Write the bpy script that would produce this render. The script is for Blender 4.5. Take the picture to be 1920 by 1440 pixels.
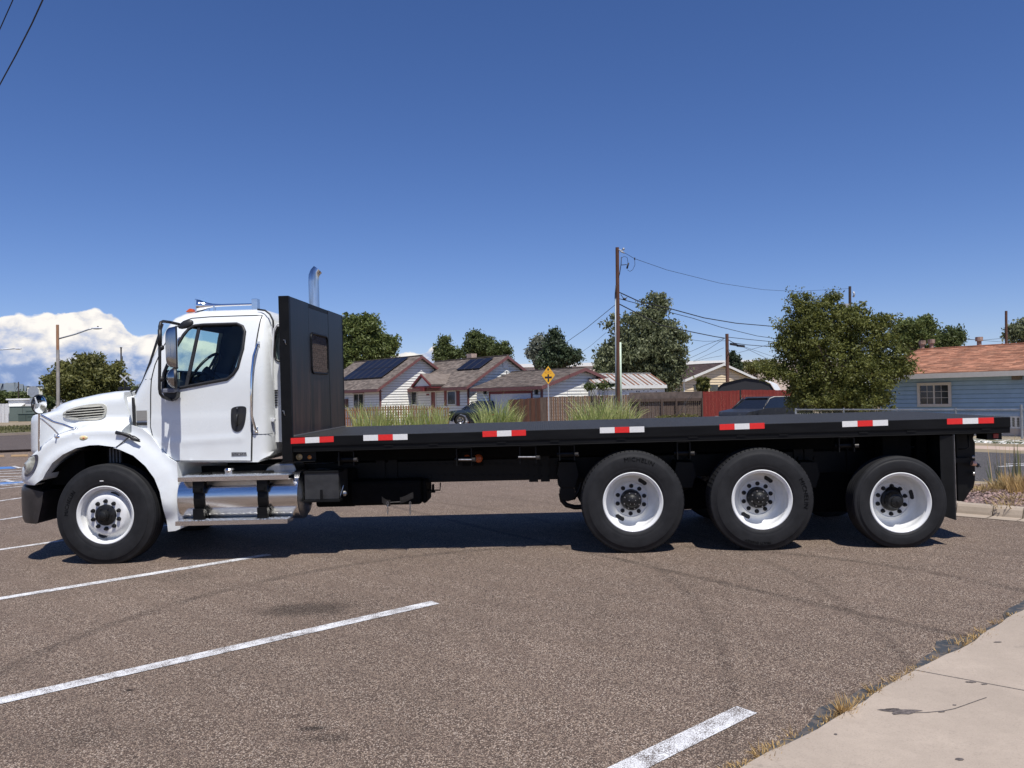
import bpy, bmesh, math, random
import numpy as np
from mathutils import Vector, Matrix
from mathutils.geometry import delaunay_2d_cdt
R = math.radians
rnd = random.Random(7)
nrs = np.random.RandomState(11)
for o in list(bpy.data.objects): bpy.data.objects.remove(o)
S = bpy.context.scene
COL = S.collection

# ------------------------------------------------------------------ camera
F = 1505.0                                  # focal length in photograph pixels
PITCH, ROLL = math.atan(29 / F), R(1.0)
CAM = Vector((0, 0, 1.692))
_f = Vector((0, math.cos(PITCH), math.sin(PITCH)))
_r0 = Vector((1, 0, 0)); _u0 = Vector((0, -math.sin(PITCH), math.cos(PITCH)))
_r = _r0 * math.cos(ROLL) - _u0 * math.sin(ROLL)
_u = _u0 * math.cos(ROLL) + _r0 * math.sin(ROLL)
cam_d = bpy.data.cameras.new('camera'); cam = bpy.data.objects.new('camera', cam_d); COL.objects.link(cam)
cam_d.sensor_width = 36; cam_d.lens = 36 * F / 1920; cam_d.clip_end = 60000; cam_d.clip_start = .05
cam.matrix_world = Matrix(((_r.x, _u.x, -_f.x, CAM.x), (_r.y, _u.y, -_f.y, CAM.y), (_r.z, _u.z, -_f.z, CAM.z), (0, 0, 0, 1)))
S.camera = cam

# ------------------------------------------------------------------ world and sun
SUN_EL, SUN_AZ = R(64), R(19)               # azimuth measured to the right of the direction behind the camera
sd = Vector((math.sin(SUN_AZ) * math.cos(SUN_EL), -math.cos(SUN_AZ) * math.cos(SUN_EL), math.sin(SUN_EL)))
sl = bpy.data.lights.new('sun', 'SUN'); sl.energy = 5.0; sl.angle = R(.5); sl.color = (1, .965, .91)
so = bpy.data.objects.new('sun', sl); COL.objects.link(so)
so.rotation_euler = sd.to_track_quat('Z', 'Y').to_euler()
S.view_settings.view_transform = 'Standard'; S.view_settings.look = 'None'
S.view_settings.exposure = 0; S.view_settings.gamma = 1; S.view_settings.use_curve_mapping = False
wd = bpy.data.worlds.new('World'); S.world = wd; wd.use_nodes = True
nt = wd.node_tree; nt.nodes.clear(); N = nt.nodes.new; L = nt.links.new
out = N('ShaderNodeOutputWorld'); bg = N('ShaderNodeBackground'); L(bg.outputs[0], out.inputs[0])
bg.inputs[1].default_value = .090
sky = N('ShaderNodeTexSky'); sky.sky_type = 'NISHITA'; sky.sun_disc = False
sky.sun_elevation = SUN_EL; sky.sun_rotation = math.pi - SUN_AZ
sky.altitude = 1600; sky.air_density = 1.0; sky.dust_density = .35; sky.ozone_density = 2.2
tc = N('ShaderNodeTexCoord')
def wm(op, a, b=None, c=None, clamp=False):
    n = N('ShaderNodeMath'); n.operation = op; n.use_clamp = clamp
    for i, v in enumerate((a, b, c)):
        if v is None: continue
        if isinstance(v, (int, float)): n.inputs[i].default_value = v
        else: L(v, n.inputs[i])
    return n.outputs[0]
sx = N('ShaderNodeSeparateXYZ'); L(tc.outputs['Generated'], sx.inputs[0])
azn = wm('ARCTAN2', sx.outputs[0], sx.outputs[1]); eln = sx.outputs[2]
hs = N('ShaderNodeHueSaturation'); hs.inputs['Saturation'].default_value = 1.17; L(sky.outputs[0], hs.inputs['Color'])
tint = N('ShaderNodeMix'); tint.data_type = 'RGBA'; tint.blend_type = 'MULTIPLY'; tint.inputs[0].default_value = 1
L(hs.outputs[0], tint.inputs[6]); tint.inputs[7].default_value = (1.0, .965, 1.22, 1)
# cumulus bank: top outline as a curve over azimuth, broken up by noise
fc = N('ShaderNodeFloatCurve')
AZ0, AZ1, EM = -1.3, .1, .16
pts = [(-400, 640), (-200, 612), (-60, 596), (0, 594), (30, 590), (60, 592), (85, 585), (112, 590), (150, 581), (185, 580), (205, 588), (225, 598), (236, 608), (241, 622), (262, 632), (280, 626), (300, 624), (350, 634), (400, 641), (520, 668), (700, 668), (725, 668), (745, 659), (765, 656), (785, 664), (800, 662), (808, 650), (820, 650), (830, 672), (860, 720)]
cm = fc.mapping; cv = cm.curves[0]
def cpt(px, py):
    d = _f + _r * ((px - 960) / F) + _u * ((720 - py) / F); d.normalize()
    return ((math.atan2(d.x, d.y) - AZ0) / (AZ1 - AZ0), d.z / EM)
cp = [cpt(*p) for p in pts]
cv.points[0].location = (0, .35); cv.points[1].location = (1, 0)
for x, y in cp:
    q = cv.points.new(x, max(0, min(1, y))); q.handle_type = 'VECTOR'
q = cv.points.new(cp[-1][0] + .01, 0); cm.update()
L(wm('DIVIDE', wm('SUBTRACT', azn, AZ0), AZ1 - AZ0, clamp=True), fc.inputs['Value'])
top = wm('MULTIPLY', fc.outputs[0], EM)
cvx = N('ShaderNodeCombineXYZ'); L(azn, cvx.inputs[0]); L(wm('MULTIPLY', eln, 1.35), cvx.inputs[1])
def wn(scale, detail, rough, dist=0.):
    n = N('ShaderNodeTexNoise'); n.inputs['Scale'].default_value = scale; n.inputs['Detail'].default_value = detail
    n.inputs['Roughness'].default_value = rough; n.inputs['Distortion'].default_value = dist
    L(cvx.outputs[0], n.inputs['Vector']); return wm('SUBTRACT', n.outputs[0], .5)
n1, n2, n3 = wn(42, 8, .62, .3), wn(11, 6, .6), wn(5.5, 4, .55)
vor = N('ShaderNodeTexVoronoi'); vor.feature = 'SMOOTH_F1'; vor.inputs['Scale'].default_value = 60; vor.inputs['Smoothness'].default_value = .6
vw = N('ShaderNodeVectorMath'); vw.operation = 'ADD'; cw = N('ShaderNodeCombineXYZ'); L(wm('MULTIPLY', n1, .02), cw.inputs[0]); L(wm('MULTIPLY', n2, .02), cw.inputs[1])
L(cvx.outputs[0], vw.inputs[0]); L(cw.outputs[0], vw.inputs[1]); L(vw.outputs[0], vor.inputs['Vector'])
puff = wm('SUBTRACT', .45, vor.outputs['Distance'])
edge = wm('ADD', wm('ADD', wm('SUBTRACT', top, eln), wm('MULTIPLY', n1, .010)), wm('MULTIPLY', puff, .006))
mask = wm('DIVIDE', edge, .0022, clamp=True)
mask = wm('MULTIPLY', mask, wm('DIVIDE', wm('SUBTRACT', top, .0012), .004, clamp=True))
depth = wm('DIVIDE', edge, wm('ADD', top, .001))        # 0 at the top, 1 at the horizon
shade = wm('ADD', wm('ADD', wm('MULTIPLY', depth, 1.15), wm('MULTIPLY', n2, 1.9)), wm('ADD', wm('MULTIPLY', n1, 1.5), wm('ADD', wm('MULTIPLY', puff, -.75), -.02)))
cr = N('ShaderNodeValToRGB'); L(shade, cr.inputs[0])
e = cr.color_ramp.elements; e[0].position = 0; e[0].color = (11.5, 11.0, 10.4, 1); e[1].position = 1; e[1].color = (2.55, 3.7, 6.6, 1)
for p, c in ((.25, (9.4, 9.2, 9.2, 1)), (.48, (6.6, 7.1, 8.6, 1)), (.68, (4.4, 5.4, 7.8, 1)), (.84, (3.1, 4.3, 7.2, 1))):
    k = e.new(p); k.color = c
mx = N('ShaderNodeMix'); mx.data_type = 'RGBA'; L(mask, mx.inputs[0]); L(tint.outputs[2], mx.inputs[6]); L(cr.outputs[0], mx.inputs[7])
L(mx.outputs[2], bg.inputs[0])

# ------------------------------------------------------------------ pixels to places
def ray(px, py): return _f + _r * ((px - 960) / F) + _u * ((720 - py) / F)
def gz(X, Y):
    t = max(-24, min(24, X)); v = max(-5, min(24, Y))
    s = ((X - 12.25) * .785 + (Y - 20.4) * .62 - 2.3) / 4; s = max(0, min(1, s))
    return .0105 * t + .0121 * v - .45 * s * s * (3 - 2 * s)      # the yards across the street lie a little lower
def WP(px, py, Y):
    d = ray(px, py); return CAM + d * (Y / d.y)
def G(px, py, dz=0):
    d = ray(px, py); t = 5.
    for _ in range(200):
        P = CAM + d * t; h = P.z - gz(P.x, P.y) - dz
        if abs(h) < 1e-5: break
        t = max(.5, min(t + (h / max(.004, -d.z + .0105 * d.x + .0121 * d.y)) * .5, 4000))
    return Vector((P.x, P.y, gz(P.x, P.y) + dz))
def base(px, Y):                      # ground point under an image column at depth Y
    P = WP(px, 750, Y); return Vector((P.x, Y, gz(P.x, Y)))
class Frame:
    def __init__(s, O, x, y, z): s.O, s.a = Vector(O), (x, y, z)
    def hit(s, px, py, p, n):         # local point where the sight line meets the local plane through p with normal n
        n = Vector(n); d = ray(px, py); o = CAM - s.O
        ol = Vector([o.dot(k) for k in s.a]); dl = Vector([d.dot(k) for k in s.a])
        t = (Vector(p) - ol).dot(n) / dl.dot(n); return ol + dl * t
    def M(s):
        x, y, z = s.a
        return Matrix(((x.x, y.x, z.x, s.O.x), (x.y, y.y, z.y, s.O.y), (x.z, y.z, z.z, s.O.z), (0, 0, 0, 1)))
def flatframe(O, ang):                # x axis at angle ang in the ground plane
    x = Vector((math.cos(ang), math.sin(ang), 0)); return Frame(O, x, Vector((-x.y, x.x, 0)), Vector((0, 0, 1)))

# ------------------------------------------------------------------ objects
def tag(o, label=None, cat=None, group=None, kind=None):
    for k, v in (('label', label), ('category', cat), ('group', group), ('kind', kind)):
        if v: o[k] = v
    return o
def empty(name, M, label, cat, group=None):
    o = bpy.data.objects.new(name, None); COL.objects.link(o)
    o.matrix_world = M if isinstance(M, Matrix) else Matrix.Translation(Vector(M)); o.empty_display_size = .2
    return tag(o, label, cat, group)
def link(name, me, m, parent=None, smooth=None, bev=0):
    o = bpy.data.objects.new(name, me); COL.objects.link(o)
    if m is not None and not me.materials: me.materials.append(m)
    if parent: o.parent = parent
    if smooth is not None:
        me.shade_smooth()
        if smooth < 180: me.set_sharp_from_angle(angle=R(smooth))
    if bev:
        b = o.modifiers.new('bevel', 'BEVEL'); b.width = bev; b.segments = 2; b.limit_method = 'ANGLE'; b.angle_limit = R(40)
    return o
class MB:
    def __init__(s): s.v, s.f = [], []
    def add(s, vs, fs):
        n = len(s.v); s.v += [tuple(p) for p in vs]; s.f += [tuple(i + n for i in f) for f in fs]; return s
    def box(s, x0, x1, y0, y1, z0, z1, M=None):
        vs = [Vector((x, y, z)) for z in (z0, z1) for y in (y0, y1) for x in (x0, x1)]
        if M: vs = [M @ p for p in vs]
        return s.add(vs, [(0, 2, 3, 1), (4, 5, 7, 6), (0, 1, 5, 4), (2, 6, 7, 3), (0, 4, 6, 2), (1, 3, 7, 5)])
    def prism(s, poly, ex, M=None):   # poly: 3D points, CCW seen against ex; extruded by vector ex
        p = [Vector(q) for q in poly]; n = len(p); ex = Vector(ex); vs = p + [q + ex for q in p]
        if M: vs = [M @ q for q in vs]
        return s.add(vs, [tuple(range(n))[::-1], tuple(range(n, 2 * n))] + [(i, (i + 1) % n, n + (i + 1) % n, n + i) for i in range(n)])
    def tube(s, path, r, n=10, closed=False, cap=True):
        P = [Vector(p) for p in path]; m = len(P); rr = r if isinstance(r, (list, tuple)) else [r] * m
        vs, ref = [], None
        for i in range(m):
            if closed: t = P[(i + 1) % m] - P[i - 1]
            else: t = P[min(i + 1, m - 1)] - P[max(i - 1, 0)]
            t.normalize()
            if ref is None: ref = Vector((0, 0, 1)) if abs(t.z) < .9 else Vector((1, 0, 0))
            a = t.cross(ref).normalized(); b = a.cross(t).normalized(); ref = b
            vs += [P[i] + (a * math.cos(2 * math.pi * k / n) + b * math.sin(2 * math.pi * k / n)) * rr[i] for k in range(n)]
        fs = [(i * n + k, i * n + (k + 1) % n, ((i + 1) % m) * n + (k + 1) % n, ((i + 1) % m) * n + k) for i in range(m if closed else m - 1) for k in range(n)]
        if cap and not closed: fs += [tuple(range(n))[::-1], tuple(range((m - 1) * n, m * n))]
        return s.add(vs, fs)
    def cyl(s, a, b, r, n=16, r2=None): return s.tube([a, b], [r, r if r2 is None else r2], n)
    def lathe(s, prof, c=(0, 0, 0), n=48, a0=0):   # prof: (y, radius) about the local y axis
        c = Vector(c); m = len(prof)
        vs = [c + Vector((rr * math.cos(a0 + 2 * math.pi * k / n), y, rr * math.sin(a0 + 2 * math.pi * k / n))) for y, rr in prof for k in range(n)]
        return s.add(vs, [(i * n + k, i * n + (k + 1) % n, (i + 1) * n + (k + 1) % n, (i + 1) * n + k) for i in range(m - 1) for k in range(n)])
    def ell(s, c, rx, ry, rz, M=None, n=20, m=12):
        c = Vector(c); vs = []
        for i in range(m + 1):
            th = math.pi * i / m
            for k in range(n):
                p = Vector((rx * math.sin(th) * math.cos(2 * math.pi * k / n), ry * math.sin(th) * math.sin(2 * math.pi * k / n), rz * math.cos(th)))
                vs.append(c + (M @ p if M else p))
        return s.add(vs, [(i * n + k, (i + 1) * n + k, (i + 1) * n + (k + 1) % n, i * n + (k + 1) % n) for i in range(m) for k in range(n)])
    def mesh(s, name):
        me = bpy.data.meshes.new(name); me.from_pydata(s.v, [], s.f); me.update(); return me
    def build(s, name, m, parent=None, smooth=None, bev=0): return link(name, s.mesh(name), m, parent, smooth, bev)
def npmesh(name, V, Fq, k):           # fast mesh from numpy arrays, k corners per face
    me = bpy.data.meshes.new(name); nf = len(Fq)
    me.vertices.add(len(V)); me.vertices.foreach_set('co', V.astype(np.float32).ravel())
    me.loops.add(nf * k); me.loops.foreach_set('vertex_index', Fq.astype(np.int32).ravel())
    me.polygons.add(nf); me.polygons.foreach_set('loop_start', np.arange(0, nf * k, k, dtype=np.int32))
    me.update(calc_edges=True); me.validate(); return me
def inpoly(x, y, p):
    c = False; j = len(p) - 1
    for i in range(len(p)):
        if (p[i][1] > y) != (p[j][1] > y) and x < (p[j][0] - p[i][0]) * (y - p[i][1]) / (p[j][1] - p[i][1]) + p[i][0]: c = not c
        j = i
    return c
def pdist(x, y, pl, closed=True):
    b = 1e9; n = len(pl)
    for i in range(n if closed else n - 1):
        ax, ay = pl[i]; bx, by = pl[(i + 1) % n]; dx, dy = bx - ax, by - ay
        t = max(0, min(1, ((x - ax) * dx + (y - ay) * dy) / (dx * dx + dy * dy + 1e-12)))
        b = min(b, math.hypot(x - ax - t * dx, y - ay - t * dy))
    return b
def dens(p, st):
    o = []
    for i in range(len(p)):
        a, b = p[i], p[(i + 1) % len(p)]; n = max(1, int(math.hypot(b[0] - a[0], b[1] - a[1]) / st + .5))
        o += [(a[0] + (b[0] - a[0]) * k / n, a[1] + (b[1] - a[1]) * k / n) for k in range(n)]
    return o
def smoothpoly(p, it=1, keep=()):     # Chaikin corner cutting
    for _ in range(it):
        q = []
        for i in range(len(p)):
            a, b = p[i], p[(i + 1) % len(p)]
            q += [(.75 * a[0] + .25 * b[0], .75 * a[1] + .25 * b[1]), (.25 * a[0] + .75 * b[0], .25 * a[1] + .75 * b[1])]
        p = q
    return p
def shell(name, outl, holes, yf, m, parent, st=.04, W=None, thick=.02, skip=None, smooth=40):
    """sheet y = yf(x, z) inside an outline with holes; either given thickness or mirrored at W and bridged round the outline"""
    o = dens(outl, st); hs = [dens(h, st) for h in holes]
    P = list(o); E = [(i, (i + 1) % len(o)) for i in range(len(o))]
    for h in hs:
        n = len(P); P += h; E += [(n + i, n + (i + 1) % len(h)) for i in range(len(h))]
    xs = [p[0] for p in o]; zs = [p[1] for p in o]
    nx, nz = int((max(xs) - min(xs)) / st) + 1, int((max(zs) - min(zs)) / st) + 1
    for i in range(nx + 1):
        for j in range(nz + 1):
            x, z = min(xs) + (i + .5 * (j % 2)) * st, min(zs) + j * st
            if inpoly(x, z, o) and not any(inpoly(x, z, h) for h in hs) and pdist(x, z, o) > st * .45 and all(pdist(x, z, h) > st * .45 for h in hs): P.append((x, z))
    r = delaunay_2d_cdt([Vector(p) for p in P], E, [], 0, 1e-6)
    v2, tr = r[0], []
    for f in r[2]:
        cx = sum(v2[i].x for i in f) / 3; cz = sum(v2[i].y for i in f) / 3
        if inpoly(cx, cz, o) and not any(inpoly(cx, cz, h) for h in hs):
            a, b, c = f; ar = (v2[b].x - v2[a].x) * (v2[c].y - v2[a].y) - (v2[c].x - v2[a].x) * (v2[b].y - v2[a].y)
            tr.append((a, b, c) if ar > 0 else (a, c, b))
    ec = {}
    for f in tr:
        for i in range(3):
            k = (f[i], f[(i + 1) % 3]); ec[k] = 1
    bd = [k for k in ec if (k[1], k[0]) not in ec]
    n = len(v2); vs = [(p.x, yf(p.x, p.y), p.y) for p in v2]
    if W is None: vs += [(a, b + thick, c) for a, b, c in vs]
    else: vs += [(a, W - b, c) for a, b, c in vs]
    fs = list(tr) + [(n + a, n + c, n + b) for a, b, c in tr]
    for a, b in bd:
        mxp, mzp = (v2[a].x + v2[b].x) / 2, (v2[a].y + v2[b].y) / 2
        if W is not None and any(pdist(mxp, mzp, h) < 1e-4 for h in hs): continue
        if skip and skip(mxp, mzp): continue
        fs.append((b, a, n + a, n + b))
    mb = MB(); mb.v, mb.f = vs, fs
    return mb.build(name, m, parent, smooth)

# ------------------------------------------------------------------ materials
def newmat(name):
    m = bpy.data.materials.new(name); m.use_nodes = True; return m, m.node_tree, m.node_tree.nodes['Principled BSDF']
def mth(t, op, a, b=None, c=None, clamp=False):
    n = t.nodes.new('ShaderNodeMath'); n.operation = op; n.use_clamp = clamp
    for i, v in enumerate((a, b, c)):
        if v is None: continue
        if isinstance(v, (int, float)): n.inputs[i].default_value = v
        else: t.links.new(v, n.inputs[i])
    return n.outputs[0]
def mixc(t, fac, a, b, mode='MIX'):
    n = t.nodes.new('ShaderNodeMix'); n.data_type = 'RGBA'; n.blend_type = mode
    for i, v in ((0, fac), (6, a), (7, b)):
        if isinstance(v, (int, float)): n.inputs[i].default_value = v
        elif isinstance(v, tuple): n.inputs[i].default_value = v if len(v) == 4 else v + (1,)
        else: t.links.new(v, n.inputs[i])
    return n.outputs[2]
def noise(t, scale, detail=4, rough=.6, vec=None, stretch=None, coord='Object'):
    n = t.nodes.new('ShaderNodeTexNoise'); n.inputs['Scale'].default_value = scale; n.inputs['Detail'].default_value = detail; n.inputs['Roughness'].default_value = rough
    if vec is None:
        c = t.nodes.new('ShaderNodeTexCoord'); vec = c.outputs[coord]
    if stretch:
        q = t.nodes.new('ShaderNodeMapping'); q.inputs['Scale'].default_value = stretch; t.links.new(vec, q.inputs[0]); vec = q.outputs[0]
    t.links.new(vec, n.inputs['Vector']); return n.outputs[0]
def ramp(t, v, lo, hi): return mth(t, 'DIVIDE', mth(t, 'SUBTRACT', v, lo), hi - lo, clamp=True)
def bumpn(t, b, h, dist, strength=1.):
    n = t.nodes.new('ShaderNodeBump'); n.inputs['Distance'].default_value = dist; n.inputs['Strength'].default_value = strength
    t.links.new(h, n.inputs['Height']); t.links.new(n.outputs[0], b.inputs['Normal'])
_mc = {}
def mat(name, col, rough=.6, metal=0, var=.12, scale=6, col2=None, lo=.35, hi=.65, bump=0, stretch=None, island=0, spec=.5, coat=0, detail=5):
    if name in _mc: return _mc[name]
    m, t, b = newmat(name); col = tuple(col); n = noise(t, scale, detail, .62, stretch=stretch)
    c2 = tuple(col2) if col2 else tuple(min(1, c * (1 + var)) for c in col); c1 = col if col2 else tuple(c * (1 - var) for c in col)
    c = mixc(t, ramp(t, n, lo, hi), c1, c2)
    if island:
        g = t.nodes.new('ShaderNodeNewGeometry'); k = mth(t, 'MULTIPLY_ADD', g.outputs['Random Per Island'], 2 * island, 1 - island)
        cc = t.nodes.new('ShaderNodeCombineXYZ'); [t.links.new(k, cc.inputs[i]) for i in range(3)]
        c = mixc(t, 1., c, cc.outputs[0], 'MULTIPLY')
    t.links.new(c, b.inputs['Base Color'])
    b.inputs['Metallic'].default_value = metal; b.inputs['Specular IOR Level'].default_value = spec; b.inputs['Coat Weight'].default_value = coat
    t.links.new(mth(t, 'MULTIPLY_ADD', mth(t, 'SUBTRACT', n, .5), .25 * rough, rough), b.inputs['Roughness'])
    if bump: bumpn(t, b, n, bump)
    _mc[name] = m; return m
# ------------------------------------------------------------------ ground materials
def circ(p, q, r):
    ax, ay, bx, by, cx, cy = p.x, p.y, q.x, q.y, r.x, r.y
    d = 2 * (ax * (by - cy) + bx * (cy - ay) + cx * (ay - by))
    ux = ((ax * ax + ay * ay) * (by - cy) + (bx * bx + by * by) * (cy - ay) + (cx * cx + cy * cy) * (ay - by)) / d
    uy = ((ax * ax + ay * ay) * (cx - bx) + (bx * bx + by * by) * (ax - cx) + (cx * cx + cy * cy) * (bx - ax)) / d
    return ux, uy, math.hypot(ax - ux, ay - uy)
def aggregate(t, scale, base, chips, frac, dark=.36):
    """small stones: a voronoi cell colour picks the stone, a distance gives it an edge"""
    c = t.nodes.new('ShaderNodeTexCoord'); v = t.nodes.new('ShaderNodeTexVoronoi'); v.inputs['Scale'].default_value = scale
    t.links.new(c.outputs['Object'], v.inputs['Vector'])
    s = t.nodes.new('ShaderNodeSeparateColor'); t.links.new(v.outputs['Color'], s.inputs[0])
    col = mixc(t, ramp(t, s.outputs[1], 0, 1), tuple(x * dark for x in base), tuple(x * (2 - dark) for x in base))
    col = mixc(t, ramp(t, s.outputs[0], 1 - frac, 1 - frac + .02), col, chips[0])
    col = mixc(t, mth(t, 'MULTIPLY', ramp(t, s.outputs[2], 1 - frac * .45, 1 - frac * .45 + .02), .9), col, chips[1])
    col = mixc(t, mth(t, 'MULTIPLY', ramp(t, v.outputs['Distance'], .42, .62), .75), col, tuple(x * .25 for x in base))
    return col, v.outputs['Distance'], c
def asphalt(name, base, chips, frac, tracks=(), spots=(), scale=95, grey=0):
    m, t, b = newmat(name)
    col, dist, c = aggregate(t, scale, base, chips, frac)
    col2, d2, _ = aggregate(t, scale * .42, base, chips, frac * .8, .8)
    col = mixc(t, .14, col, col2)
    big = noise(t, .35, 5, .6); mid = noise(t, 2.6, 6, .65)
    k = mth(t, 'MULTIPLY_ADD', big, .5, .75); k = mth(t, 'MULTIPLY', k, mth(t, 'MULTIPLY_ADD', mid, .36, .82))
    sp = t.nodes.new('ShaderNodeSeparateXYZ'); t.links.new(c.outputs['Object'], sp.inputs[0])
    for (ux, uy, r, w, a) in tracks:
        dx = mth(t, 'SUBTRACT', sp.outputs[0], ux); dy = mth(t, 'SUBTRACT', sp.outputs[1], uy)
        q = mth(t, 'SUBTRACT', mth(t, 'SQRT', mth(t, 'ADD', mth(t, 'MULTIPLY', dx, dx), mth(t, 'MULTIPLY', dy, dy))), r)
        q = mth(t, 'ABSOLUTE', mth(t, 'ADD', q, mth(t, 'MULTIPLY', mth(t, 'SUBTRACT', mid, .5), .09)))
        f = mth(t, 'SUBTRACT', 1, ramp(t, q, w * .3, w))
        f = mth(t, 'MULTIPLY', f, ramp(t, mid, .3, .55)); k = mth(t, 'MULTIPLY', k, mth(t, 'SUBTRACT', 1, mth(t, 'MULTIPLY', f, a)))
    for (P, rx, ry, a) in spots:
        dx = mth(t, 'DIVIDE', mth(t, 'SUBTRACT', sp.outputs[0], P.x), rx); dy = mth(t, 'DIVIDE', mth(t, 'SUBTRACT', sp.outputs[1], P.y), ry)
        q = mth(t, 'SQRT', mth(t, 'ADD', mth(t, 'MULTIPLY', dx, dx), mth(t, 'MULTIPLY', dy, dy)))
        q = mth(t, 'ADD', q, mth(t, 'MULTIPLY', mth(t, 'SUBTRACT', mid, .5), 1.8))
        f = mth(t, 'SUBTRACT', 1, ramp(t, q, .35, 1.05)); k = mth(t, 'MULTIPLY', k, mth(t, 'SUBTRACT', 1, mth(t, 'MULTIPLY', f, a)))
    cc = t.nodes.new('ShaderNodeCombineXYZ'); [t.links.new(k, cc.inputs[i]) for i in range(3)]
    col = mixc(t, 1., col, cc.outputs[0], 'MULTIPLY')
    t.links.new(col, b.inputs['Base Color']); b.inputs['Roughness'].default_value = .88; b.inputs['Specular IOR Level'].default_value = .3
    bumpn(t, b, mth(t, 'SUBTRACT', 1, dist), .007, .8)
    return m
tracks = []
for p3, w, a in (((( 1000, 1012), (1400, 1103), (1850, 1203)), .07, .38), (((1500, 1040), (1700, 1066), (1918, 1108)), .09, .3), (((800, 940), (930, 958), (1050, 985)), .06, .2),
                 (((850, 925), (960, 935), (1060, 948)), .06, .2), (((700, 1440), (800, 1300), (760, 1180)), .2, .08)):
    tracks.append((*circ(*[G(*q) for q in p3]), w, a))
spots = [(G(572, 1142), .42, .26, .5), (G(600, 1385), .2, .07, .35), (G(588, 1366), .10, .04, .6), (G(345, 1080), .5, .3, .2), (G(1680, 1330), .6, .3, .12), (G(150, 1380), .5, .2, .15), (G(243, 1294), .035, .025, .9)]
M_lot = asphalt('lot_asphalt', (.180, .129, .099), ((.46, .35, .26), (.64, .53, .43)), .23, tracks, spots, 150)
M_street = asphalt('street_asphalt', (.105, .098, .098), ((.2, .18, .17), (.24, .22, .2)), .15)
M_streetL = asphalt('cross_street_asphalt', (.125, .098, .088), ((.25, .2, .17), (.3, .26, .22)), .15)
def concrete(name, col, joint=0):
    m, t, b = newmat(name); n1 = noise(t, 1.3, 6, .6); n2 = noise(t, 16, 5, .7); n3 = noise(t, 120, 3, .6); n4 = noise(t, 4.5, 6, .75)
    c = mixc(t, ramp(t, n1, .3, .7), tuple(x * .82 for x in col), tuple(x * 1.1 for x in col))
    c = mixc(t, mth(t, 'MULTIPLY', ramp(t, n2, .35, .7), .35), c, tuple(x * .72 for x in col))
    c = mixc(t, mth(t, 'MULTIPLY', ramp(t, n3, .52, .72), .5), c, tuple(x * .6 for x in col))
    c = mixc(t, mth(t, 'MULTIPLY', ramp(t, n4, .60, .68), .3), c, (.15, .13, .11))
    t.links.new(c, b.inputs['Base Color']); b.inputs['Roughness'].default_value = .85; b.inputs['Specular IOR Level'].default_value = .3
    bumpn(t, b, mth(t, 'ADD', n2, mth(t, 'MULTIPLY', n3, .6)), .004, .7); return m
M_conc = concrete('sidewalk_concrete', (.43, .355, .285)); M_kerb = concrete('kerb_concrete', (.40, .33, .26)); M_pink = concrete('pink_concrete', (.55, .42, .34))
def paint(name, col, wear=.5, under=(.12, .095, .08)):
    m, t, b = newmat(name); n = noise(t, 170, 3, .7); g = noise(t, 9, 5, .7)
    f = ramp(t, mth(t, 'ADD', n, mth(t, 'MULTIPLY', mth(t, 'SUBTRACT', g, .5), .5)), wear - .02, wear + .09)
    c = mixc(t, f, under, tuple(col)); t.links.new(c, b.inputs['Base Color']); b.inputs['Roughness'].default_value = .75
    bumpn(t, b, n, .004, .6); return m
M_white = paint('worn_white_paint', (.74, .74, .74), .44); M_white2 = paint('faded_white_paint', (.72, .71, .7), .44)
M_blue = paint('worn_blue_paint', (.06, .2, .5), .38); M_yel = paint('worn_yellow_paint', (.55, .33, .12), .46)

def sheet(name, poly, m, dz, parent=None, st=None, label=None, kind='structure'):
    P = [(p[0], p[1]) for p in poly]; xs = [p[0] for p in P]; ys = [p[1] for p in P]
    o = P
    if st: o = dens(P, st)
    pts = [Vector(p) for p in o]; E = [(i, (i + 1) % len(o)) for i in range(len(o))]
    ex = []
    for v in (-5, 24):
        if min(ys) < v < max(ys): ex += [(x, v) for x in np.linspace(min(xs), max(xs), 60)]
    for v in (-24, 24):
        if min(xs) < v < max(xs): ex += [(v, y) for y in np.linspace(min(ys), max(ys), 60)]
    pts += [Vector(p) for p in ex if inpoly(p[0], p[1], P) and pdist(p[0], p[1], P) > .02]
    r = delaunay_2d_cdt(pts, E, [], 0, 1e-5); v = r[0]; fs = []
    for f in r[2]:
        cx = sum(v[i].x for i in f) / len(f); cy = sum(v[i].y for i in f) / len(f)
        if inpoly(cx, cy, P):
            a, b, c = f[:3]; ar = (v[b].x - v[a].x) * (v[c].y - v[a].y) - (v[c].x - v[a].x) * (v[b].y - v[a].y)
            fs.append(tuple(f) if ar > 0 else tuple(f)[::-1])
    mb = MB(); mb.add([(p.x, p.y, gz(p.x, p.y) + dz) for p in v], fs)
    ob = mb.build(name, m, parent)
    if kind and not parent: ob['kind'] = kind
    if label: ob['label'] = label
    return ob
def strip(a, b, w):
    a, b = Vector((a[0], a[1])), Vector((b[0], b[1])); d = (b - a).normalized(); n = Vector((-d.y, d.x)) * w / 2
    return [a - n, b - n, b + n, a + n]
E2 = Vector((.62, -.785)); G2 = Vector((.785, .62))      # the street's direction towards the camera's right, and across it
def off(P, e=0, g=0): return Vector((P.x, P.y)) + E2 * e + G2 * g

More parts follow.
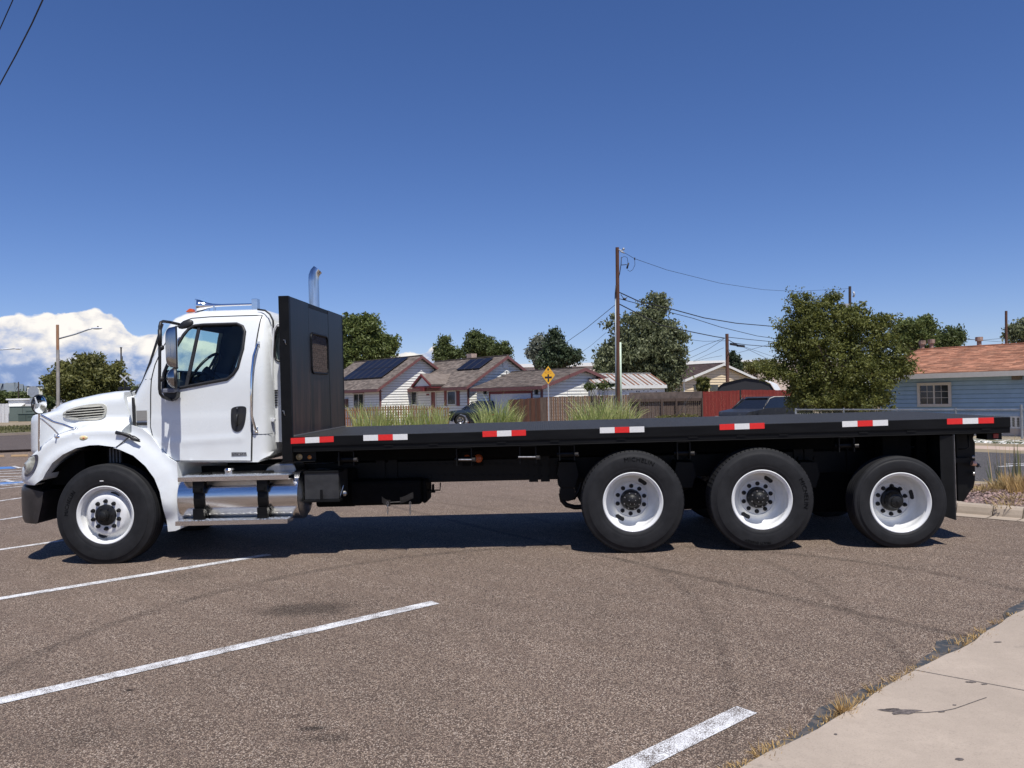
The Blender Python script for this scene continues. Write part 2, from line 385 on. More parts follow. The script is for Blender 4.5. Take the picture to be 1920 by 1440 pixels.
# ------------------------------------------------------------------ ground sheets
M_dirt = mat('dry_ground', (.20, .16, .10), .95, var=.3, scale=.8, col2=(.33, .26, .17), bump=.02)
gx = [-5000, -800, -200, -100, -60] + list(range(-54, 61, 2)) + [70, 100, 200, 800, 5000]; gy = [-300, -60, -5] + list(range(-1, 92, 2)) + [110, 160, 300, 900, 9000]
nx_ = len(gx)
gmb = MB(); gmb.add([(x, y, gz(x, y) - .03) for y in gy for x in gx], [(j * nx_ + i, j * nx_ + i + 1, (j + 1) * nx_ + i + 1, (j + 1) * nx_ + i) for j in range(len(gy) - 1) for i in range(nx_ - 1)])
tag(gmb.build('ground', M_dirt), 'dry pale brown ground reaching to the horizon', None, None, 'structure')
nk, fk = G(1860, 905), G(1860, 844)                      # near and far edge of the street on the right
lot = sheet('parking_lot', [(-60, -9), off(nk, 27.7, -.1), off(nk, -50, -.1), (-34, 44), (-60, 46)], M_lot, 0, label='brownish grey parking lot asphalt with light stone chips')
street = sheet('street', [off(nk, 60), off(fk, 60, .3), off(fk, -75, .3), off(nk, -75)], M_street, .004, label='smooth grey street asphalt behind the truck at right')
a0, a1 = G(0, 817), G(52, 814.5); b0, b1 = G(0, 849), G(52, 847)
def ext(a, b, k0, k1): d = (b - a).normalized(); return [a - d * k0, a + d * k1]
sheet('cross_street', [ext(b0, b1, 30, 22)[0], ext(b0, b1, 30, 22)[1], ext(a0, a1, 40, 26)[1], ext(a0, a1, 40, 26)[0]], M_streetL, .008, label='reddish grey cross street beyond the parking lot at left')
k0, k1 = ext(a0, a1, 40, 26); kd = (k1 - k0).normalized(); kn = Vector((-kd.y, kd.x, 0))
M_lawn = mat('lawn', (.055, .062, .018), .95, scale=1.2, col2=(.13, .115, .045), bump=.05)
sheet('lawn', [k0 + kn * .3, k1 + kn * .3, k1 + kn * 22, k0 + kn * 22], M_lawn, .06, label='green and straw lawn beyond the cross street at left')
ks = empty('kerb', (0, 0, 0), 'pale concrete kerb between the cross street and the lawn', 'kerb'); ks['kind'] = 'structure'; del ks['category']
for i in range(10):
    p = k0 + kd * (i * 6.6); q = p + kd * 6.55; mb = MB()
    vs = [p, q, q + kn * .3, p + kn * .3]; mb.prism([(v.x, v.y, gz(v.x, v.y) + .0) for v in vs], (0, 0, .14)); mb.build('kerb_stone', M_kerb, ks)
# white and blue accessible bays and stall lines at left
sdir = (G(820, 1130) - G(0, 1315)).normalized(); sn = Vector((-sdir.y, sdir.x, 0))
eA, eB, eC = G(505, 1040), G(816, 1130), G(1405, 1333)
ed = (eA - eC).normalized()
def to_end(P):                        # along the stall direction until the line through the stall ends
    den = sdir.x * ed.y - sdir.y * ed.x; t = ((eC.x - P.x) * ed.y - (eC.y - P.y) * ed.x) / den; return P + sdir * t
for (a, b, w, m) in ((G(0, 1122.8), eA, .115, M_white), (G(0, 1315), eB, .12, M_white), (G(1179, 1440) - sdir * 0, G(1400, 1331.5), .125, M_white)):
    d = (b - a).normalized(); sheet('parking_line', strip(a - d * 3.0, b, w), m, .004, lot, st=.4)
for y, e_ in ((1031, (317, 985)), (975, (200, 945)), (939.5, (128, 921))):
    a = G(0, y); b = G(*e_); d = (b - a).normalized(); sheet('parking_line', strip(a - d * 4, b, .1), M_white2, .004, lot)
for y, y2, w in ((872, 870.5, .12), (884.5, 882, .12), (888.2, 887.2, .12), (893.8, 893.2, .11), (898.8, 896.2, .1), (903, 900.5, .1), (911.5, 908, .1), (916.4, 912, .1)):
    a = G(0, y); b = G(41, y2); d = (b - a).normalized(); sheet('parking_line', strip(a - d * 5, b + d * (.4 if y > 880 else -4.2), w), M_white2, .004, lot)
def pq(ps): return [G(*p) for p in ps]
sheet('painted_bay', pq([(-90, 879), (20, 875), (32, 878.5), (-90, 884)]), M_blue, .004, lot)
sheet('painted_bay', pq([(-60, 909.5), (43, 901.8), (50, 905.8), (-60, 915)]), M_blue, .004, lot)
sheet('parking_line', pq([(20, 874.3), (28, 874), (43, 878), (34, 878.6)]), M_white2, .008, lot)
c0 = G(24, 904.9); isa = MB()         # wheelchair symbol on the blue bay
ux, uy = sdir, sn
def ipt(x, y, z=.008): p = c0 + ux * x + uy * y; return (p.x, p.y, gz(p.x, p.y) + z)
for k in range(14):
    a, b2 = R(150 + k * 17), R(150 + (k + 1) * 17)
    isa.add([ipt(.3 * math.cos(a), .3 * math.sin(a)), ipt(.42 * math.cos(a), .42 * math.sin(a)), ipt(.42 * math.cos(b2), .42 * math.sin(b2)), ipt(.3 * math.cos(b2), .3 * math.sin(b2))], [(0, 1, 2, 3)])
for (x, y, x2, y2, w) in ((-.05, .7, 0, .1, .12), (0, .1, .42, .1, .12), (.42, .1, .55, -.38, .12), (-.02, .42, .3, .42, .1), (-.1, .85, -.04, .74, .2)):
    s4 = strip((x, y), (x2, y2), w); isa.add([ipt(*p) for p in s4], [(0, 1, 2, 3)])
isa.build('accessible_symbol', M_white2, lot)
for (x0, x1) in ((-90, -20), (-12, 8), (21, 52), (70, 100)):
    sheet('yellow_dash', pq([(x0, 857.5 - x0 * .02), (x1, 857.5 - x1 * .02), (x1, 853.6 - x1 * .02), (x0, 853.6 - x0 * .02)]), M_yel, .012, lot)
# street lines at right
for y, w, m in ((851.3, .12, M_white2),):
    P = G(1860, y); sheet('street_line', strip(off(P, -60), off(P, 40), w), m, .004 + .004, street)
a, b = G(1872, 875.5), G(1990, 869); sheet('street_line', strip(a, b, .11), M_white, .008, street)
a, b = G(1885, 871), G(1990, 866.5); sheet('street_line', strip(a, b, .09), M_white2, .008, street)
# far side of the street at right: pink sidewalk, planted verge, dry grass
sheet('sidewalk', [off(fk, 60, .3), off(G(1860, 832), 60), off(G(1860, 832), -75), off(fk, -75, .3)], M_pink, .012, label='pinkish concrete sidewalk across the street at right')
M_verge = mat('verge_plants', (.05, .06, .025), .95, scale=9, col2=(.75, .73, .68), lo=.5, hi=.56, bump=.05)
sheet('verge', [off(G(1860, 832), 60, .05), off(G(1860, 823), 60), off(G(1860, 823), -30), off(G(1860, 832), -30, .05)], M_verge, .016, label='low green plants and white stones edging the sidewalk at right')
M_dryg = mat('dry_lawn', (.22, .17, .07), .95, scale=6, col2=(.34, .27, .14), bump=.05)
sheet('dry_lawn', [off(G(1860, 823), 60, .05), off(fk, 60, 2.35), off(fk, -40, 2.35), off(G(1860, 823), -40, .05)], M_dryg, .02, label='straw coloured lawn in front of the blue house')

# ------------------------------------------------------------------ island at right with kerb, gravel
isl = [(1700, 921), (1795, 941.5), (1920, 951), (2060, 962)]
I0 = [G(x, y, .13) for x, y in isl]
back = [G(2060, 898, .13), G(1920, 903, .13), G(1800, 904.5, .13), G(1735, 905, .13), G(1700, 911, .13)]
ring = [Vector((p.x, p.y)) for p in I0 + back]
M_grav = asphalt('gravel_bed', (.17, .115, .10), ((.42, .33, .30), (.07, .05, .06)), .4, scale=26)
isl_o = sheet('planting_bed', ring, M_grav, .09, label='reddish gravel bed of the island behind the truck tail')
ik = empty('island_kerb', (0, 0, 0), 'tan concrete kerb with a joint round the gravel island at right', 'kerb'); ik['kind'] = 'structure'; del ik['category']
rp = [p for p in ring]; cen = sum(rp, Vector((0, 0))) / len(rp)
def kerbrun(pts, parent, cuts, m=M_kerb, w=.13, h=.12, skirt=.1):
    segs = []
    for a, b in zip(pts[:-1], pts[1:]): segs.append((a, b))
    for a, b in segs:
        d = b - a; ln = d.length; d = d / ln; n = max(1, round(ln / cuts)); nn = Vector((-d.y, d.x))
        if (cen - a).dot(nn) < 0: nn = -nn
        for i in range(n):
            p, q = a + d * (ln * i / n + .008), a + d * (ln * (i + 1) / n - .008)
            ks = [(-.07, -.02), (-.055, .035), (-.03, h - .03), (-.005, h - .006), (.03, h), (w, h), (w, -.02)]
            vs = [(P.x + nn.x * u, P.y + nn.y * u, gz(P.x, P.y) + z) for P in (p, q) for u, z in ks]; k = len(ks)
            mb = MB(); mb.add(vs, [tuple(range(k)), tuple(range(k, 2 * k))[::-1]] + [(j, k + j, k + (j + 1) % k, (j + 1) % k) for j in range(k)])
            o = mb.build('kerb_stone', m, parent); bm = bmesh.new(); bm.from_mesh(o.data); bmesh.ops.recalc_face_normals(bm, faces=bm.faces); bm.to_mesh(o.data); bm.free()
            s = sheet('gutter_lip', [p - nn * .3, q - nn * .3, q - nn * .05, p - nn * .05], m, .006, parent)
j0 = ring[1] + (ring[2] - ring[1]) * .56
kerbrun([ring[0], j0 + (ring[1] - j0) * 1.0], ik, 2.6); kerbrun([ring[1], j0], ik, 9); kerbrun([j0, ring[2], ring[3]], ik, 3.2)
kerbrun([ring[4], ring[5], ring[6], ring[7], ring[8], ring[0]], ik, 3.0)
gm = MB(); ic = [(0, 0, 1), (.9, 0, .3), (.28, .85, .3), (-.73, .52, .3), (-.73, -.52, .3), (.28, -.85, .3), (0, 0, -.5)]
for i in range(5200):
    x = rnd.uniform(min(p.x for p in ring), max(p.x for p in ring)); y = rnd.uniform(min(p.y for p in ring), max(p.y for p in ring))
    if not inpoly(x, y, [tuple(p) for p in ring]) or pdist(x, y, [tuple(p) for p in ring]) < .16: continue
    s = rnd.uniform(.012, .034); Mx = Matrix.Translation((x, y, gz(x, y) + .095 + s * .4)) @ Matrix.Rotation(rnd.uniform(0, 6.3), 4, 'Z') @ Matrix.Rotation(rnd.uniform(-.5, .5), 4, 'X')
    gm.add([Mx @ Vector((a * s, b * s * .8, c * s * .7)) for a, b, c in ic], [(0, 1, 2), (0, 2, 3), (0, 3, 4), (0, 4, 5), (0, 5, 1), (6, 2, 1), (6, 3, 2), (6, 4, 3), (6, 5, 4), (6, 1, 5)])
M_stone = mat('gravel_stone', (.25, .17, .15), .85, var=.25, scale=30, island=.55)
tag(gm.build('gravel', M_stone), 'loose reddish brown gravel stones on the island behind the truck', None, None, 'stuff')

# ------------------------------------------------------------------ concrete walk in the lower right corner
sw0, sw1 = G(1412, 1440), G(1920, 1150); swd = (sw1 - sw0).normalized(); swn = Vector((swd.y, -swd.x, 0))
walk = empty('concrete_walk', (0, 0, 0), 'pale concrete walk along the lot edge at lower right', 'sidewalk'); walk['kind'] = 'structure'; del walk['category']
jt = [G(1730, 1267), G(1920, 1303)]; jd = (jt[1] - jt[0]).normalized()
tj = (jt[0] - sw0).dot(swd)
for (t0, t1) in ((tj - 6.4, tj - 3.26), (tj - 3.24, tj - .006), (tj + .006, tj + 3.4), (tj + 3.42, tj + 6.9), (tj + 6.92, tj + 11)):
    a, b = sw0 + swd * t0, sw0 + swd * t1; edge = []
    n = 26
    for i in range(n + 1):
        p = a + (b - a) * (i / n); p = p + swn * (rnd.uniform(-.008, .01) + (.014 * math.sin(p.x * 5)))
        edge.append(p)
    poly = edge + [b + jd * 4, a + jd * 4]
    mb = MB(); k = len(poly); top_ = [(p.x, p.y, gz(p.x, p.y) + .022) for p in poly]; bot = [(p.x, p.y, gz(p.x, p.y) - .05) for p in poly]
    mb.add(top_ + bot, [tuple(range(k))] + [(j, k + j, k + (j + 1) % k, (j + 1) % k) for j in range(k)])
    o = mb.build('concrete_slab', M_conc, walk); bm = bmesh.new(); bm.from_mesh(o.data); bmesh.ops.recalc_face_normals(bm, faces=bm.faces); bm.to_mesh(o.data); bm.free()
sheet('joint_soil', [sw0 - swd * 7 + swn * 4, sw0 + swd * 12 + swn * 4, sw0 + swd * 12, sw0 - swd * 7], mat('joint_soil', (.045, .035, .028), .95, var=.3, scale=40), .003, walk)
M_tar = mat('crack_sealer', (.045, .05, .055), .75, scale=16, col2=(.12, .10, .085), lo=.46, hi=.60, bump=.006)
tp = []
n = 90
for s_ in (0, 1):
    row = []
    for i in range(n + 1):
        p = sw0 + swd * (-6 + 17 * i / n); w = -.02 if s_ else .08 + .045 * math.sin(i * .9) + .03 * math.sin(i * 2.3 + 1) + rnd.uniform(-.015, .015)
        row.append(p - swn * w)
    tp += row if s_ == 0 else row[::-1]
sheet('crack_sealer', tp, M_tar, .005, lot)
# stains, crack and gum on the walk
def blob(c, rx, ry, n=16, j=.25, ang=0):
    c = Vector((c.x, c.y)); o = []
    for i in range(n):
        a = 2 * math.pi * i / n; k = 1 + rnd.uniform(-j, j); o.append(c + Vector((math.cos(a) * rx * k * math.cos(ang) - math.sin(a) * ry * k * math.sin(ang), math.cos(a) * rx * k * math.sin(ang) + math.sin(a) * ry * k * math.cos(ang))))
    return o
M_spot = mat('dark_stain', (.12, .10, .09), .8, var=.5, scale=60)
for (px, py, rx, ry, j) in ((1799, 1425, .018, .012, .1), (1690, 1335, .075, .03, .5), (1668, 1332, .05, .012, .5), (1820, 1280, .03, .012, .3), (1845, 1284, .015, .008, .3), (1870, 1205, .025, .01, .2), (1567, 1378, .008, .008, .2), (1790, 1323, .01, .006, .2), (1765, 1336, .02, .006, .3)):
    sheet('stain', blob(G(px, py, .02), rx, ry, 18, j), M_spot, .0245, walk)
cr_ = [(1706, 1338), (1740, 1337), (1770, 1334), (1790, 1330), (1810, 1323), (1835, 1314), (1850, 1309)]
cm_ = MB()
for (x, y), (x2, y2) in zip(cr_[:-1], cr_[1:]):
    s4 = strip(G(x, y, .02), G(x2, y2, .02), .005); cm_.add([(p.x, p.y, gz(p.x, p.y) + .0245) for p in s4], [(0, 1, 2, 3)])
cm_.build('crack', M_spot, walk)

# ------------------------------------------------------------------ grasses
def blades(n, rad, h0, h1, lean, w, seg=4, droop=1., seed=1, stalk=0):
    r = np.random.RandomState(seed); V = []; Q = []
    az = r.uniform(0, 2 * math.pi, n); br = rad * np.sqrt(r.uniform(0, 1, n)); ln = r.uniform(h0, h1, n); le = lean * r.uniform(.15, 1, n) * (.5 + br / max(rad, 1e-6)); dr = droop * r.uniform(.3, 1.3, n)
    oz = az + r.normal(0, .5, n); bx, by = br * np.cos(az), br * np.sin(az)
    k = seg + 1; t = np.linspace(0, 1, k)[None, :]
    ang = le[:, None] + dr[:, None] * t ** 2
    ds = ln[:, None] / seg
    hx = np.cumsum(np.sin(ang) * ds, 1) - np.sin(ang) * ds; hz = np.cumsum(np.cos(ang) * ds, 1) - np.cos(ang) * ds
    X = bx[:, None] + hx * np.cos(oz)[:, None]; Y = by[:, None] + hx * np.sin(oz)[:, None]; Z = np.maximum(hz, 0)
    wv = w * (1 - t ** 1.5 * .9) * r.uniform(.6, 1.2, n)[:, None]; fa = r.uniform(0, math.pi, n)[:, None]
    A = np.stack([X + wv * np.cos(fa), Y + wv * np.sin(fa), Z], -1); B = np.stack([X - wv * np.cos(fa), Y - wv * np.sin(fa), Z], -1)
    V = np.stack([A, B], 2).reshape(-1, 3)
    i0 = (np.arange(n)[:, None] * k + np.arange(seg)[None, :]).ravel() * 2
    return V, np.stack([i0, i0 + 1, i0 + 3, i0 + 2], -1)
def leafmat(name, c1, c2, trans=.3, isl=.5, rough=.55):
    m = bpy.data.materials.new(name); m.use_nodes = True; t = m.node_tree; b = t.nodes['Principled BSDF']; o = t.nodes['Material Output']
    g = t.nodes.new('ShaderNodeNewGeometry'); c = mixc(t, g.outputs['Random Per Island'], c1, c2)
    nz = noise(t, .9, 3, .5); c = mixc(t, mth(t, 'MULTIPLY', ramp(t, nz, .35, .65), isl), c, tuple(.5 * (a + b_) * .6 for a, b_ in zip(c1, c2)))
    t.links.new(c, b.inputs['Base Color']); b.inputs['Roughness'].default_value = rough; b.inputs['Specular IOR Level'].default_value = .35
    tr = t.nodes.new('ShaderNodeBsdfTranslucent'); t.links.new(c, tr.inputs[0]); ms = t.nodes.new('ShaderNodeMixShader'); ms.inputs[0].default_value = trans
    t.links.new(b.outputs[0], ms.inputs[1]); t.links.new(tr.outputs[0], ms.inputs[2]); t.links.new(ms.outputs[0], o.inputs[0]); return m
M_og = leafmat('ornamental_grass', (.20, .30, .07), (.62, .62, .28), .38, .12)
M_og2 = leafmat('straw_grass', (.30, .22, .09), (.58, .42, .2), .3, .2)
M_dead = leafmat('dead_grass', (.40, .25, .09), (.65, .45, .2), .25, .1)
M_stalk = leafmat('green_stalk', (.07, .10, .03), (.16, .18, .07), .25, .1)
def clump(name, P, label, group, n, rad, h0, h1, lean, w, m, droop=1, seed=1, cat='grass'):
    V, Q = blades(n, rad, h0, h1, lean, w, 5, droop, seed); me = npmesh(name, V, Q, 4); o = link(name, me, m); o.location = P; return tag(o, label, cat, group)
og = [(676, 47, .45, 1.5, 'grey house corner at the far left end of the row'), (700, 46, .6, 1.5, 'wide tuft, second from the headboard'), (722, 47, .5, 1.35, 'third from the headboard, before the picket fence'), (752, 47, .55, 1.3, 'before the white gable wall'), (778, 46.5, .55, 1.45, 'before the small porch roof'), (806, 47, .6, 1.45, 'before the house door'), (826, 46, .45, 1.25, 'beside the dark car')]
for i, (px, Y, rad, h, w) in enumerate(og):
    clump('ornamental_grass', base(px, Y), ('pale green upright ornamental grass, ' + w), 'ornamental grasses behind the flatbed', 115, rad * .95, h * .35, h * 1.25, .3, .017, M_og, 1.3, 20 + i)
for i, (px, Y, rad, h, w) in enumerate(((1116, 39, .8, 1.9, 'big arching ornamental grass left of the brown utility pole'), (1150, 39.5, .7, 1.75, 'big ornamental grass at the foot of the brown utility pole'), (1172, 40, .35, 1.7, 'slim ornamental grass right of the brown utility pole'), (1088, 39.5, .45, 1.35, 'low outlying ornamental grass left of the big clump'), (932, 42, .75, 1.65, 'arching ornamental grass just right of the dark car'), (958, 42, .45, 1.15, 'short ornamental grass before the brown fence end'), (905, 41, .35, 1.0, 'thin grass hanging over the dark car tail'))):
    clump('ornamental_grass', base(px, Y), w, 'ornamental grasses behind the flatbed', 330 if rad > .6 else 110, rad, h * .4, h * 1.25, .38, .020, M_og, 1.5, 40 + i)
P = G(1884, 918, .1); clump('dry_grass_clump', P, 'straw yellow grass clump on the gravel island', 'dry clumps on the island', 300, .2, .08, .2, .5, .006, M_og2, .8, 60)
P = G(1912, 915, .1); clump('dry_grass_clump', P, 'orange straw clump at the right edge of the frame', 'dry clumps on the island', 300, .22, .12, .26, .4, .006, M_dead, .7, 61)
P = G(1936, 925, .1); clump('dry_grass_clump', P, 'straw clump just past the right edge of the frame', 'dry clumps on the island', 300, .3, .12, .26, .4, .006, M_dead, .7, 62)
P = G(1893, 908, .1); clump('reed_grass', P, 'green reed blades rising from the gravel island', 'reeds on the island', 34, .30, .22, .42, .22, .007, M_stalk, .35, 63)
P = G(1917, 905, .1); clump('reed_grass', P, 'tall dark green reed at the right edge of the frame', 'reeds on the island', 7, .1, .5, .75, .1, .009, M_stalk, .1, 64)
P = G(1886, 905, .1); clump('seed_stalks', P, 'thin orange seed stalks above the gravel island', None, 9, .3, .6, .9, .1, .005, M_dead, .15, 65)
for i, (px, py, n) in enumerate(((1850, 920, 60), (1836, 922, 50), (1905, 938, 60), (1890, 950, 30))):
    clump('straw_litter', G(px, py, .1), ['flat pale straw at the back kerb of the island', 'flat straw patch nearest the truck tail', 'straw patch on the gravel at right', 'thin straw on the gravel by the front kerb'][i], None, n * 3, .22, .06, .14, 1.4, .006, M_og2, .3, 70 + i)
# weeds along the joint between asphalt and walk
wi = 0; wl = [(.0, .10), (.16, .14), (.40, .12), (.52, .2), (.93, .1), (1.15, .06), (1.5, .15), (1.95, .09), (2.15, .07), (2.5, .16), (2.75, .12), (3.25, .09), (3.8, .2), (4.1, .14), (4.4, .16), (4.8, .15), (5.1, .1), (5.6, .13), (-.25, .12), (-.5, .1)]
tot = (sw1 - sw0).length
V, Q, nb = [], [], 0
for t_, s_ in wl:
    for q in range(3):
        p = sw0 + swd * (t_ / 5.7 * tot + rnd.uniform(-.16, .16)) - swn * rnd.uniform(0, .035); h = s_ * rnd.uniform(.2, .42)
        v, f = blades(22, .04 + s_ * .15, h * .5, h, 1.25, .003, 3, .5, wi + 100); wi += 1
        v[:, 2] += gz(p.x, p.y) + .004; v[:, 0] += p.x; v[:, 1] += p.y; V.append(v); Q.append(f + nb); nb += len(v)
tag(link('dry_weeds', npmesh('dry_weeds', np.concatenate(V), np.concatenate(Q), 4), M_dead), 'orange dry weeds growing along the joint of asphalt and concrete walk', None, None, 'stuff')
for i, (px, py) in enumerate(((1582, 1337), (1640, 1300))):
    clump('weed_tuft', G(px, py, .004), ['spiky dry weed tuft midway along the walk edge', 'small dry weed tuft above the larger one on the walk edge'][i], None, 90 - i * 45, .03, .05, .13 - i * .05, 1.2, .003, M_dead, .3, 90 + i, 'weed')
# blades of the lawn across the street
n = 26000; r = nrs; aa = r.uniform(0, 66, n); bb = r.uniform(.3, 22, n) ** 1.0
X = k0.x + kd.x * aa + kn.x * bb; Y = k0.y + kd.y * aa + kn.y * bb; Zg = np.array([gz(x, y) for x, y in zip(X, Y)]) + .05
h = r.uniform(.06, .16, n); dx = r.normal(0, .05, n); dy = r.normal(0, .05, n); wx = r.uniform(-.05, .05, n); wy = r.uniform(-.03, .03, n)
V = np.stack([np.stack([X - wx, Y - wy, Zg], -1), np.stack([X + wx, Y + wy, Zg], -1), np.stack([X + dx, Y + dy, Zg + h], -1)], 1).reshape(-1, 3)
tag(link('lawn_grass', npmesh('lawn_grass', V, np.arange(n * 3).reshape(-1, 3), 3), leafmat('lawn_blade', (.07, .085, .02), (.22, .19, .08), .3, .3)), 'short mixed green and straw grass of the lawn at left', None, None, 'stuff')
# ------------------------------------------------------------------ truck
th = R(2.1)
tx = Vector((math.cos(th), -math.sin(th), 0)); tx.z = .0105 * tx.x + .0121 * tx.y; tx.normalize()
ty = Vector((math.sin(th), math.cos(th), 0)); ty.z = .0105 * ty.x + .0121 * ty.y; ty = (ty - tx * ty.dot(tx)).normalized()
tz = tx.cross(ty)
TF = Frame((0, 8.2, gz(0, 8.2)), tx, ty, tz)
def T(px, py, d=0.): return TF.hit(px, py, (0, d, 0), (0, 1, 0))
def T2(pts, d=0.): return [(q.x, q.z) for q in (T(a, b, d) for a, b in pts)]
W = 2.25
truck = empty('flatbed_truck', TF.M(), 'long white cab flatbed truck with black deck, headboard and three rear axles', 'truck')
M_wp, t, b = newmat('white_truck_paint'); n_a = noise(t, 2.2, 7, .68); n_b = noise(t, 26, 5, .7, stretch=(1, 1, .25)); cq = t.nodes.new('ShaderNodeTexCoord'); sq = t.nodes.new('ShaderNodeSeparateXYZ'); t.links.new(cq.outputs['Object'], sq.inputs[0])
lowq = ramp(t, sq.outputs[2], 1.25, .55); gq = mth(t, 'MULTIPLY', ramp(t, n_a, .45, .75), mth(t, 'MULTIPLY_ADD', lowq, .45, .14)); gq = mth(t, 'ADD', gq, mth(t, 'MULTIPLY', ramp(t, n_b, .6, .72), mth(t, 'MULTIPLY_ADD', lowq, .3, .04)), clamp=True)
t.links.new(mixc(t, gq, (.76, .785, .78), (.50, .47, .42)), b.inputs['Base Color']); t.links.new(mth(t, 'MULTIPLY_ADD', gq, .4, .27), b.inputs['Roughness']); b.inputs['Coat Weight'].default_value = .5
M_wp2 = mat('white_trim_paint', (.70, .71, .71), .45, var=.06, scale=6)
M_blk = mat('black_frame_paint', (.004, .004, .004), .5, spec=.22, var=.4, scale=9, bump=.001)
M_blk2 = mat('dull_black', (.004, .004, .004), .85, spec=.15, var=.4, scale=14)
M_rub = mat('black_trim_rubber', (.015, .015, .016), .5, var=.3, scale=20)
M_chr = mat('polished_chrome', (.82, .82, .83), .06, 1, var=.04, scale=5)
M_alu = mat('polished_aluminium', (.78, .78, .79), .13, 1, var=.08, scale=8, stretch=(1, 6, 6))
M_shield = mat('dull_aluminium', (.34, .33, .32), .38, 1, var=.25, scale=9)
M_steel = mat('bare_steel', (.4, .39, .38), .35, 1, var=.25, scale=25)
M_tyre = mat('tyre_rubber', (.015, .015, .016), .66, spec=.3, var=.28, scale=7, bump=.001)
M_rim = mat('white_wheel_paint', (.74, .74, .72), .32, var=.06, scale=9, coat=.3)
M_hub = mat('black_hub_paint', (.010, .010, .010), .48, spec=.35, var=.4, scale=20)
M_red = mat('red_reflective_tape', (.74, .018, .016), .35, var=.06, scale=60, coat=.3); M_wt = mat('white_reflective_tape', (.78, .77, .74), .4, var=.05, scale=60, coat=.3)
M_amb = mat('amber_lens', (.62, .22, .04), .25, var=.2, scale=40, coat=.6); M_ora = mat('orange_reflector', (.42, .085, .02), .35, var=.15, scale=40)
M_redl = mat('red_lens', (.25, .01, .015), .2, var=.2, scale=40, coat=.6); M_org2 = mat('orange_marker', (.6, .09, .01), .25, scale=40, coat=.5)
M_gray = mat('grey_sticker', (.27, .26, .24), .5, var=.05)
M_int = mat('cab_interior', (.022, .022, .024), .7, var=.3, scale=6)
def glassmat(name, tintc, base=.06):
    m = bpy.data.materials.new(name); m.use_nodes = True; t = m.node_tree; t.nodes.clear(); o = t.nodes.new('ShaderNodeOutputMaterial')
    tr = t.nodes.new('ShaderNodeBsdfTransparent'); tr.inputs[0].default_value = (*tintc, 1); gl = t.nodes.new('ShaderNodeBsdfGlossy'); gl.inputs['Roughness'].default_value = .02
    fr = t.nodes.new('ShaderNodeFresnel'); g_ = t.nodes.new('ShaderNodeNewGeometry'); t.links.new(mth(t, 'MULTIPLY_ADD', g_.outputs['Backfacing'], 1 / 1.5 - 1.5, 1.5), fr.inputs[0]); ms = t.nodes.new('ShaderNodeMixShader')
    t.links.new(fr.outputs[0], ms.inputs[0]); t.links.new(tr.outputs[0], ms.inputs[1]); t.links.new(gl.outputs[0], ms.inputs[2]); t.links.new(ms.outputs[0], o.inputs[0]); return m
M_glass = glassmat('tinted_cab_glass', (.80, .93, .90))

# --- cab shell
CAB = [(256, 741), (263, 727), (270, 714), (285, 680), (300, 646), (312, 620), (322, 604), (333, 594), (350, 587), (380, 583), (430, 581), (482, 579.5), (498, 581.5), (507, 588), (512, 600), (513.5, 640), (514, 800), (514, 846), (511, 853), (500, 856), (489, 862), (484, 866.5), (330, 866.5), (318, 858), (300, 839), (284, 816), (268, 803), (252, 796), (248, 790), (248, 745)]
dC = .17
zb0 = T(400, 730, dC).z
def cabT(pts):
    o = []
    for (x, y) in pts:
        z = T(x, y, .3).z; dd = dC if (y > 855 and x < 508) or (x < 330 and y > 750) else dC + .20 * max(0, (z - zb0) / .8) ** 2 + .13
        q = T(x, y, dd); o.append((q.x, q.z))
    return o
cab2 = cabT(CAB); win2 = T2([(344, 615), (354, 609), (371, 607), (434, 605), (446, 610), (452, 621), (452, 654), (445, 689), (437, 702), (426, 711), (345, 726), (312, 731), (306, 728), (307, 700), (316, 675), (327, 648), (336, 627)], dC)
rnd_line = cabT([(256, 741), (263, 727), (270, 714), (285, 680), (300, 646), (312, 620), (322, 604), (333, 594), (350, 587), (380, 583), (430, 581), (482, 579.5), (498, 581.5), (507, 588), (512, 600), (513.5, 640), (514, 800), (514, 848)])
zbelt = T(400, 730, dC).z
def ycab(x, z):
    y = dC + .20 * max(0, (z - zbelt) / .8) ** 2 + .02 * max(0, (1.1 - z)) ** 2
    y += .012 * (1 - math.exp(-((z - (zbelt - .5)) / .03) ** 2) * 1.0) * 0
    r = .13; d = pdist(x, z, rnd_line, False)
    if d < r: y += r - math.sqrt(max(0, r * r - (r - d) ** 2))
    return y
wsh = cabT([(258, 738), (270, 714), (285, 680), (300, 646), (318, 610)])
cab = shell('cab', cab2, [win2], ycab, M_wp, truck, st=.032, W=W, skip=lambda x, z: pdist(x, z, wsh, False) < .012)
cc_ = Vector((sum(p[0] for p in cab2) / len(cab2), sum(p[1] for p in cab2) / len(cab2)))
inner = [(cc_.x + (p[0] - cc_.x) * .955, cc_.y + (p[1] - cc_.y) * .955) for p in cab2]
wshi = [(cc_.x + (p[0] - cc_.x) * .955, cc_.y + (p[1] - cc_.y) * .955) for p in wsh]
shell('interior_trim', inner, [win2], lambda x, z: ycab(x, z) + .035, M_int, truck, st=.05, W=W, skip=lambda x, z: pdist(x, z, wshi, False) < .03)
mb = MB()
for (a, b) in zip(wsh[:-1], wsh[1:]): mb.add([(a[0], .32, a[1]), (b[0], .36, b[1]), (b[0], W - .36, b[1]), (a[0], W - .32, a[1])], [(0, 1, 2, 3)])
mb.build('windshield', M_glass, truck)
mb = MB(); mb.tube([(p[0] - .004, .30, p[1] + .004) for p in wsh], .013, 6); mb.build('windshield_gasket', M_rub, truck); MB().tube([(p[0], W - .31, p[1]) for p in wsh], .012, 6).build('windshield_gasket', M_rub, truck)
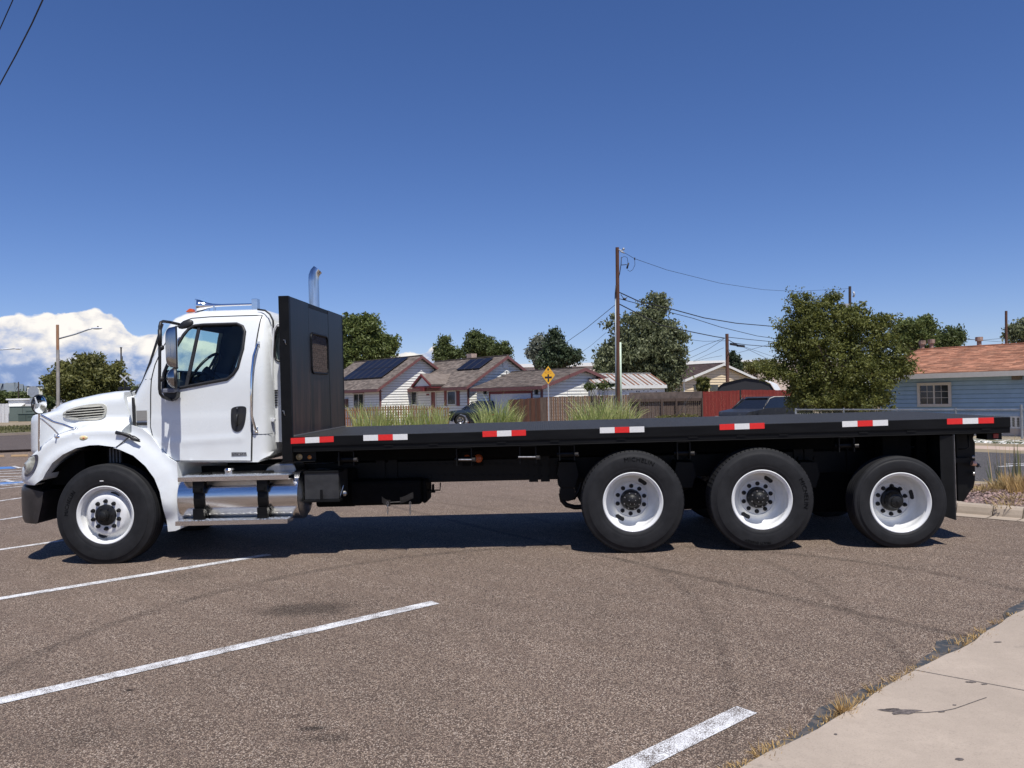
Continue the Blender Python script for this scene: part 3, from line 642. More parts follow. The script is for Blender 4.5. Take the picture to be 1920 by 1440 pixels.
# door panel and seals
door2 = T2([(478.5, 588), (440, 589), (380, 591), (345, 594), (331, 600), (322, 609), (311, 627), (299, 654), (289, 684), (284, 712), (283, 740), (283, 800), (287, 818), (299, 836), (316, 855), (329, 864), (471, 864), (472, 815), (473, 715)], dC)
zc = T(400, 822, dC).z; xr = T(465, 800, dC).x
def ydoor(x, z):
    y = ycab(x, z) - .009
    u = (z - (zc + .04 * (x - xr))) / .035; y -= .006 * math.exp(-u * u) * (1 if x < xr - .05 else 0)
    v = (z - (zbelt - .27)) / .03; y += .004 / (1 + math.exp(-v * 2))
    return y
door = shell('door', door2, [win2], ydoor, M_wp, truck, st=.028, thick=.008)
def onsurf(pts, fn, o=0.): return [(x, fn(x, z) + o, z) for x, z in pts]
M_gap = mat('panel_gap', (.02, .02, .02), .8)
link('door_seal', MB().tube(onsurf(dens(door2, .05), ycab, -.005), .0062, 6, closed=True).mesh('door_seal'), M_gap, door)
link('window_gasket', MB().tube(onsurf(dens(win2, .04), ycab, -.008), .017, 8, closed=True).mesh('window_gasket'), M_rub, door, 180)
for o2, nm in (([(344, 615), (354, 609), (366, 607.5), (350, 722), (312, 731), (306, 728), (307, 700), (316, 675), (327, 648), (336, 627)], 'quarter_glass'), ([(368, 607), (434, 605), (446, 610), (452, 621), (452, 654), (445, 689), (437, 702), (426, 711), (352, 724)], 'door_glass')):
    p = T2(o2, dC); mb = MB(); mb.add(onsurf(p, ycab, .012), [tuple(range(len(p)))]); mb.build(nm, M_glass, door)
    mb = MB(); mb.add([(x, W - ycab(x, z) - .012, z) for x, z in p], [tuple(range(len(p)))]); mb.build(nm, M_glass, truck)
a, b = T(362.5, 608, dC), T(349, 724, dC)
for s in (0, 1):
    mb = MB(); f = (lambda x, z: ycab(x, z) - .004) if not s else (lambda x, z: W - ycab(x, z) + .004)
    mb.prism([(a.x - .016, f(a.x, a.z), a.z), (b.x - .016, f(b.x, b.z), b.z), (b.x + .02, f(b.x, b.z), b.z), (a.x + .016, f(a.x, a.z), a.z)], (0, .02, 0)); mb.build('window_divider', M_rub, door if not s else truck)
# door handle
hd = smoothpoly(T2([(435, 763), (461, 760.5), (463, 770), (460, 795), (452, 809), (441, 810), (434.5, 800), (433.5, 775)], dC), 2)
hnd = shell('door_handle', hd, [], lambda x, z: ydoor(x, z) - .009, M_rub, door, st=.02, thick=.012)
hd2 = smoothpoly(T2([(438, 776), (459, 775), (458, 787), (450, 798), (440, 790)], dC), 1)
shell('handle_recess', hd2, [], lambda x, z: ydoor(x, z) - .0105, M_gap, door, st=.03, thick=.001)
hx = T(446.5, 770, dC); hb = T(446, 803, dC)
mb = MB(); mb.tube([(hx.x, .148, hx.z - .04), (hx.x, .128, hx.z - .055), (hb.x, .128, hb.z + .05), (hb.x, .148, hb.z + .035)], .012, 8); mb.build('handle_grip', M_rub, door, 180)
k = T(446.5, 765, dC); MB().cyl((k.x, .155, k.z), (k.x, .140, k.z), .008, 12).build('door_lock', M_steel, door, 40)
# badge low on the door, stickers on the cowl
def plate(name, pts, m, off_=.013, fn=ycab, par=None, th_=.004, st=.05):
    return shell(name, T2(pts, dC), [], lambda x, z: fn(x, z) - off_, m, par or truck, st=st, thick=th_)
bd_ = plate('door_badge', [(435, 848), (462.5, 848), (463.5, 854), (435, 855)], mat('badge_dark', (.10, .10, .105), .4), .014, par=door)
mb = MB()
for x0, x1, z0, z1 in ((437, 441, 850, 851), (439, 445, 852.5, 853.3), (443, 447, 849.5, 850.3), (448, 451, 850, 853), (452, 455, 849.5, 850.5), (453, 457, 852.3, 853.2), (457.5, 458.5, 849.5, 852.8), (459.5, 462, 851, 852)):
    p, q = T(x0, z1, dC), T(x1, z0, dC); y = ycab(p.x, p.z) - .0155; mb.box(p.x, q.x, y, y + .002, p.z, q.z)
link('badge_strokes', mb.mesh('badge_strokes'), mat('badge_light', (.42, .42, .42), .3, .6), door)
plate('cowl_sticker', [(256.5, 770), (276, 769.5), (276.3, 788), (257, 788.5)], M_gray)
plate('cowl_vent', [(256.5, 792), (276.5, 791.5), (276.8, 797), (257, 797.5)], M_gap)
mb = MB()
p, q = T(273, 711, dC), T(282, 710.5, dC)
for (u, v) in (((270, 711.5), (283, 710.5)), ((268, 803), (285, 816))):
    a, b = T(*u, dC), T(*v, dC); MB().tube([(a.x, ycab(a.x, a.z) - .001, a.z), (b.x, ycab(b.x, b.z) - .001, b.z)], .003, 5).build('panel_seam', M_gap, truck)
for (u) in ([(473.5, 814.5), (512, 814)], [(480, 584), (477, 640), (474.5, 715), (473.5, 815), (472.5, 865)]):
    MB().tube(onsurf(dens(T2(u, dC), .04)[:-1] if len(u) == 2 else T2(u, dC), ycab, -.001), .0035, 5).build('panel_seam', M_gap, truck)
# roof line gutter
# grab handle
mb = MB(); g = [(480, 650), (480.5, 645), (478, 668), (476.5, 700), (476, 740), (477, 780), (480.5, 802), (481.5, 808)]
gp = [T(x, y, dC) for x, y in g]; dd = [0, .03, .07, .075, .075, .07, .03, 0]
mb.tube([(p.x, ycab(p.x, p.z) - d - .004, p.z) for p, d in list(zip(gp, dd))[1:]], .0135, 12)
for (x, y) in ((480.7, 645), (481.5, 806)): p = T(x, y, dC); mb.box(p.x - .016, p.x + .016, ycab(p.x, p.z) - .012, ycab(p.x, p.z) + .004, p.z - .03, p.z + .03)
mb.build('grab_handle', M_chr, truck, 40)
# rear cab extension with its side window
d2 = .36
ex2 = T2([(508, 612), (513, 609), (540, 608), (540, 828), (513, 829), (505, 822)], d2)
ew = smoothpoly(T2([(516, 614), (534, 612), (534, 678), (520, 677), (515, 668)], d2), 1)
shell('cab_rear_section', ex2, [ew], lambda x, z: d2, M_wp2, truck, st=.08, W=W)
mb = MB(); mb.add([(x, d2 + .01, z) for x, z in ew], [tuple(range(len(ew)))]); mb.build('rear_side_glass', M_glass, truck)
mb = MB(); mb.add([(x, W - d2 - .01, z) for x, z in ew], [tuple(range(len(ew)))]); mb.build('rear_side_glass', M_glass, truck)
MB().tube([(x, d2 - .004, z) for x, z in dens(ew, .05)], .012, 6, closed=True).build('window_gasket', M_rub, truck)
mb = MB()
for i in range(7):
    p = T(515.5, 732 + i * 4.6, d2); mb.box(p.x - .01, p.x + .03, d2 - .012, d2 + .002, p.z - .008, p.z + .006)
mb.build('side_louvres', M_rub, truck)
mb = MB(); mb.tube([tuple(T(x, y, .30)) for x, y in ((538, 606), (520, 608), (514, 616), (511, 660), (509.5, 730), (511, 760), (513.5, 800), (513, 815), (512, 832))], .009, 8); mb.build('rear_gutter_trim', M_wp2, truck, 180)
mb = MB(); mb.tube([tuple(T(x, y, yy)) for (x, y), yy in zip([(483, 580), (497, 582), (506, 589), (512, 601), (513.5, 640)], (.42, .40, .38, .36, .36))], .010, 8); mb.build('rear_roof_seal', M_rub, truck, 180)
p = T(512, 787, .25); MB().cyl((p.x, .28, p.z), (p.x, .24, p.z), .02, 12).build('rear_bumper_stop', M_wp2, truck, 40)
# interior
q0, q1 = T(262, 745, .5), T(352, 700, .5)
mb = MB(); prof = T2([(272, 735), (300, 700), (322, 694), (345, 698), (356, 716), (352, 760), (300, 790)], .6)
mb.prism([(x, .36, z) for x, z in prof], (0, W - .72, 0)); mb.build('dashboard', M_int, truck, bev=.01)
p = T(380, 694, .55)
sw = MB(); Mw = Matrix.Translation((p.x, .62, p.z)) @ Matrix.Rotation(R(-52), 4, 'Y'); nn = 36
sw.tube([Mw @ Vector((0, .225 * math.cos(2 * math.pi * k / nn), .225 * math.sin(2 * math.pi * k / nn))) if False else Mw @ Vector((.225 * math.cos(2 * math.pi * k / nn), .225 * math.sin(2 * math.pi * k / nn), 0)) for k in range(nn)], .016, 8, closed=True)
for a in (0, 120, 240): sw.tube([Mw @ Vector((0, 0, -.03)), Mw @ Vector((.22 * math.cos(R(a)), .22 * math.sin(R(a)), 0))], .014, 6)
sw.tube([Mw @ Vector((0, 0, .01)), Mw @ Vector((0, 0, -.35))], [.05, .03], 10); sw.build('steering_wheel', M_rub, truck, 180)
for y0 in (.36, 1.4):
    mb = MB(); s = T2([(433, 800), (452, 700), (462, 640), (474, 640), (478, 700), (478, 800)], .5); mb.prism([(x, y0 + .06, z) for x, z in s], (0, .42, 0))
    s = T2([(395, 775), (395, 755), (450, 750), (460, 800), (400, 800)], .5); mb.prism([(x, y0 + .04, z) for x, z in s], (0, .46, 0)); mb.build('seat', M_int, truck, bev=.03)
mb = MB(); a, b = T(330, 863, .4), T(505, 858, .4); mb.box(a.x, b.x, .22, W - .22, a.z, a.z + .05)
a, b = T(486, 620, .4), T(505, 858, .4); mb.box(a.x, b.x, .34, W - .34, b.z, a.z); mb.build('cab_back_lining', M_int, truck)
p, q = T(326.5, 711, dC), T(336, 698, dC); y = ycab(p.x, p.z) + .004
stk = MB().box(p.x, q.x, y, y + .002, p.z, q.z).build('window_sticker', mat('pale_green_sticker', (.55, .68, .5), .5), truck)
a, b = T(326.5, 709, dC), T(330.5, 701, dC); MB().box(a.x, b.x, y - .002, y, a.z, b.z).build('sticker_print', mat('brown_print', (.25, .08, .06), .5), stk)
# roof: horn, bracket, marker light
p, q = T(372, 573, .55), T(480, 571, .55); r = T(399, 573.5, .55)
hn = MB(); hn.lathe([(0, .068), (.015, .07), (.04, .058), (.10, .036), (.16, .022), (.25, .015), (q.x - p.x - .02, .012)], n=20)
mh = Matrix.Translation((p.x, .55, p.z - .005)) @ Matrix.Rotation(R(-90), 4, 'Z'); hn.v = [tuple(mh @ Vector(v)) for v in hn.v]
horn = hn.build('air_horn', M_chr, truck, 50)
zr = T(400, 583, .4).z
mb = MB(); mb.box(p.x - .012, p.x + .006, .478, .622, p.z - .075, p.z + .068); mb.build('horn_bezel', M_chr, horn, bev=.012)
for bb_ in ((q.x - .035, q.x + .03, .51, .59, zr, q.z + .06), (p.x + .1, p.x + .125, .53, .57, zr, p.z), (p.x + .17, p.x + .19, .53, .57, zr, p.z)): MB().box(*bb_).build('horn_bracket', M_alu, horn, bev=.004)
a, b = T(351, 586, .6), T(366, 579, .6)
for yy in (.55,):
    mb = MB(); mb.prism([(a.x, yy, a.z), (a.x + .03, yy, b.z - .01), (a.x + .05, yy, b.z), (b.x - .01, yy, b.z - .005), (b.x, yy, a.z)], (0, .11, 0)); mb.build('marker_light', M_org2, truck, bev=.006)

# --- hood, fender, nose
HO = [(52.5, 849), (52, 815), (52.5, 785), (54, 778), (58, 773), (66, 769.5), (87, 763), (112, 756), (137, 750), (187, 739), (220, 734), (240, 732.5), (246, 735), (248, 745), (247.5, 795), (247, 811), (240, 818), (219, 838), (187, 834), (170, 834.7), (145, 840), (120, 852), (100, 868), (86.7, 888), (82, 898), (79.5, 907), (60, 907.5), (50, 905), (45, 900), (43, 891), (44.5, 872), (48, 860)]
dH = .14
def hoodT(pts):
    o = []
    for (x, y) in pts:
        if y < 772: dd = .50 if x > 80 else .58
        elif x < 57 and y < 852: dd = .56
        elif x < 56: dd = .34
        elif x < 80: dd = .20
        else: dd = .07 if y > 815 else .28
        q = T(x, y, dd); o.append((q.x, q.z))
    return o
hood2 = hoodT(HO)
topl = hoodT([(66, 769.5), (87, 763), (112, 756), (137, 750), (187, 739), (220, 734), (240, 732.5)])
crease = T2([(40, 880), (66, 856), (85, 838), (105, 823), (130, 814.5), (160, 809), (190, 807), (220, 807), (250, 812)], dH)
arch = T2([(311, 940), (307, 920), (297, 895), (280, 872), (258, 853), (233, 842), (217, 837), (187, 834), (170, 834.7), (145, 840), (120, 852), (100, 868), (86.7, 888), (79.5, 907)], dH)
frontl = sorted([(z, x) for x, z in hoodT([(58, 773), (54, 778), (52.5, 785), (52, 815), (52.5, 849), (48, 860), (44.5, 872), (43, 891), (45, 900), (50, 905)])])
xn = min(p[1] for p in frontl); xback = T(247, 780, dH).x
def lin(pl, x):
    if x <= pl[0][0]: return pl[0][1]
    for a, b in zip(pl[:-1], pl[1:]):
        if x <= b[0]: return a[1] + (b[1] - a[1]) * (x - a[0]) / (b[0] - a[0])
    return pl[-1][1]
def sstep(t): t = max(0, min(1, t)); return t * t * (3 - 2 * t)
def yhood(x, z):
    zc_ = lin(crease, x); t = sstep((z - zc_) / .13)
    y = .07 + (.30 - .05 * (x - xn)) * t
    y += .10 * sstep((zc_ - z) / .5) * 0
    da = pdist(x, z, arch, False); y -= .025 * math.exp(-(da / .05) ** 2)
    rr = .36; dx = x - (lin(frontl, z) - .005)
    if dx < rr: y += rr - math.sqrt(max(1e-6, rr * rr - (rr - max(dx, 0)) ** 2))
    dt = pdist(x, z, topl, False)
    if dt < .13: y += (.13 - math.sqrt(max(0, .13 ** 2 - (.13 - dt) ** 2))) * 1.2
    return min(y, .9)
hood = shell('hood', hood2, [], yhood, M_wp, truck, st=.03, W=W, smooth=50, skip=lambda x, z: pdist(x, z, arch, False) < .012)
def onhood(px, py):
    dd = .2
    for _ in range(60): q = T(px, py, dd); dd += (yhood(q.x, q.z) - dd) * .4
    return (q.x, q.z)
FE = [(247.5, 797), (268, 804), (284, 817), (300, 840), (318, 859), (332, 867), (335, 900), (339, 950), (346, 988), (330, 995), (316, 996.5), (313, 973), (311, 940), (307, 920), (297, 895), (280, 872), (258, 853), (233, 842), (221, 838.5), (241, 819), (247.5, 812)]
def yfen(x, z):
    da = pdist(x, z, arch, False); y = .075 - .025 * math.exp(-(da / .05) ** 2)
    t = sstep((da - .06) / .16); y += .055 * t
    zb = T(330, 995, dH).z; return y + .02 * sstep((.5 - (z - zb)) / .5) * 0
fen = shell('rear_fender', T2(FE, dH), [], yfen, M_wp, truck, st=.03, W=W, smooth=50, skip=lambda x, z: pdist(x, z, arch, False) < .012)
mb = MB(); mb.tube([(x, min(yhood(x, z), yfen(x, z)) - .002, z) for x, z in dens(T2([(242, 819), (230, 829), (219, 838)], .06), .03)[:9]], .0045, 5); mb.build('fender_seam', M_gap, truck)
# dark gap between hood and cowl, hood latch
mb = MB(); g = T2([(246.5, 745), (249.5, 750), (252.5, 762), (253.5, 798), (249, 798)], .15); mb.prism([(x, .150, z) for x, z in g], (0, .3, 0)); mb.build('hood_gap', M_gap, truck)
mb = MB(); g = [(217, 811), (228, 813), (241, 817), (250, 823), (262, 828)]; gp = [T(x, y, .05) for x, y in g]
mb.tube([(p.x, yhood(p.x, p.z) - .015 if p.x < xback else .06, p.z) for p in gp], [.020, .016, .022, .016, .006], 8); mb.tube([tuple(T(x, y, .05)) for x, y in ((241, 816), (252, 818), (262, 825), (261, 828), (250, 826), (242, 820))], .006, 6); mb.build('hood_latch', M_rub, truck, 180)
p = T(155, 821.5, .05); mb = MB(); y = yhood(p.x, p.z); mb.ell((p.x, y, p.z), .046, .014, .025, None, 18, 8)
ml = mb.build('side_marker', mat('yellow_side_lens', (.72, .6, .32), .25, coat=.5), truck, 180); MB().ell((p.x + .005, y - .008, p.z), .016, .01, .008, None, 12, 6).build('marker_bulb', M_org2, ml, 180)
# side grille on the hood
gr = T2([(118, 777), (124, 770), (140, 763.5), (165, 758), (190, 756), (199, 759), (201, 768), (198, 780), (190, 787), (165, 788.5), (135, 786.5), (121, 783)], .3); gr = [onhood(*p) for p in [(118, 777), (124, 770), (140, 763.5), (165, 758), (190, 756), (199, 759), (201, 768), (198, 780), (190, 787), (165, 788.5), (135, 786.5), (121, 783)]]; gr = smoothpoly(gr, 2)
gc = (sum(p[0] for p in gr) / len(gr), sum(p[1] for p in gr) / len(gr))
def shr(p, k, kz=None): return [(gc[0] + (x - gc[0]) * k, gc[1] + (z - gc[1]) * (kz or k)) for x, z in p]
gi = shr(gr, .90, .70)
grl = shell('hood_grille', gr, [gi], lambda x, z: yhood(x, z) - .016, mat('cream_grille', (.50, .49, .42), .45), truck, st=.03, thick=.02)
shell('grille_mesh', shr(gr, .94, .85), [], lambda x, z: yhood(x, z) - .004, M_gap, grl, st=.03, thick=.002)
for i in range(5):
    zz = gc[1] + (i - 2) * .027; xs_ = [x for x in np.linspace(gr[0][0] - .1, gr[0][0] + .7, 120) if inpoly(x, zz + (x - gc[0]) * .05, gi)]
    if len(xs_) < 4: continue
    pth = [(x, yhood(x, zz) - .017, zz + (x - gc[0]) * .05) for x in (xs_[0] - .02, (xs_[0] + xs_[-1]) / 2, xs_[-1] + .015)]
    MB().tube(pth, .0062, 6).build('grille_slat', mat('cream_grille', ()), grl, 180)
# headlight
hlp = [(70, 851), (72.5, 857), (71, 869), (65, 883), (56, 892.5), (48, 894), (46.5, 889), (49.5, 876), (56, 863), (63.5, 854)]
hb2 = smoothpoly([onhood(*p) for p in hlp], 2); hcx = sum(p[0] for p in hb2) / len(hb2); hcz = sum(p[1] for p in hb2) / len(hb2)
hl_o = shell('headlight', hb2, [], lambda x, z: yhood(x, z) - .012, mat('headlight_bezel', (.10, .10, .13), .25, .3, var=.3), truck, st=.02, thick=.02)
hb3 = [(hcx + (x - hcx) * .78 - .004, hcz + (z - hcz) * .84 + .004) for x, z in hb2]
shell('headlight_lens', hb3, [], lambda x, z: yhood(x, z) - .014 - .03 * min(1, pdist(x, z, hb3) / .05), mat('cloudy_lens', (.40, .40, .34), .18, 0, var=.45, scale=11, coat=.8), hl_o, st=.015, thick=.004)
# bumper
BU = []
for (x, y) in [(46, 906), (52, 912), (62, 918), (82.5, 922.5), (81, 930), (79.5, 945), (72, 979), (68, 982), (58, 980), (47, 976.5), (43, 968), (41.5, 945), (41, 915)]: q = T(x, y, .34 if x < 49 else (.2 if x < 60 else .13)); BU.append((q.x, q.z))
frontb = sorted([(q.z, q.x) for q in (T(x, y, .34) for x, y in ((46, 906), (41, 915), (41.5, 945), (43, 968), (47, 976.5)))])
def ybum(x, z):
    rr = .30; dx = x - lin(frontb, z); y = .12
    if dx < rr: y += (rr - math.sqrt(max(1e-6, rr * rr - (rr - dx) ** 2))) * 1.0
    return y
M_bump = mat('scuffed_black_plastic', (.028, .024, .022), .42, var=.35, scale=7, coat=.2)
shell('bumper', BU, [], ybum, M_bump, truck, st=.03, W=W, smooth=60)
# wheel well, engine and front axle
mb = MB(); n = 14
wc = T(196, 968.6, .05)
for k in range(n):
    a, b = math.pi * k / n, math.pi * (k + 1) / n; rr = .80
    mb.add([(wc.x + rr * math.cos(t_), y, wc.z + rr * .92 * math.sin(t_)) for t_, y in ((a, .16), (b, .16), (b, W - .16), (a, W - .16))], [(0, 1, 2, 3)])
mb.build('wheel_well', M_blk2, truck)
mb = MB(); a, b = T(95, 800, .6), T(330, 940, .6); mb.box(a.x, b.x, .62, W - .62, b.z, a.z)
for y0 in (.62, W - .75): c, d = T(60, 905, .6), T(330, 945, .6); mb.box(c.x, d.x, y0, y0 + .1, d.z, c.z)
mb.box(wc.x - .06, wc.x + .06, .3, W - .3, wc.z - .16, wc.z - .04); mb.box(wc.x - .65, wc.x + .65, .5, .58, wc.z - .02, wc.z + .03)
c, d = T(205, 838, .3), T(228, 905, .3); mb.box(c.x, d.x, .26, .5, d.z, c.z); mb.build('engine_bay', M_blk2, truck); c, d = T(84, 850, .3), T(160, 908, .3); MB().box(c.x, d.x, .30, W - .30, d.z, c.z).build('splash_shield', M_blk2, truck)
mb = MB()
for i in range(4): c, d = T(206 + i * 6, 840, .24), T(210 + i * 6, 885, .24); mb.box(c.x, d.x, .225, .26, d.z, c.z)
mb.build('air_duct', mat('dull_grey_duct', (.10, .10, .10), .7, var=.3), truck)
mb = MB(); c, d = T(80, 925, .3), T(100, 965, .3); mb.box(c.x, c.x + .06, .25, .6, d.z, d.z + .1); mb.box(c.x + .04, c.x + .12, .5, .6, d.z - .03, c.z); mb.build('tow_hook', M_blk, truck)
# hood mirror on its tripod
c = T(75, 758, -.02); mr = MB(); Mm = Matrix.Translation(c) @ Matrix.Rotation(R(80), 4, 'Z')
prof = [(-.012, .001), (-.010, .03), (-.004, .07), (.004, .094), (.004, .102), (.014, .104), (.022, .09), (.028, .055), (.03, .001)]
fm = MB(); fm.lathe(prof[:4], n=32); fm.v = [tuple(Mm @ Vector(v)) for v in fm.v]
bmx = MB(); bmx.lathe(prof[3:], n=32); bmx.v = [tuple(Mm @ Vector(v)) for v in bmx.v]
hm = bmx.build('hood_mirror', M_rub, truck, 60); fm.build('mirror_glass', M_chr, hm, 60)
mb = MB()
def arm(path, r, ds): return [tuple(T(x, y, d)) for (x, y), d in zip(path, ds)]
mb.tube(arm([(74, 776), (73.5, 820), (73.5, 846)], 0, (-.02, .02, .08)), [.0125, .012, .011], 8)
mb.tube(arm([(76, 778), (100, 791), (118, 796), (136, 803)], 0, (-.01, .05, .10, .13)), .0115, 8)
mb.tube(arm([(77, 785), (90, 795), (100, 804), (110, 815)], 0, (-.01, .03, .07, .10)), .0085, 8)
for (x, y) in ((136, 804), (110, 817), (75, 848)):
    p = T(x, y, .1); yy = yhood(p.x, p.z) if x > 80 else .19; mb.ell((p.x, yy - .005, p.z - .01), .035, .014, .02, None, 12, 6); mb.tube([(p.x, yy, p.z - .01), (p.x, yy - .05, p.z + .012)], .008, 6)
mb.ell(tuple(T(83, 851, .1)), .045, .03, .03, None, 14, 8); mb.build('mirror_arm', M_chr, hm, 50)
# wiper
mb = MB(); mb.tube([tuple(T(232, 741, .5)), tuple(T(244, 735, .5)), tuple(T(260, 728, .45)), tuple(T(266, 722, .45))], [.012, .009, .006, .004], 6); mb.build('wiper', M_rub, truck, 180)

# --- door mirrors
mm = MB(); cp_ = [(336, 608, .2), (318, 604, .06), (306, 602.5, -.06), (301.5, 604.5, -.12), (299.5, 612, -.14), (299.5, 680, -.14), (299, 728, -.14), (300.5, 738, -.13), (305, 744, -.10), (316, 748.5, .02), (324, 750, .12)]
mm.tube([tuple(T(x, y, d)) for x, y, d in cp_], .0155, 10); mm.tube([tuple(T(299.7, 618, -.14)), tuple(T(299.7, 648, -.14))], .021, 10)
mir = mm.build('door_mirror', M_rub, truck, 180)
mb = MB(); p = T(336, 608, .17); mb.ell((p.x, ycab(p.x, p.z) + .0, p.z), .095, .03, .05, Matrix.Rotation(R(-25), 3, 'Y'), 18, 8); mb.build('mirror_mount', M_rub, mir, 180); mb = MB(); p = T(324, 739, .14)
mb.prism([tuple(T(313, 737, .14)), tuple(T(339, 735, .14)), tuple(T(337, 745, .14)), tuple(T(330, 751, .14)), tuple(T(318, 750, .14))][::-1], (0, -.09, 0)); mb.build('mirror_mount', M_rub, mir, bev=.004)
mb = MB(); mb.box(*([T(312, 736, .14).x, T(337, 736, .14).x, .02, .15, T(312, 737, .14).z, T(312, 729, .14).z])); mb.build('mount_cover', mat('grey_mount', (.16, .17, .2), .4), mir, bev=.01)
for (x, y) in ((303, 652), (303, 711)): MB().ell(tuple(T(x, y, -.13)), .026, .026, .028, None, 14, 8).build('mirror_knob', M_rub, mir, 180)
# main mirror head: rounded chrome shell facing forward, glass facing back
x0, x1 = T(307, 650, -.16).x, T(325.5, 650, -.16).x; z0, z1 = T(315, 690.5, -.16).z, T(315, 612, -.16).z; cz = (z0 + z1) / 2; hz_ = (z1 - z0) / 2
V, Fq = [], []; nu, nv = 14, 28; yc, hy = -.10, .095
mb = MB()
for j in range(nv + 1):
    for i in range(nu + 1):
        u, v = -1 + 2 * i / nu, -1 + 2 * j / nv; bul = (max(0, 1 - u ** 4)) ** .5 * (max(0, 1 - v ** 6)) ** .4
        mb.v.append((x1 - (x1 - x0) * bul, yc + hy * u * (1 - .04 * v * v), cz + hz_ * v))
mb.f += [(j * (nu + 1) + i, j * (nu + 1) + i + 1, (j + 1) * (nu + 1) + i + 1, (j + 1) * (nu + 1) + i) for j in range(nv) for i in range(nu)]
Mi = Matrix.Translation((x1, yc, 0)) @ Matrix.Rotation(R(24), 4, 'Z') @ Matrix.Translation((-x1, -yc, 0))
mb.v = [tuple(Mi @ Vector(v)) for v in mb.v]
mb.build('mirror_head', mat('dark_mirror_chrome', (.36, .36, .37), .1, 1, var=.1), mir, 180); MB().box(x1 - .004, x1 + .012, yc - hy - .003, yc + hy + .003, z0 - .004, z1 + .004, Mi).build('mirror_rim', M_rub, mir, bev=.006)
MB().box(x1 + .008, x1 + .014, yc - hy + .01, yc + hy - .01, z0 + .01, z1 - .01, Mi).build('mirror_glass', M_chr, mir)
p = T(322, 709, -.12); rr = .115; mb = MB(); prof = [(-.075, .001), (-.072, .03), (-.06, .062), (-.035, .092), (0, rr)]; mb.lathe(prof, n=28); mt_ = Matrix.Translation((p.x + .03, -.12, p.z)) @ Matrix.Rotation(R(-68), 4, 'Z')
mb.v = [tuple(mt_ @ Vector(v)) for v in mb.v]; mb.build('round_mirror', mat('dark_mirror_chrome', ()), mir, 180)
mb = MB(); mb.lathe([(0, rr + .002), (.02, rr + .002), (.022, rr - .015), (.016, .001)], n=28); mb.v = [tuple(mt_ @ Vector(v)) for v in mb.v]; mb.build('round_mirror_rim', M_rub, mir, 60)

# --- steps and fuel tank
def tread(mb, x0, x1, y0, y1, z):      # raised diamonds / serrations as geometry
    nx = int((x1 - x0) / .035)
    for i in range(nx):
        for j in range(max(1, int((y1 - y0) / .05))):
            x = x0 + (i + .5) * (x1 - x0) / nx; y = y0 + .02 + j * .05; a = R(45 if (i + j) % 2 else -45); Mq = Matrix.Translation((x, y, z)) @ Matrix.Rotation(a, 4, 'Z'); mb.box(-.014, .014, -.004, .004, -.001, .006, Mq)
M_trd = mat('diamond_tread', (.72, .72, .71), .38, 1, var=.12, scale=30)
def mkstep(pa, pb, ya, yb):
    a, b = T(*pa, ya), T(*pb, ya); mb = MB()
    mb.box(a.x, b.x, ya, ya + .012, a.z - .045, a.z); mb.box(b.x - .01, b.x, ya + .012, yb, a.z - .045, a.z - .012); mb.box(a.x, a.x + .01, ya + .012, yb, a.z - .045, a.z - .012)
    mb.box(a.x + .01, b.x - .01, yb - .012, yb, a.z - .045, a.z - .012); st_o = mb.build('step', M_alu, truck); mb = MB(); mb.box(a.x, b.x, ya + .0125, yb, a.z - .012, a.z); tread(mb, a.x + .01, b.x - .01, ya + .015, yb, a.z); mb.build('tread_plate', M_trd, st_o)
    return st_o
mkstep((333, 895.5), (541, 892), .0, .22); mkstep((328.5, 978), (539, 977), -.02, .17)
tc_ = T(350, 931, .30); te = T(556, 931, .06); ra = .245
fl = MB(); n = 64; ra = .255; prof = [(tc_.x, .001), (tc_.x, ra - .02), (tc_.x + .012, ra - .005), (tc_.x + .03, ra), (te.x - .02, ra), (te.x, ra + .004), (te.x + .012, ra + .004), (te.x + .014, ra - .006)]
fl.v = []; m_ = len(prof)
for xx, rr in prof: fl.v += [(xx, .30 + rr * math.cos(2 * math.pi * k / n), tc_.z + rr * math.sin(2 * math.pi * k / n)) for k in range(n)]
fl.f = [(i * n + k, (i + 1) * n + k, (i + 1) * n + (k + 1) % n, i * n + (k + 1) % n) for i in range(m_ - 1) for k in range(n)]
tank = fl.build('fuel_tank', mat('brushed_tank_metal', (.70, .69, .68), .2, 1, var=.1, scale=7, stretch=(.3, 5, 5)), truck, 35)
fe = MB(); pe = [(te.x + .012, ra - .004), (te.x + .016, ra - .02), (te.x + .045, ra * .82), (te.x + .062, ra * .5), (te.x + .068, .001)]
for xx, rr in pe: fe.v += [(xx, .30 + rr * math.cos(2 * math.pi * k / n), tc_.z + rr * math.sin(2 * math.pi * k / n)) for k in range(n)]
fe.f = [(i * n + k, (i + 1) * n + k, (i + 1) * n + (k + 1) % n, i * n + (k + 1) % n) for i in range(4) for k in range(n)]
fe.build('tank_end', mat('brushed_tank_end', (.6, .6, .6), .3, 1, var=.2, scale=12), tank, 180)
bm = bmesh.new(); bm.from_mesh(tank.data); bmesh.ops.recalc_face_normals(bm, faces=bm.faces); bm.to_mesh(tank.data); bm.free()
p = T(430, 884, .22); mb = MB(); mb.tube([(p.x, .22, p.z - .05), (p.x, .22, p.z + .02)], .052, 18); mb.tube([(p.x, .22, p.z + .018), (p.x, .22, p.z + .035)], [.056, .045], 18); mb.build('fuel_cap', M_alu, tank, 40)
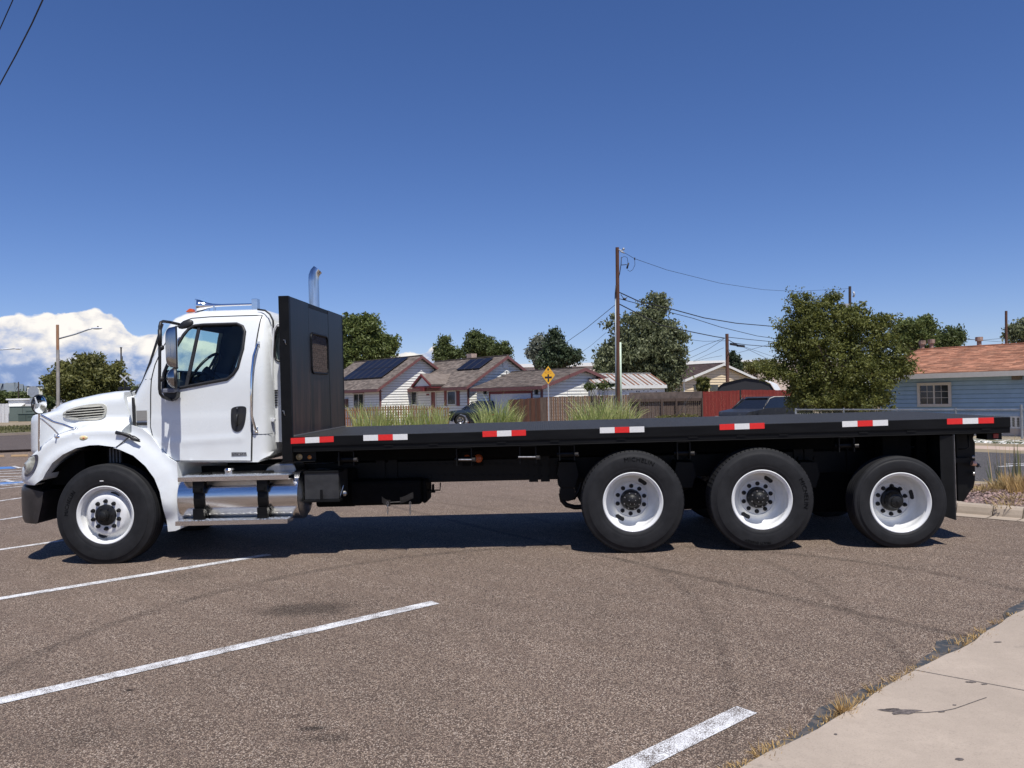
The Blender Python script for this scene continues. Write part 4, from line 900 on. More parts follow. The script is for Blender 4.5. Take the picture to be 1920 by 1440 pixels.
for xs0, xs1 in (((363, 383)), ((483, 502))):
    a, b = T(xs0, 930, .04).x, T(xs1, 930, .04).x; mb = MB(); pr = []
    for k in range(17): t_ = R(100 + k * 10); pr.append((.30 + (ra + .012) * math.cos(t_), tc_.z + (ra + .012) * math.sin(t_)))
    nb = len(pr); mb.v = [(x, y, z) for x in (a, b) for y, z in pr] + [(x, .3 + (y - .3) * .95, tc_.z + (z - tc_.z) * .95) for x in (a, b) for y, z in pr]
    mb.f = [(i, i + 1, nb + i + 1, nb + i) for i in range(nb - 1)] + [(i + 1, i, 2 * nb + i, 2 * nb + i + 1) for i in range(nb - 1)] + [(nb + i, nb + i + 1, 3 * nb + i + 1, 3 * nb + i) for i in range(nb - 1)]
    mb.box(a, b, .012, .06, T(370, 975, 0).z, T(370, 955, 0).z); mb.box(a, b, .02, .05, T(370, 925, 0).z, T(370, 898, 0).z); mb.box(a + .02, b - .02, .0, .02, T(370, 922, 0).z, T(370, 916, 0).z); mb.build('tank_strap', M_blk, tank)
mb = MB(); a, b = T(492, 873, .35), T(562, 893, .35); prof2 = [(a.x, b.z), (a.x + .06, a.z - .02), (a.x + .15, a.z + .02), (b.x - .05, a.z + .02), (b.x, b.z)]
mb.prism([(x, .32, z) for x, z in prof2], (0, .35, 0)); mb.build('exhaust_shield', M_shield, truck, bev=.02)
# battery box
a, b = T(570, 886, .1), T(636, 937, .1)
bx = MB().box(a.x, b.x, .1, .5, b.z, a.z).build('battery_box', mat('grey_black_plastic', (.028, .028, .028), .5, var=.3, scale=8, bump=.002), truck, bev=.012)
mb = MB(); mb.box(a.x - .006, b.x + .008, .092, .3, a.z - .012, a.z + .012); mb.box(a.x - .01, b.x + .01, .085, .45, b.z - .02, b.z + .004); c = T(602.5, 920, .09); mb.box(c.x - .012, c.x + .012, .082, .098, b.z - .02, c.z + .01); mb.build('box_lid', M_blk, bx, bev=.003)
mb = MB(); mb.tube([tuple(T(644, 910, .2)), tuple(T(637, 932, .15))], .006, 6); mb.ell(tuple(T(646, 925, .2)), .03, .03, .03, None, 10, 6); mb.build('battery_box_latch', M_steel, truck)
# --- headboard
M_hb = mat('black_painted_plywood', (.014, .015, .019), .5, scale=2.2, col2=(.030, .026, .024), lo=.42, hi=.72, stretch=(1, 3, .8), bump=.002)
# scuffed plywood: streaks of red-brown wood showing through low on the board
m, t, b = newmat('worn_black_plywood'); c = t.nodes.new('ShaderNodeTexCoord'); s = t.nodes.new('ShaderNodeSeparateXYZ'); t.links.new(c.outputs['Object'], s.inputs[0])
n1_ = noise(t, 3.2, 7, .68, stretch=(1, 2.2, .35)); n2_ = noise(t, 1.1, 3, .6, stretch=(1, 2.5, .5)); n3_ = noise(t, 40, 4, .6, stretch=(1, 1, .1))
lowz = ramp(t, s.outputs[2], 2.25, 1.45)
f_ = mth(t, 'MULTIPLY', ramp(t, mth(t, 'ADD', n1_, mth(t, 'MULTIPLY', n2_, .5)), .66, .95), mth(t, 'MULTIPLY_ADD', lowz, .85, .08), clamp=True)
b.inputs['Specular IOR Level'].default_value = .28; c_ = mixc(t, n2_, (.006, .0065, .008), (.012, .012, .013)); c_ = mixc(t, mth(t, 'MULTIPLY', f_, .85), c_, (.12, .065, .048)); c_ = mixc(t, mth(t, 'MULTIPLY', ramp(t, n3_, .62, .75), mth(t, 'MULTIPLY', lowz, .35)), c_, (.12, .10, .08))
t.links.new(c_, b.inputs['Base Color']); b.inputs['Roughness'].default_value = .38; bumpn(t, b, n3_, .002, .5); M_board = m
hb = T(521.5, 554, 0); xh0 = T(521.5, 554, 0).x; xh1 = T(544, 700, 0).x; ztop = T(530, 554.5, 0).z; zdk = T(547, 819.5, 0).z
xh0 = (T(521.5, 554, 0).x + T(528, 820, 0).x) / 2
mb = MB(); mb.box(xh0, xh1 + .002, 0, .06, T(540, 866, 0).z, ztop)          # near post down past the deck
mb.box(xh0, xh1 + .002, W - .06, W, zdk - .1, ztop); mb.box(xh0 + .002, xh1 - .002, .06, W - .06, ztop - .05, ztop - .002); mb.box(xh0 + .002, xh1 - .02, .06, W - .06, zdk - .1, zdk + .06)
for y in (.62, 1.5): mb.box(xh0 + .003, xh0 + .05, y, y + .05, zdk, ztop - .05)
hbo = mb.build('headboard_frame', M_blk, truck, bev=.004)
def onx(px, py): return TF.hit(px, py, (xh1, 0, 0), (1, 0, 0))
w0, w1 = onx(583, 640), onx(613.5, 640); wz0, wz1 = onx(598, 700).z, onx(598, 628).z
wy0, wy1 = w0.y, w1.y
seams = [.06, onx(580.5, 680).y, onx(617, 680).y, W - .004]
for i, (a, b) in enumerate(zip(seams[:-1], seams[1:])):                     # plywood boards with narrow joints
    a += .003; b -= .003
    if i == 1:
        for (y0, y1, z0, z1) in ((a, wy0, zdk + .004, ztop - .052), (wy1, b, zdk + .004, ztop - .052), (wy0, wy1, zdk + .004, wz0), (wy0, wy1, wz1, ztop - .052)):
            if y1 - y0 > .01: MB().box(xh1 - .02, xh1, y0, y1, z0, z1).build('board', M_board, truck)
    else: MB().box(xh1 - .02, xh1 + (.002 if i else 0), a, b, zdk + .004, ztop - .002).build('board', M_board, truck)
fr = MB(); z0, z1 = wz0, wz1; rr = .07; pth = []
for (cy, cz, a0) in ((wy1 - rr, z1 - rr, 0), (wy0 + rr, z1 - rr, 90), (wy0 + rr, z0 + rr, 180), (wy1 - rr, z0 + rr, 270)):
    pth += [(xh1 + .002, cy + rr * math.cos(R(a0 + k * 15)), cz + rr * math.sin(R(a0 + k * 15))) for k in range(7)]
fr.tube(pth, .014, 6, closed=True); wf = fr.build('window_frame', M_blk, truck, 180)
ms = MB(); st_ = .035
def clipseg(p, q):                    # clip a diagonal to the window rectangle
    t0, t1 = 0., 1.; d = (q[0] - p[0], q[1] - p[1])
    for i, (lo, hi) in enumerate(((wy0, wy1), (z0, z1))):
        if abs(d[i]) < 1e-9: continue
        a, b = (lo - p[i]) / d[i], (hi - p[i]) / d[i]; t0, t1 = max(t0, min(a, b)), min(t1, max(a, b))
    return None if t0 >= t1 else ((p[0] + d[0] * t0, p[1] + d[1] * t0), (p[0] + d[0] * t1, p[1] + d[1] * t1))
hgt = z1 - z0
for s in (-1, 1):
    k = -40
    while k < 40:
        y = wy0 + k * st_ * .8; g = clipseg((y, z0) if s > 0 else (y, z1), (y + hgt * .55, z1) if s > 0 else (y + hgt * .55, z0)); k += 1
        if g: ms.tube([(xh1 - .008 + s * .001, g[0][0], g[0][1]), (xh1 - .008 + s * .001, g[1][0], g[1][1])], .0035, 4, cap=False)
link('expanded_mesh', ms.mesh('expanded_mesh'), mat('worn_mesh_metal', (.12, .09, .07), .45, .5, var=.5, scale=30), wf)['kind'] = 'stuff'
mb = MB(); mb.box(xh1, xh1 + .012, .066, W, zdk + .002, zdk + .014); mb.build('headboard_foot_angle', mat('bare_edge', (.16, .15, .14), .5), truck)
mb = MB()
for (x, y) in ((533, 641), (531, 774)): p = T(x, y, 0); mb.tube([(p.x - .01, -.003, p.z + .02), (p.x + .012, -.012, p.z + .018), (p.x + .014, -.012, p.z - .01), (p.x + .02, -.003, p.z - .03)], .004, 5)
mb.build('headboard_hook', M_steel, truck)
# exhaust stack with curved chrome tip
ps_ = [(594, 760), (595, 650), (596.5, 560), (596.5, 540), (596, 520), (597, 512), (600, 506.5)]
d_ = 1.62; mb = MB(); P_ = [T(x, y, d_) for x, y in ps_]; cx_ = P_[0].x
P_ = [Vector((cx_, d_, P_[0].z)), Vector((cx_, d_, P_[1].z)), Vector((cx_, d_, P_[2].z)), Vector((cx_, d_, P_[4].z - .05)), Vector((cx_ + .005, d_ - .0, P_[4].z + .02)), Vector((cx_ + .02, d_ + .01, P_[5].z + .01)), Vector((cx_ + .05, d_ + .02, P_[6].z + .01))]
mb.tube(P_, .064, 28, cap=False); mb.tube([P_[-2], P_[-1]], .058, 28, cap=False); ex = mb.build('exhaust_stack', mat('reflection_streak_chrome', (.42, .41, .40), .16, 1, scale=4, col2=(.72, .72, .74), stretch=(5, 5, .4), lo=.4, hi=.6), truck, 180)  # vertical dark and bright streaks in the colour stand in for reflections
MB().cyl(P_[-1] - Vector((.012, 0, .006)), P_[-1] - Vector((.01, 0, .004)), .06, 24).build('exhaust_mouth', M_gap, ex)

# --- deck
xe = (T(1896, 781, 0).x + T(1894, 811, 0).x) / 2; zd = zdk
zd2 = T(1890, 782, 0).z
print('deck', xh1, xe, zd, zd2, 'headboard', ztop, 'near/far', W)
def dz(x): return zd + (zd2 - zd) * (x - xh1) / (xe - xh1)
m, t, b = newmat('black_tread_plate'); c = t.nodes.new('ShaderNodeTexCoord')
q = t.nodes.new('ShaderNodeMapping'); q.inputs['Rotation'].default_value = (0, 0, R(45)); q.inputs['Scale'].default_value = (28, 28, 28); t.links.new(c.outputs['Object'], q.inputs[0])
ch = t.nodes.new('ShaderNodeTexChecker'); ch.inputs['Scale'].default_value = 1; t.links.new(q.outputs[0], ch.inputs[0])
s1 = t.nodes.new('ShaderNodeSeparateXYZ'); t.links.new(q.outputs[0], s1.inputs[0])
fx = mth(t, 'ABSOLUTE', mth(t, 'SUBTRACT', mth(t, 'FRACT', s1.outputs[0]), .5)); fy = mth(t, 'ABSOLUTE', mth(t, 'SUBTRACT', mth(t, 'FRACT', s1.outputs[1]), .5))
ck = ch.outputs['Fac']; u_ = mth(t, 'ADD', mth(t, 'MULTIPLY', fx, mth(t, 'MULTIPLY_ADD', ck, 2.2, .8)), mth(t, 'MULTIPLY', fy, mth(t, 'MULTIPLY_ADD', ck, -2.2, 3.0)))
hgt_ = ramp(t, u_, .62, .42); nn_ = noise(t, 1.2, 5, .6, stretch=(1, .6, 1)); n5 = noise(t, 22, 5, .7)
b.inputs['Specular IOR Level'].default_value = .12; cc2 = mixc(t, nn_, (.016, .0155, .0145), (.028, .027, .025)); cc2 = mixc(t, mth(t, 'MULTIPLY', hgt_, .55), cc2, (.20, .197, .19))
t.links.new(cc2, b.inputs['Base Color']); t.links.new(mth(t, 'MULTIPLY_ADD', n5, .2, .46), b.inputs['Roughness']); bumpn(t, b, hgt_, .004, .9); M_deck = m
MB().box(xh1 - .05, xh1 + .08, .12, W - .12, zd - .02, zd - .0085).build('seam_light_stop', M_blk2, truck)  # strips added under the plate seams to stop sunlight leaking through
cuts = [xh1 + .002, T(812, 810, 0).x, T(1215, 800, 0).x, T(1560, 792, 0).x, xe - .01]
for i, (a, b) in enumerate(zip(cuts[:-1], cuts[1:])):
    mb = MB(); za, zb_ = dz(a), dz(b)
    mb.add([(a + .002, .006, za - .006), (b - .002, .006, zb_ - .006), (b - .002, W - .006, zb_ - .006), (a + .002, W - .006, za - .006), (a + .002, .006, za), (b - .002, .006, zb_), (b - .002, W - .006, zb_), (a + .002, W - .006, za)], [(3, 2, 1, 0), (4, 5, 6, 7), (0, 1, 5, 4), (1, 2, 6, 5), (2, 3, 7, 6), (3, 0, 4, 7)])
    mb.build('deck_plate', M_deck, truck); MB().box(b - .03, b + .03, .12, W - .12, dz(b) - .019, dz(b) - .008).build('seam_light_stop', M_blk2, truck)
def rail(y0, y1, dz0, dz1, x0=None, x1=None):
    x0 = xh1 + .004 if x0 is None else x0; x1 = xe if x1 is None else x1
    return [(x0, y0, dz(x0) + dz0), (x1, y0, dz(x1) + dz0), (x1, y1, dz(x1) + dz0), (x0, y1, dz(x0) + dz0), (x0, y0, dz(x0) + dz1), (x1, y0, dz(x1) + dz1), (x1, y1, dz(x1) + dz1), (x0, y1, dz(x0) + dz1)]
BF = [(3, 2, 1, 0), (4, 5, 6, 7), (0, 1, 5, 4), (1, 2, 6, 5), (2, 3, 7, 6), (3, 0, 4, 7)]
M_railp = mat('side_rail_black', (.004, .004, .0042), .5, spec=.2, var=.5, scale=5, bump=.002, stretch=(.4, 1, 2))
for s in (0, 1):
    yy = (lambda v: v) if not s else (lambda v: W - v)
    mb = MB(); f = (lambda a, b: (min(a, b), max(a, b)))
    for (a, b, c, d) in ((0, .02, -.098, -.001), (.002, .075, -.104, -.098), (.012, .03, -.148, -.104), (.012, .11, -.158, -.148)):
        p, q2 = f(yy(a), yy(b)); mb.add(rail(p, q2, c, d), BF)
    mb.build('side_rail', M_railp, truck, bev=.003)
mb = MB(); mb.box(xe - .012, xe + .0, .02, W - .02, dz(xe) - .158, dz(xe) - .001); mb.build('rear_rail', M_railp, truck, bev=.003)
# stake slots in the rail's shade
mb = MB()
for px in (728, 812, 940, 1040, 1165, 1300, 1390, 1470, 1620, 1710, 1850):
    p = T(px, 830, 0); MB().box(p.x - .045, p.x + .045, .003, .0115, dz(p.x) - .122, dz(p.x) - .108).build('stake_pocket_lip', M_blk, truck)
for i, (x0, x1, yt) in enumerate(((545, 625.5, 0), (681, 764, 0), (904.5, 986, 0), (1124.5, 1208, 0), (1349, 1433.5, 0), (1579, 1665, 0), (1775.5, 1863.5, 0))):
    yt = {0: (821.5, 817.8), 1: (815.8, 813.6), 2: (808.6, 805.8), 3: (801.6, 799.4), 4: (795.5, 792.7), 5: (790, 787), 6: (785, 782.6)}[i]; hh = 10.8
    tp_ = empty('x', Matrix(), None, None); bpy.data.objects.remove(tp_)
    holder = None
    for k in range(3):
        a = T(x0 + (x1 - x0) * k / 3, yt[0] + (yt[1] - yt[0]) * k / 3, -.003); b = T(x0 + (x1 - x0) * (k + 1) / 3, yt[0] + (yt[1] - yt[0]) * (k + 1) / 3, -.003)
        h_ = (T(x0, yt[0], -.003).z - T(x0, yt[0] + hh, -.003).z)
        col_ = (k % 2 == 0) == (i % 2 == 0)
        mb = MB(); mb.add([(a.x + .0006, -.0025, a.z - h_), (b.x - .0006, -.0025, b.z - h_), (b.x - .0006, -.0025, b.z), (a.x + .0006, -.0025, a.z), (a.x + .0006, .001, a.z - h_), (b.x - .0006, .001, b.z - h_), (b.x - .0006, .001, b.z), (a.x + .0006, .001, a.z)], [(0, 1, 2, 3), (1, 5, 6, 2), (4, 0, 3, 7), (3, 2, 6, 7), (0, 4, 5, 1)])
        mb.build('reflective_tape', M_red if col_ else M_wt, truck)
# --- chassis
zr0, zr1 = T(900, 905, .75).z, T(900, 856, .75).z
xfr = T(1805, 900, .7).x
for y0 in (.72, W - .78): MB().box(T(300, 900, .7).x, xfr, y0, y0 + .06, zr0 + .02, zr1 - .03).build('frame_rail', M_blk, truck, bev=.006)
for y0 in (.66, W - .78): MB().add(rail(y0, y0 + .1, -.32, -.159, xh1 + .02, xe - .1), BF).build('long_sill', M_blk2, truck)
x = xh1 + .15
while x < xe - .1: MB().box(x, x + .05, .115, W - .115, dz(x) - .155, dz(x) - .02).build('deck_crossmember', M_blk2, truck); x += .405
mb = MB()
for px in (712, 735, 1000, 1022, 1300, 1500, 1520, 1600, 1730):
    p = T(px, 880, .66); MB().box(p.x - .05, p.x + .05, .70, .72, zr0, zd - .3).build('frame_gusset', M_blk, truck)
for px in range(760, 1060, 14):
    for yy_ in (872, 893): p = T(px + 3, yy_, .66); mb.cyl((p.x, .712, p.z), (p.x, .70, p.z), .014, 6)
for px in (1262, 1290, 1275, 1300, 1500, 1530): p = T(px, 860 + (px % 3) * 12, .66); mb.cyl((p.x, .70, p.z), (p.x, .68, p.z), .02, 6)
mb.build('frame_bolts', M_blk, truck)['kind'] = 'stuff'
for (x0, x1, y0, y1, ya, yb) in ((590, 668, 880, 950, .62, 1.6), (655, 790, 903, 946, .45, 1.3), (645, 700, 900, 948, .6, 1.5), (790, 800, 900, 944, .5, .9)):
    a, b = T(x0, y0, ya), T(x1, y1, ya); MB().box(a.x, b.x, ya, yb, b.z, a.z).build('under_tank', M_blk2, truck, bev=.03)
mb = MB(); a, b = T(690, 872, .5), T(690, 938, .5); 
a, b = T(812, 905, .6), T(826, 918, .6); mb.box(a.x - .12, a.x - .08, .6, .66, b.z - .02, a.z); mb.box(a.x - .02, b.x - .06, .58, .62, b.z - .03, b.z - .015); mb.tube([tuple(T(826, 905, .6)), tuple(T(825, 919, .6)), tuple(T(800, 919, .6))], .008, 6); mb.tube([tuple(T(812, 921, .6)), tuple(T(812, 908, .6))], .014, 8); mb.build('valve_bracket', M_blk2, truck); MB().tube([tuple(T(795, 940, .6)), tuple(T(800, 938, .6))], .012, 6).build('drain_valve', M_blk2, truck)
# chain hangers: two curved straps with short chains
hg = MB(); 
for (x0, x1, yy_) in ((716, 732, 936), (750, 775, 934)):
    P_ = [T(x0 + (x1 - x0) * k / 5, yy_ + 4 * math.sin(math.pi * (.5 if x0 > 740 else 0) + k * .5) - k * (.6 if x0 > 740 else -.8), .22) for k in range(6)]
    for a, b in zip(P_[:-1], P_[1:]): hg.add([(a.x, .22, a.z - .035), (b.x, .22, b.z - .035), (b.x, .22, b.z + .03), (a.x, .22, a.z + .03)], [(0, 1, 2, 3), (3, 2, 1, 0)])
hg.tube([tuple(T(732, 942, .22)), tuple(T(751, 941, .22))], .006, 6); hgo = hg.build('chain_hanger', mat('worn_dark_steel', (.06, .055, .05), .4, .5, var=.5), truck)
for x_, z_, n_ in ((727, 944, 4), (769, 944, 4)):
    ch_ = MB()
    for k in range(n_):
        p = T(x_, z_ + k * 6, .22); ax = (1, 0) if k % 2 == 0 else (0, 1)
        ch_.tube([(p.x + ax[0] * .009 * math.cos(R(a)), .22 + ax[1] * .009 * math.cos(R(a)), p.z + .021 * math.sin(R(a))) for a in range(0, 360, 45)], .0035, 5, closed=True)
    ch_.build('chain', M_steel, hgo)
# strap winches
def winch(px, py, w=30):
    a = T(px, py, .10); b = T(px + w, py, .10); mb = MB(); zt = dz(a.x) - .158
    for x in (a.x, b.x - .012): mb.box(x, x + .012, .06, .2, a.z - .06, zt)
    mb.box(a.x, b.x, .06, .2, zt - .012, zt); mb.cyl((a.x - .02, .13, a.z), (b.x + .03, .13, a.z), .03, 12); w_ = mb.build('strap_winch', M_blk, truck)
    MB().tube([(b.x + .0, .06, a.z + .0), (b.x + .035, .05, a.z)], .022, 10).build('winch_ratchet', mat('worn_dark_steel', ()), w_, 40); return w_
for px, py, w in ((636, 862, 30), (856, 862, 30), (974, 858, 32), (1048, 852, 30), (1268, 850, 26), (1570, 836, 30)): winch(px, py, w)
for (x0, x1, y) in ((860, 888, 862), (972, 1004, 857)): MB().cyl(tuple(T(x0, y, .05)), tuple(T(x1, y, .05)), .010, 8).build('winch_bar', M_steel, truck)
# lamps under the deck
mb = MB(); a, b = T(550, 847, .08), T(592, 864, .08); mb.box(a.x, b.x, .10, .16, b.z, a.z); mb.box(a.x, b.x, .05, .16, b.z - .008, b.z); lb = mb.build('lamp_bracket', M_blk, truck, bev=.003)
p = T(560.5, 857, .09); MB().lathe([(0, .001), (.003, .025), (.012, .034), (.02, .036)], (p.x, .088, p.z), 24).build('round_lamp', mat('amber_cream_lens', (.60, .43, .2), .3, var=.4, scale=50, coat=.4), lb, 60)
p = T(580, 857.5, .09); MB().lathe([(0, .001), (.004, .016), (.012, .023), (.014, .026)], (p.x, .09, p.z), 24).build('round_lamp', M_amb, lb, 60)
for px, r_ in ((876, .036), (897.5, .042)): p = T(px, 859, .55); MB().lathe([(0, .001), (.004, r_ * .8), (.014, r_), (.02, r_ + .004)], (p.x, .5, p.z), 24).build('orange_reflector', M_ora, truck, 50)
a, b = T(866, 847, .5), T(905, 873, .5); MB().box(a.x, b.x, .52, .56, b.z, a.z).build('reflector_plate', M_blk2, truck)
a, b = T(1850, 811.5, .06), T(1879, 824, .06); mb = MB(); mb.box(a.x, b.x, .06, .26, b.z, a.z); rb = mb.build('rear_lamp_box', M_blk, truck, bev=.004)
a, b = T(1862.5, 813, .05), T(1872.5, 821.5, .05); MB().box(a.x, b.x, .048, .06, b.z, a.z).build('red_lamp', M_redl, rb, bev=.004)
# suspension, hangers, axles
mb = MB()
for px in (1048, 1268, 1500):
    a = T(px, 868, .45); mb.prism([tuple(T(px, 866, .45)), tuple(T(px - 4, 890, .45)), tuple(T(px + 8, 915, .45)), tuple(T(px + 30, 915, .45)), tuple(T(px + 38, 890, .45)), tuple(T(px + 32, 866, .45))][::1], (0, .3, 0)); mb.build('spring_hanger', M_blk, truck, bev=.006); mb = MB()
a = T(1058, 935, .45)
for (x, y, r_) in ((1056, 905, .06), (1064, 925, .085)): MB().cyl((T(x, y, .46).x, .46, T(x, y, .46).z), (T(x, y, .46).x, .66, T(x, y, .46).z), r_, 20).build('brake_chamber', M_blk, truck, 50)
mb.tube([tuple(T(x, y, .5)) for x, y in ((1052, 925), (1054, 938), (1062, 947), (1078, 951), (1110, 950), (1150, 935))], .026, 8); mb.tube([tuple(T(x, y, .48)) for x, y in ((1066, 935), (1076, 934), (1085, 920), (1090, 905))], .022, 8)
for k in (-1, 1): mb.tube([(T(1185 + k * 100, 905 - k * 0, .55).x, .55, T(1185, 912, .55).z), (T(1185, 0, .55).x, .55, T(1185, 940, .55).z)], .05, 8)
mb.build('suspension', M_blk, truck, 60)
mb = MB()
for px in (1187, 1429.5, 1690): c = T(px, 939, .02); mb = MB(); mb.cyl((c.x, .2, .51), (c.x, W - .2, .51), .08, 14); mb.ell((c.x, W / 2, .51), .22, .25, .22, None, 16, 10); mb.build('axle', M_blk2, truck, 60)
mb = MB(); a, b = T(1655, 835, .3), T(1690, 850, .3)
mb.box(a.x, b.x + .1, .3, .5, b.z - .1, dz(a.x) - .16); mb.build('air_spring_bracket', M_blk2, truck); mb = MB(); a = T(1718, 830, .4); mb.box(a.x, a.x + .1, .4, .45, .8, dz(a.x) - .16); mb.build('air_spring_bracket', M_blk2, truck)
for (x0, x1, y0, y1, yy) in ((1240, 1330, 905, 955, .75), (1480, 1600, 840, 960, .75)): a, b = T(x0, y0, yy), T(x1, y1, yy); MB().box(a.x, b.x, yy, W - .75, b.z, a.z).build('air_tank', M_blk2, truck, bev=.04)
# mud flap and tail frame
fp = [(1749, 830), (1789.5, 818), (1791, 815), (1794.5, 970), (1792, 975.5), (1771, 968)]
mb = MB(); P_ = T2([(1728, 815), (1789, 813), (1794.5, 971), (1791.5, 976), (1770, 968), (1740, 955)], .02); mb.prism([(x, .02, z) for x, z in P_], (0, .60, 0))
fl_ = MB(); xm = T(1791, 900, .02).x
fl_.box(xm - .012, xm, .02, .64, T(1790, 975, .02).z, dz(xm) - .158); fl_.add([(xm - .012, .02, T(1790, 975, .02).z), (xm - .13, .04, T(1770, 967, .02).z), (xm - .13, .04, dz(xm) - .17), (xm - .012, .02, dz(xm) - .17)], [(0, 1, 2, 3), (3, 2, 1, 0)])
fl_.build('mud_flap', mat('mud_flap_rubber', (.010, .010, .010), .6, var=.3), truck); xm2 = xm + .002
MB().tube([(xm + .003, .018, T(1789, 815, .02).z), (xm + .003, .018, T(1794, 950, .02).z)], .003, 5).build('flap_edge_rod', M_steel, truck)
mb = MB(); P_ = T2([(1792, 813), (1829, 811), (1825, 822), (1829, 830), (1829, 900), (1826, 915), (1818, 924), (1808, 940), (1796, 940)], .25); mb.prism([(x, .25, z) for x, z in P_], (0, W - .5, 0)); tf_ = mb.build('tail_frame', M_blk, truck, bev=.01)
mb = MB(); a, b = T(1790, 860, .16), T(1822, 868, .16)
mb.box(a.x, b.x, .2, .25, b.z, a.z); mb.build('tail_bracket', M_blk, truck); mb = MB(); mb.tube([tuple(T(1815, 816, .15)), tuple(T(1817, 838, .15)), tuple(T(1811, 842, .15)), tuple(T(1797, 842, .15))], .008, 6)
mb.build('air_line', M_blk, truck, 180)
for (x, y) in ((1824, 857), (1825, 870), (1826, 888)): MB().ell(tuple(T(x, y, .2)), .02, .02, .02, None, 8, 5).build('tail_bolt', M_steel, truck)
p = T(1826, 870, .18); mb = MB(); mb.tube([(p.x - .02, .18, p.z + .01), (p.x + .02, .18, p.z - .002)], [.028, .022], 10); mb.ell((p.x + .0, .18, p.z + .022), .018, .02, .014, None, 8, 6); gh = mb.build('gladhand', mat('copper_brass', (.62, .36, .26), .4, .3, var=.2), truck, 40)
mb = MB(); mb.tube([(p.x + .02, .18, p.z - .003), (p.x + .045, .18, p.z - .02)], .02, 10); mb.tube([(p.x + .05, .18, p.z - .02), (p.x + .07, .18, p.z - .035)], .004, 5); mb.build('gladhand_cap', M_rub, gh)

# --- wheels
def rubber_letters(txt, r, size, amid, parent, y=-.002, flip=False):
    cu = bpy.data.curves.new('t', 'FONT'); cu.body = txt; cu.size = size; cu.extrude = .0025; cu.align_x = 'CENTER'; cu.space_character = 1.1; cu.resolution_u = 2
    to = bpy.data.objects.new('t', cu); COL.objects.link(to); dg = bpy.context.evaluated_depsgraph_get(); me = bpy.data.meshes.new_from_object(to.evaluated_get(dg)); bpy.data.objects.remove(to)
    for v in me.vertices:
        a = R(amid) - v.co.x / r; rr = r + v.co.y; v.co = Vector((rr * math.cos(a), y - v.co.z, rr * math.sin(a)))
    o = link('tyre_lettering', me, mat('raised_tyre_letters', (.006, .006, .006), .8, spec=.1, var=.2), parent); return o
def tyre_mesh(Ro, wd=.27, lugs=0, ri=.298, grooves=4):
    h = Ro - ri; pr = [(.045, ri - .02), (.022, ri), (.010, ri + .012), (.004, ri + h * .12), (.002, ri + h * .15), (-.001, ri + h * .2), (-.0005, ri + h * .215), (-.002, ri + h * .23), (-.004, ri + h * .35), (-.007, ri + h * .55), (-.003, ri + h * .70), (.0015, ri + h * .705), (.0035, ri + h * .76), (.011, ri + h * .80), (.013, ri + h * .90), (.019, ri + h * .955), (.030, Ro - .006), (.036, Ro)]
    y0, y1 = .036, wd - .036; gw = .011; k = grooves
    for i in range(k):
        yc = y0 + (y1 - y0) * (i + .6) / (k + .2); pr += [(yc - gw / 2, Ro), (yc - gw / 2 + .001, Ro - .013), (yc + gw / 2 - .001, Ro - .013), (yc + gw / 2, Ro)]
    pr += [(y1, Ro)] + [(wd - y, r_) for y, r_ in reversed([(.045, ri - .02), (.022, ri), (.004, ri + h * .12), (-.007, ri + h * .5), (.003, ri + h * .75), (.012, ri + h * .9), (.030, Ro - .006)])]
    mb = MB(); mb.lathe(pr, n=120); 
    return mb
def ring_nuts(mb, n, r, y0, y1, rad, a0=0):
    for k in range(n):
        a = a0 + 2 * math.pi * k / n; c = (r * math.cos(a), r * math.sin(a)); mb.cyl((c[0], y0, c[1]), (c[0], y1, c[1]), rad, 10, rad * .85)
def nuts(g, r, y0, y1, a0, stud=False):
    mb = MB(); mb.cyl((0, y0, 0), (0, y1, 0), .0185, 6, .017); mb.cyl((0, y0, 0), (0, y0 - .006, 0), .022, 12)
    mb.cyl((0, y1, 0), (0, y1 - (.018 if stud else .006), 0), .009, 8); me = mb.mesh('wheel_nut'); me.materials.append(M_hub)
    for k in range(10): a = a0 + 2 * math.pi * k / 10; o = bpy.data.objects.new('wheel_nut', me); COL.objects.link(o); o.parent = g; o.location = (r * math.cos(a), 0, r * math.sin(a))
def handhole(mb, ang, r, y, tilt, L_=.050, w=.032):  # flat black disc instead of an opening, its darkness is in the colour
    c = Vector((r * math.cos(ang), y, r * math.sin(ang))); ra_ = Vector((math.cos(ang), tilt, math.sin(ang))).normalized(); ta = Vector((-math.sin(ang), 0, math.cos(ang)))
    nr = ra_.cross(ta).normalized()
    if nr.y > 0: nr = -nr
    vs = [c + nr * .003 + ta * (L_ * math.cos(2 * math.pi * k / 18)) + ra_ * (w * math.sin(2 * math.pi * k / 18)) for k in range(18)]
    n = len(mb.v); mb.v += [tuple(v) for v in vs]; f = tuple(range(n, n + 18)); a, b, c3 = vs[0], vs[4], vs[9]
    if (b - a).cross(c3 - a).y > 0: f = f[::-1]
    mb.f.append(f)
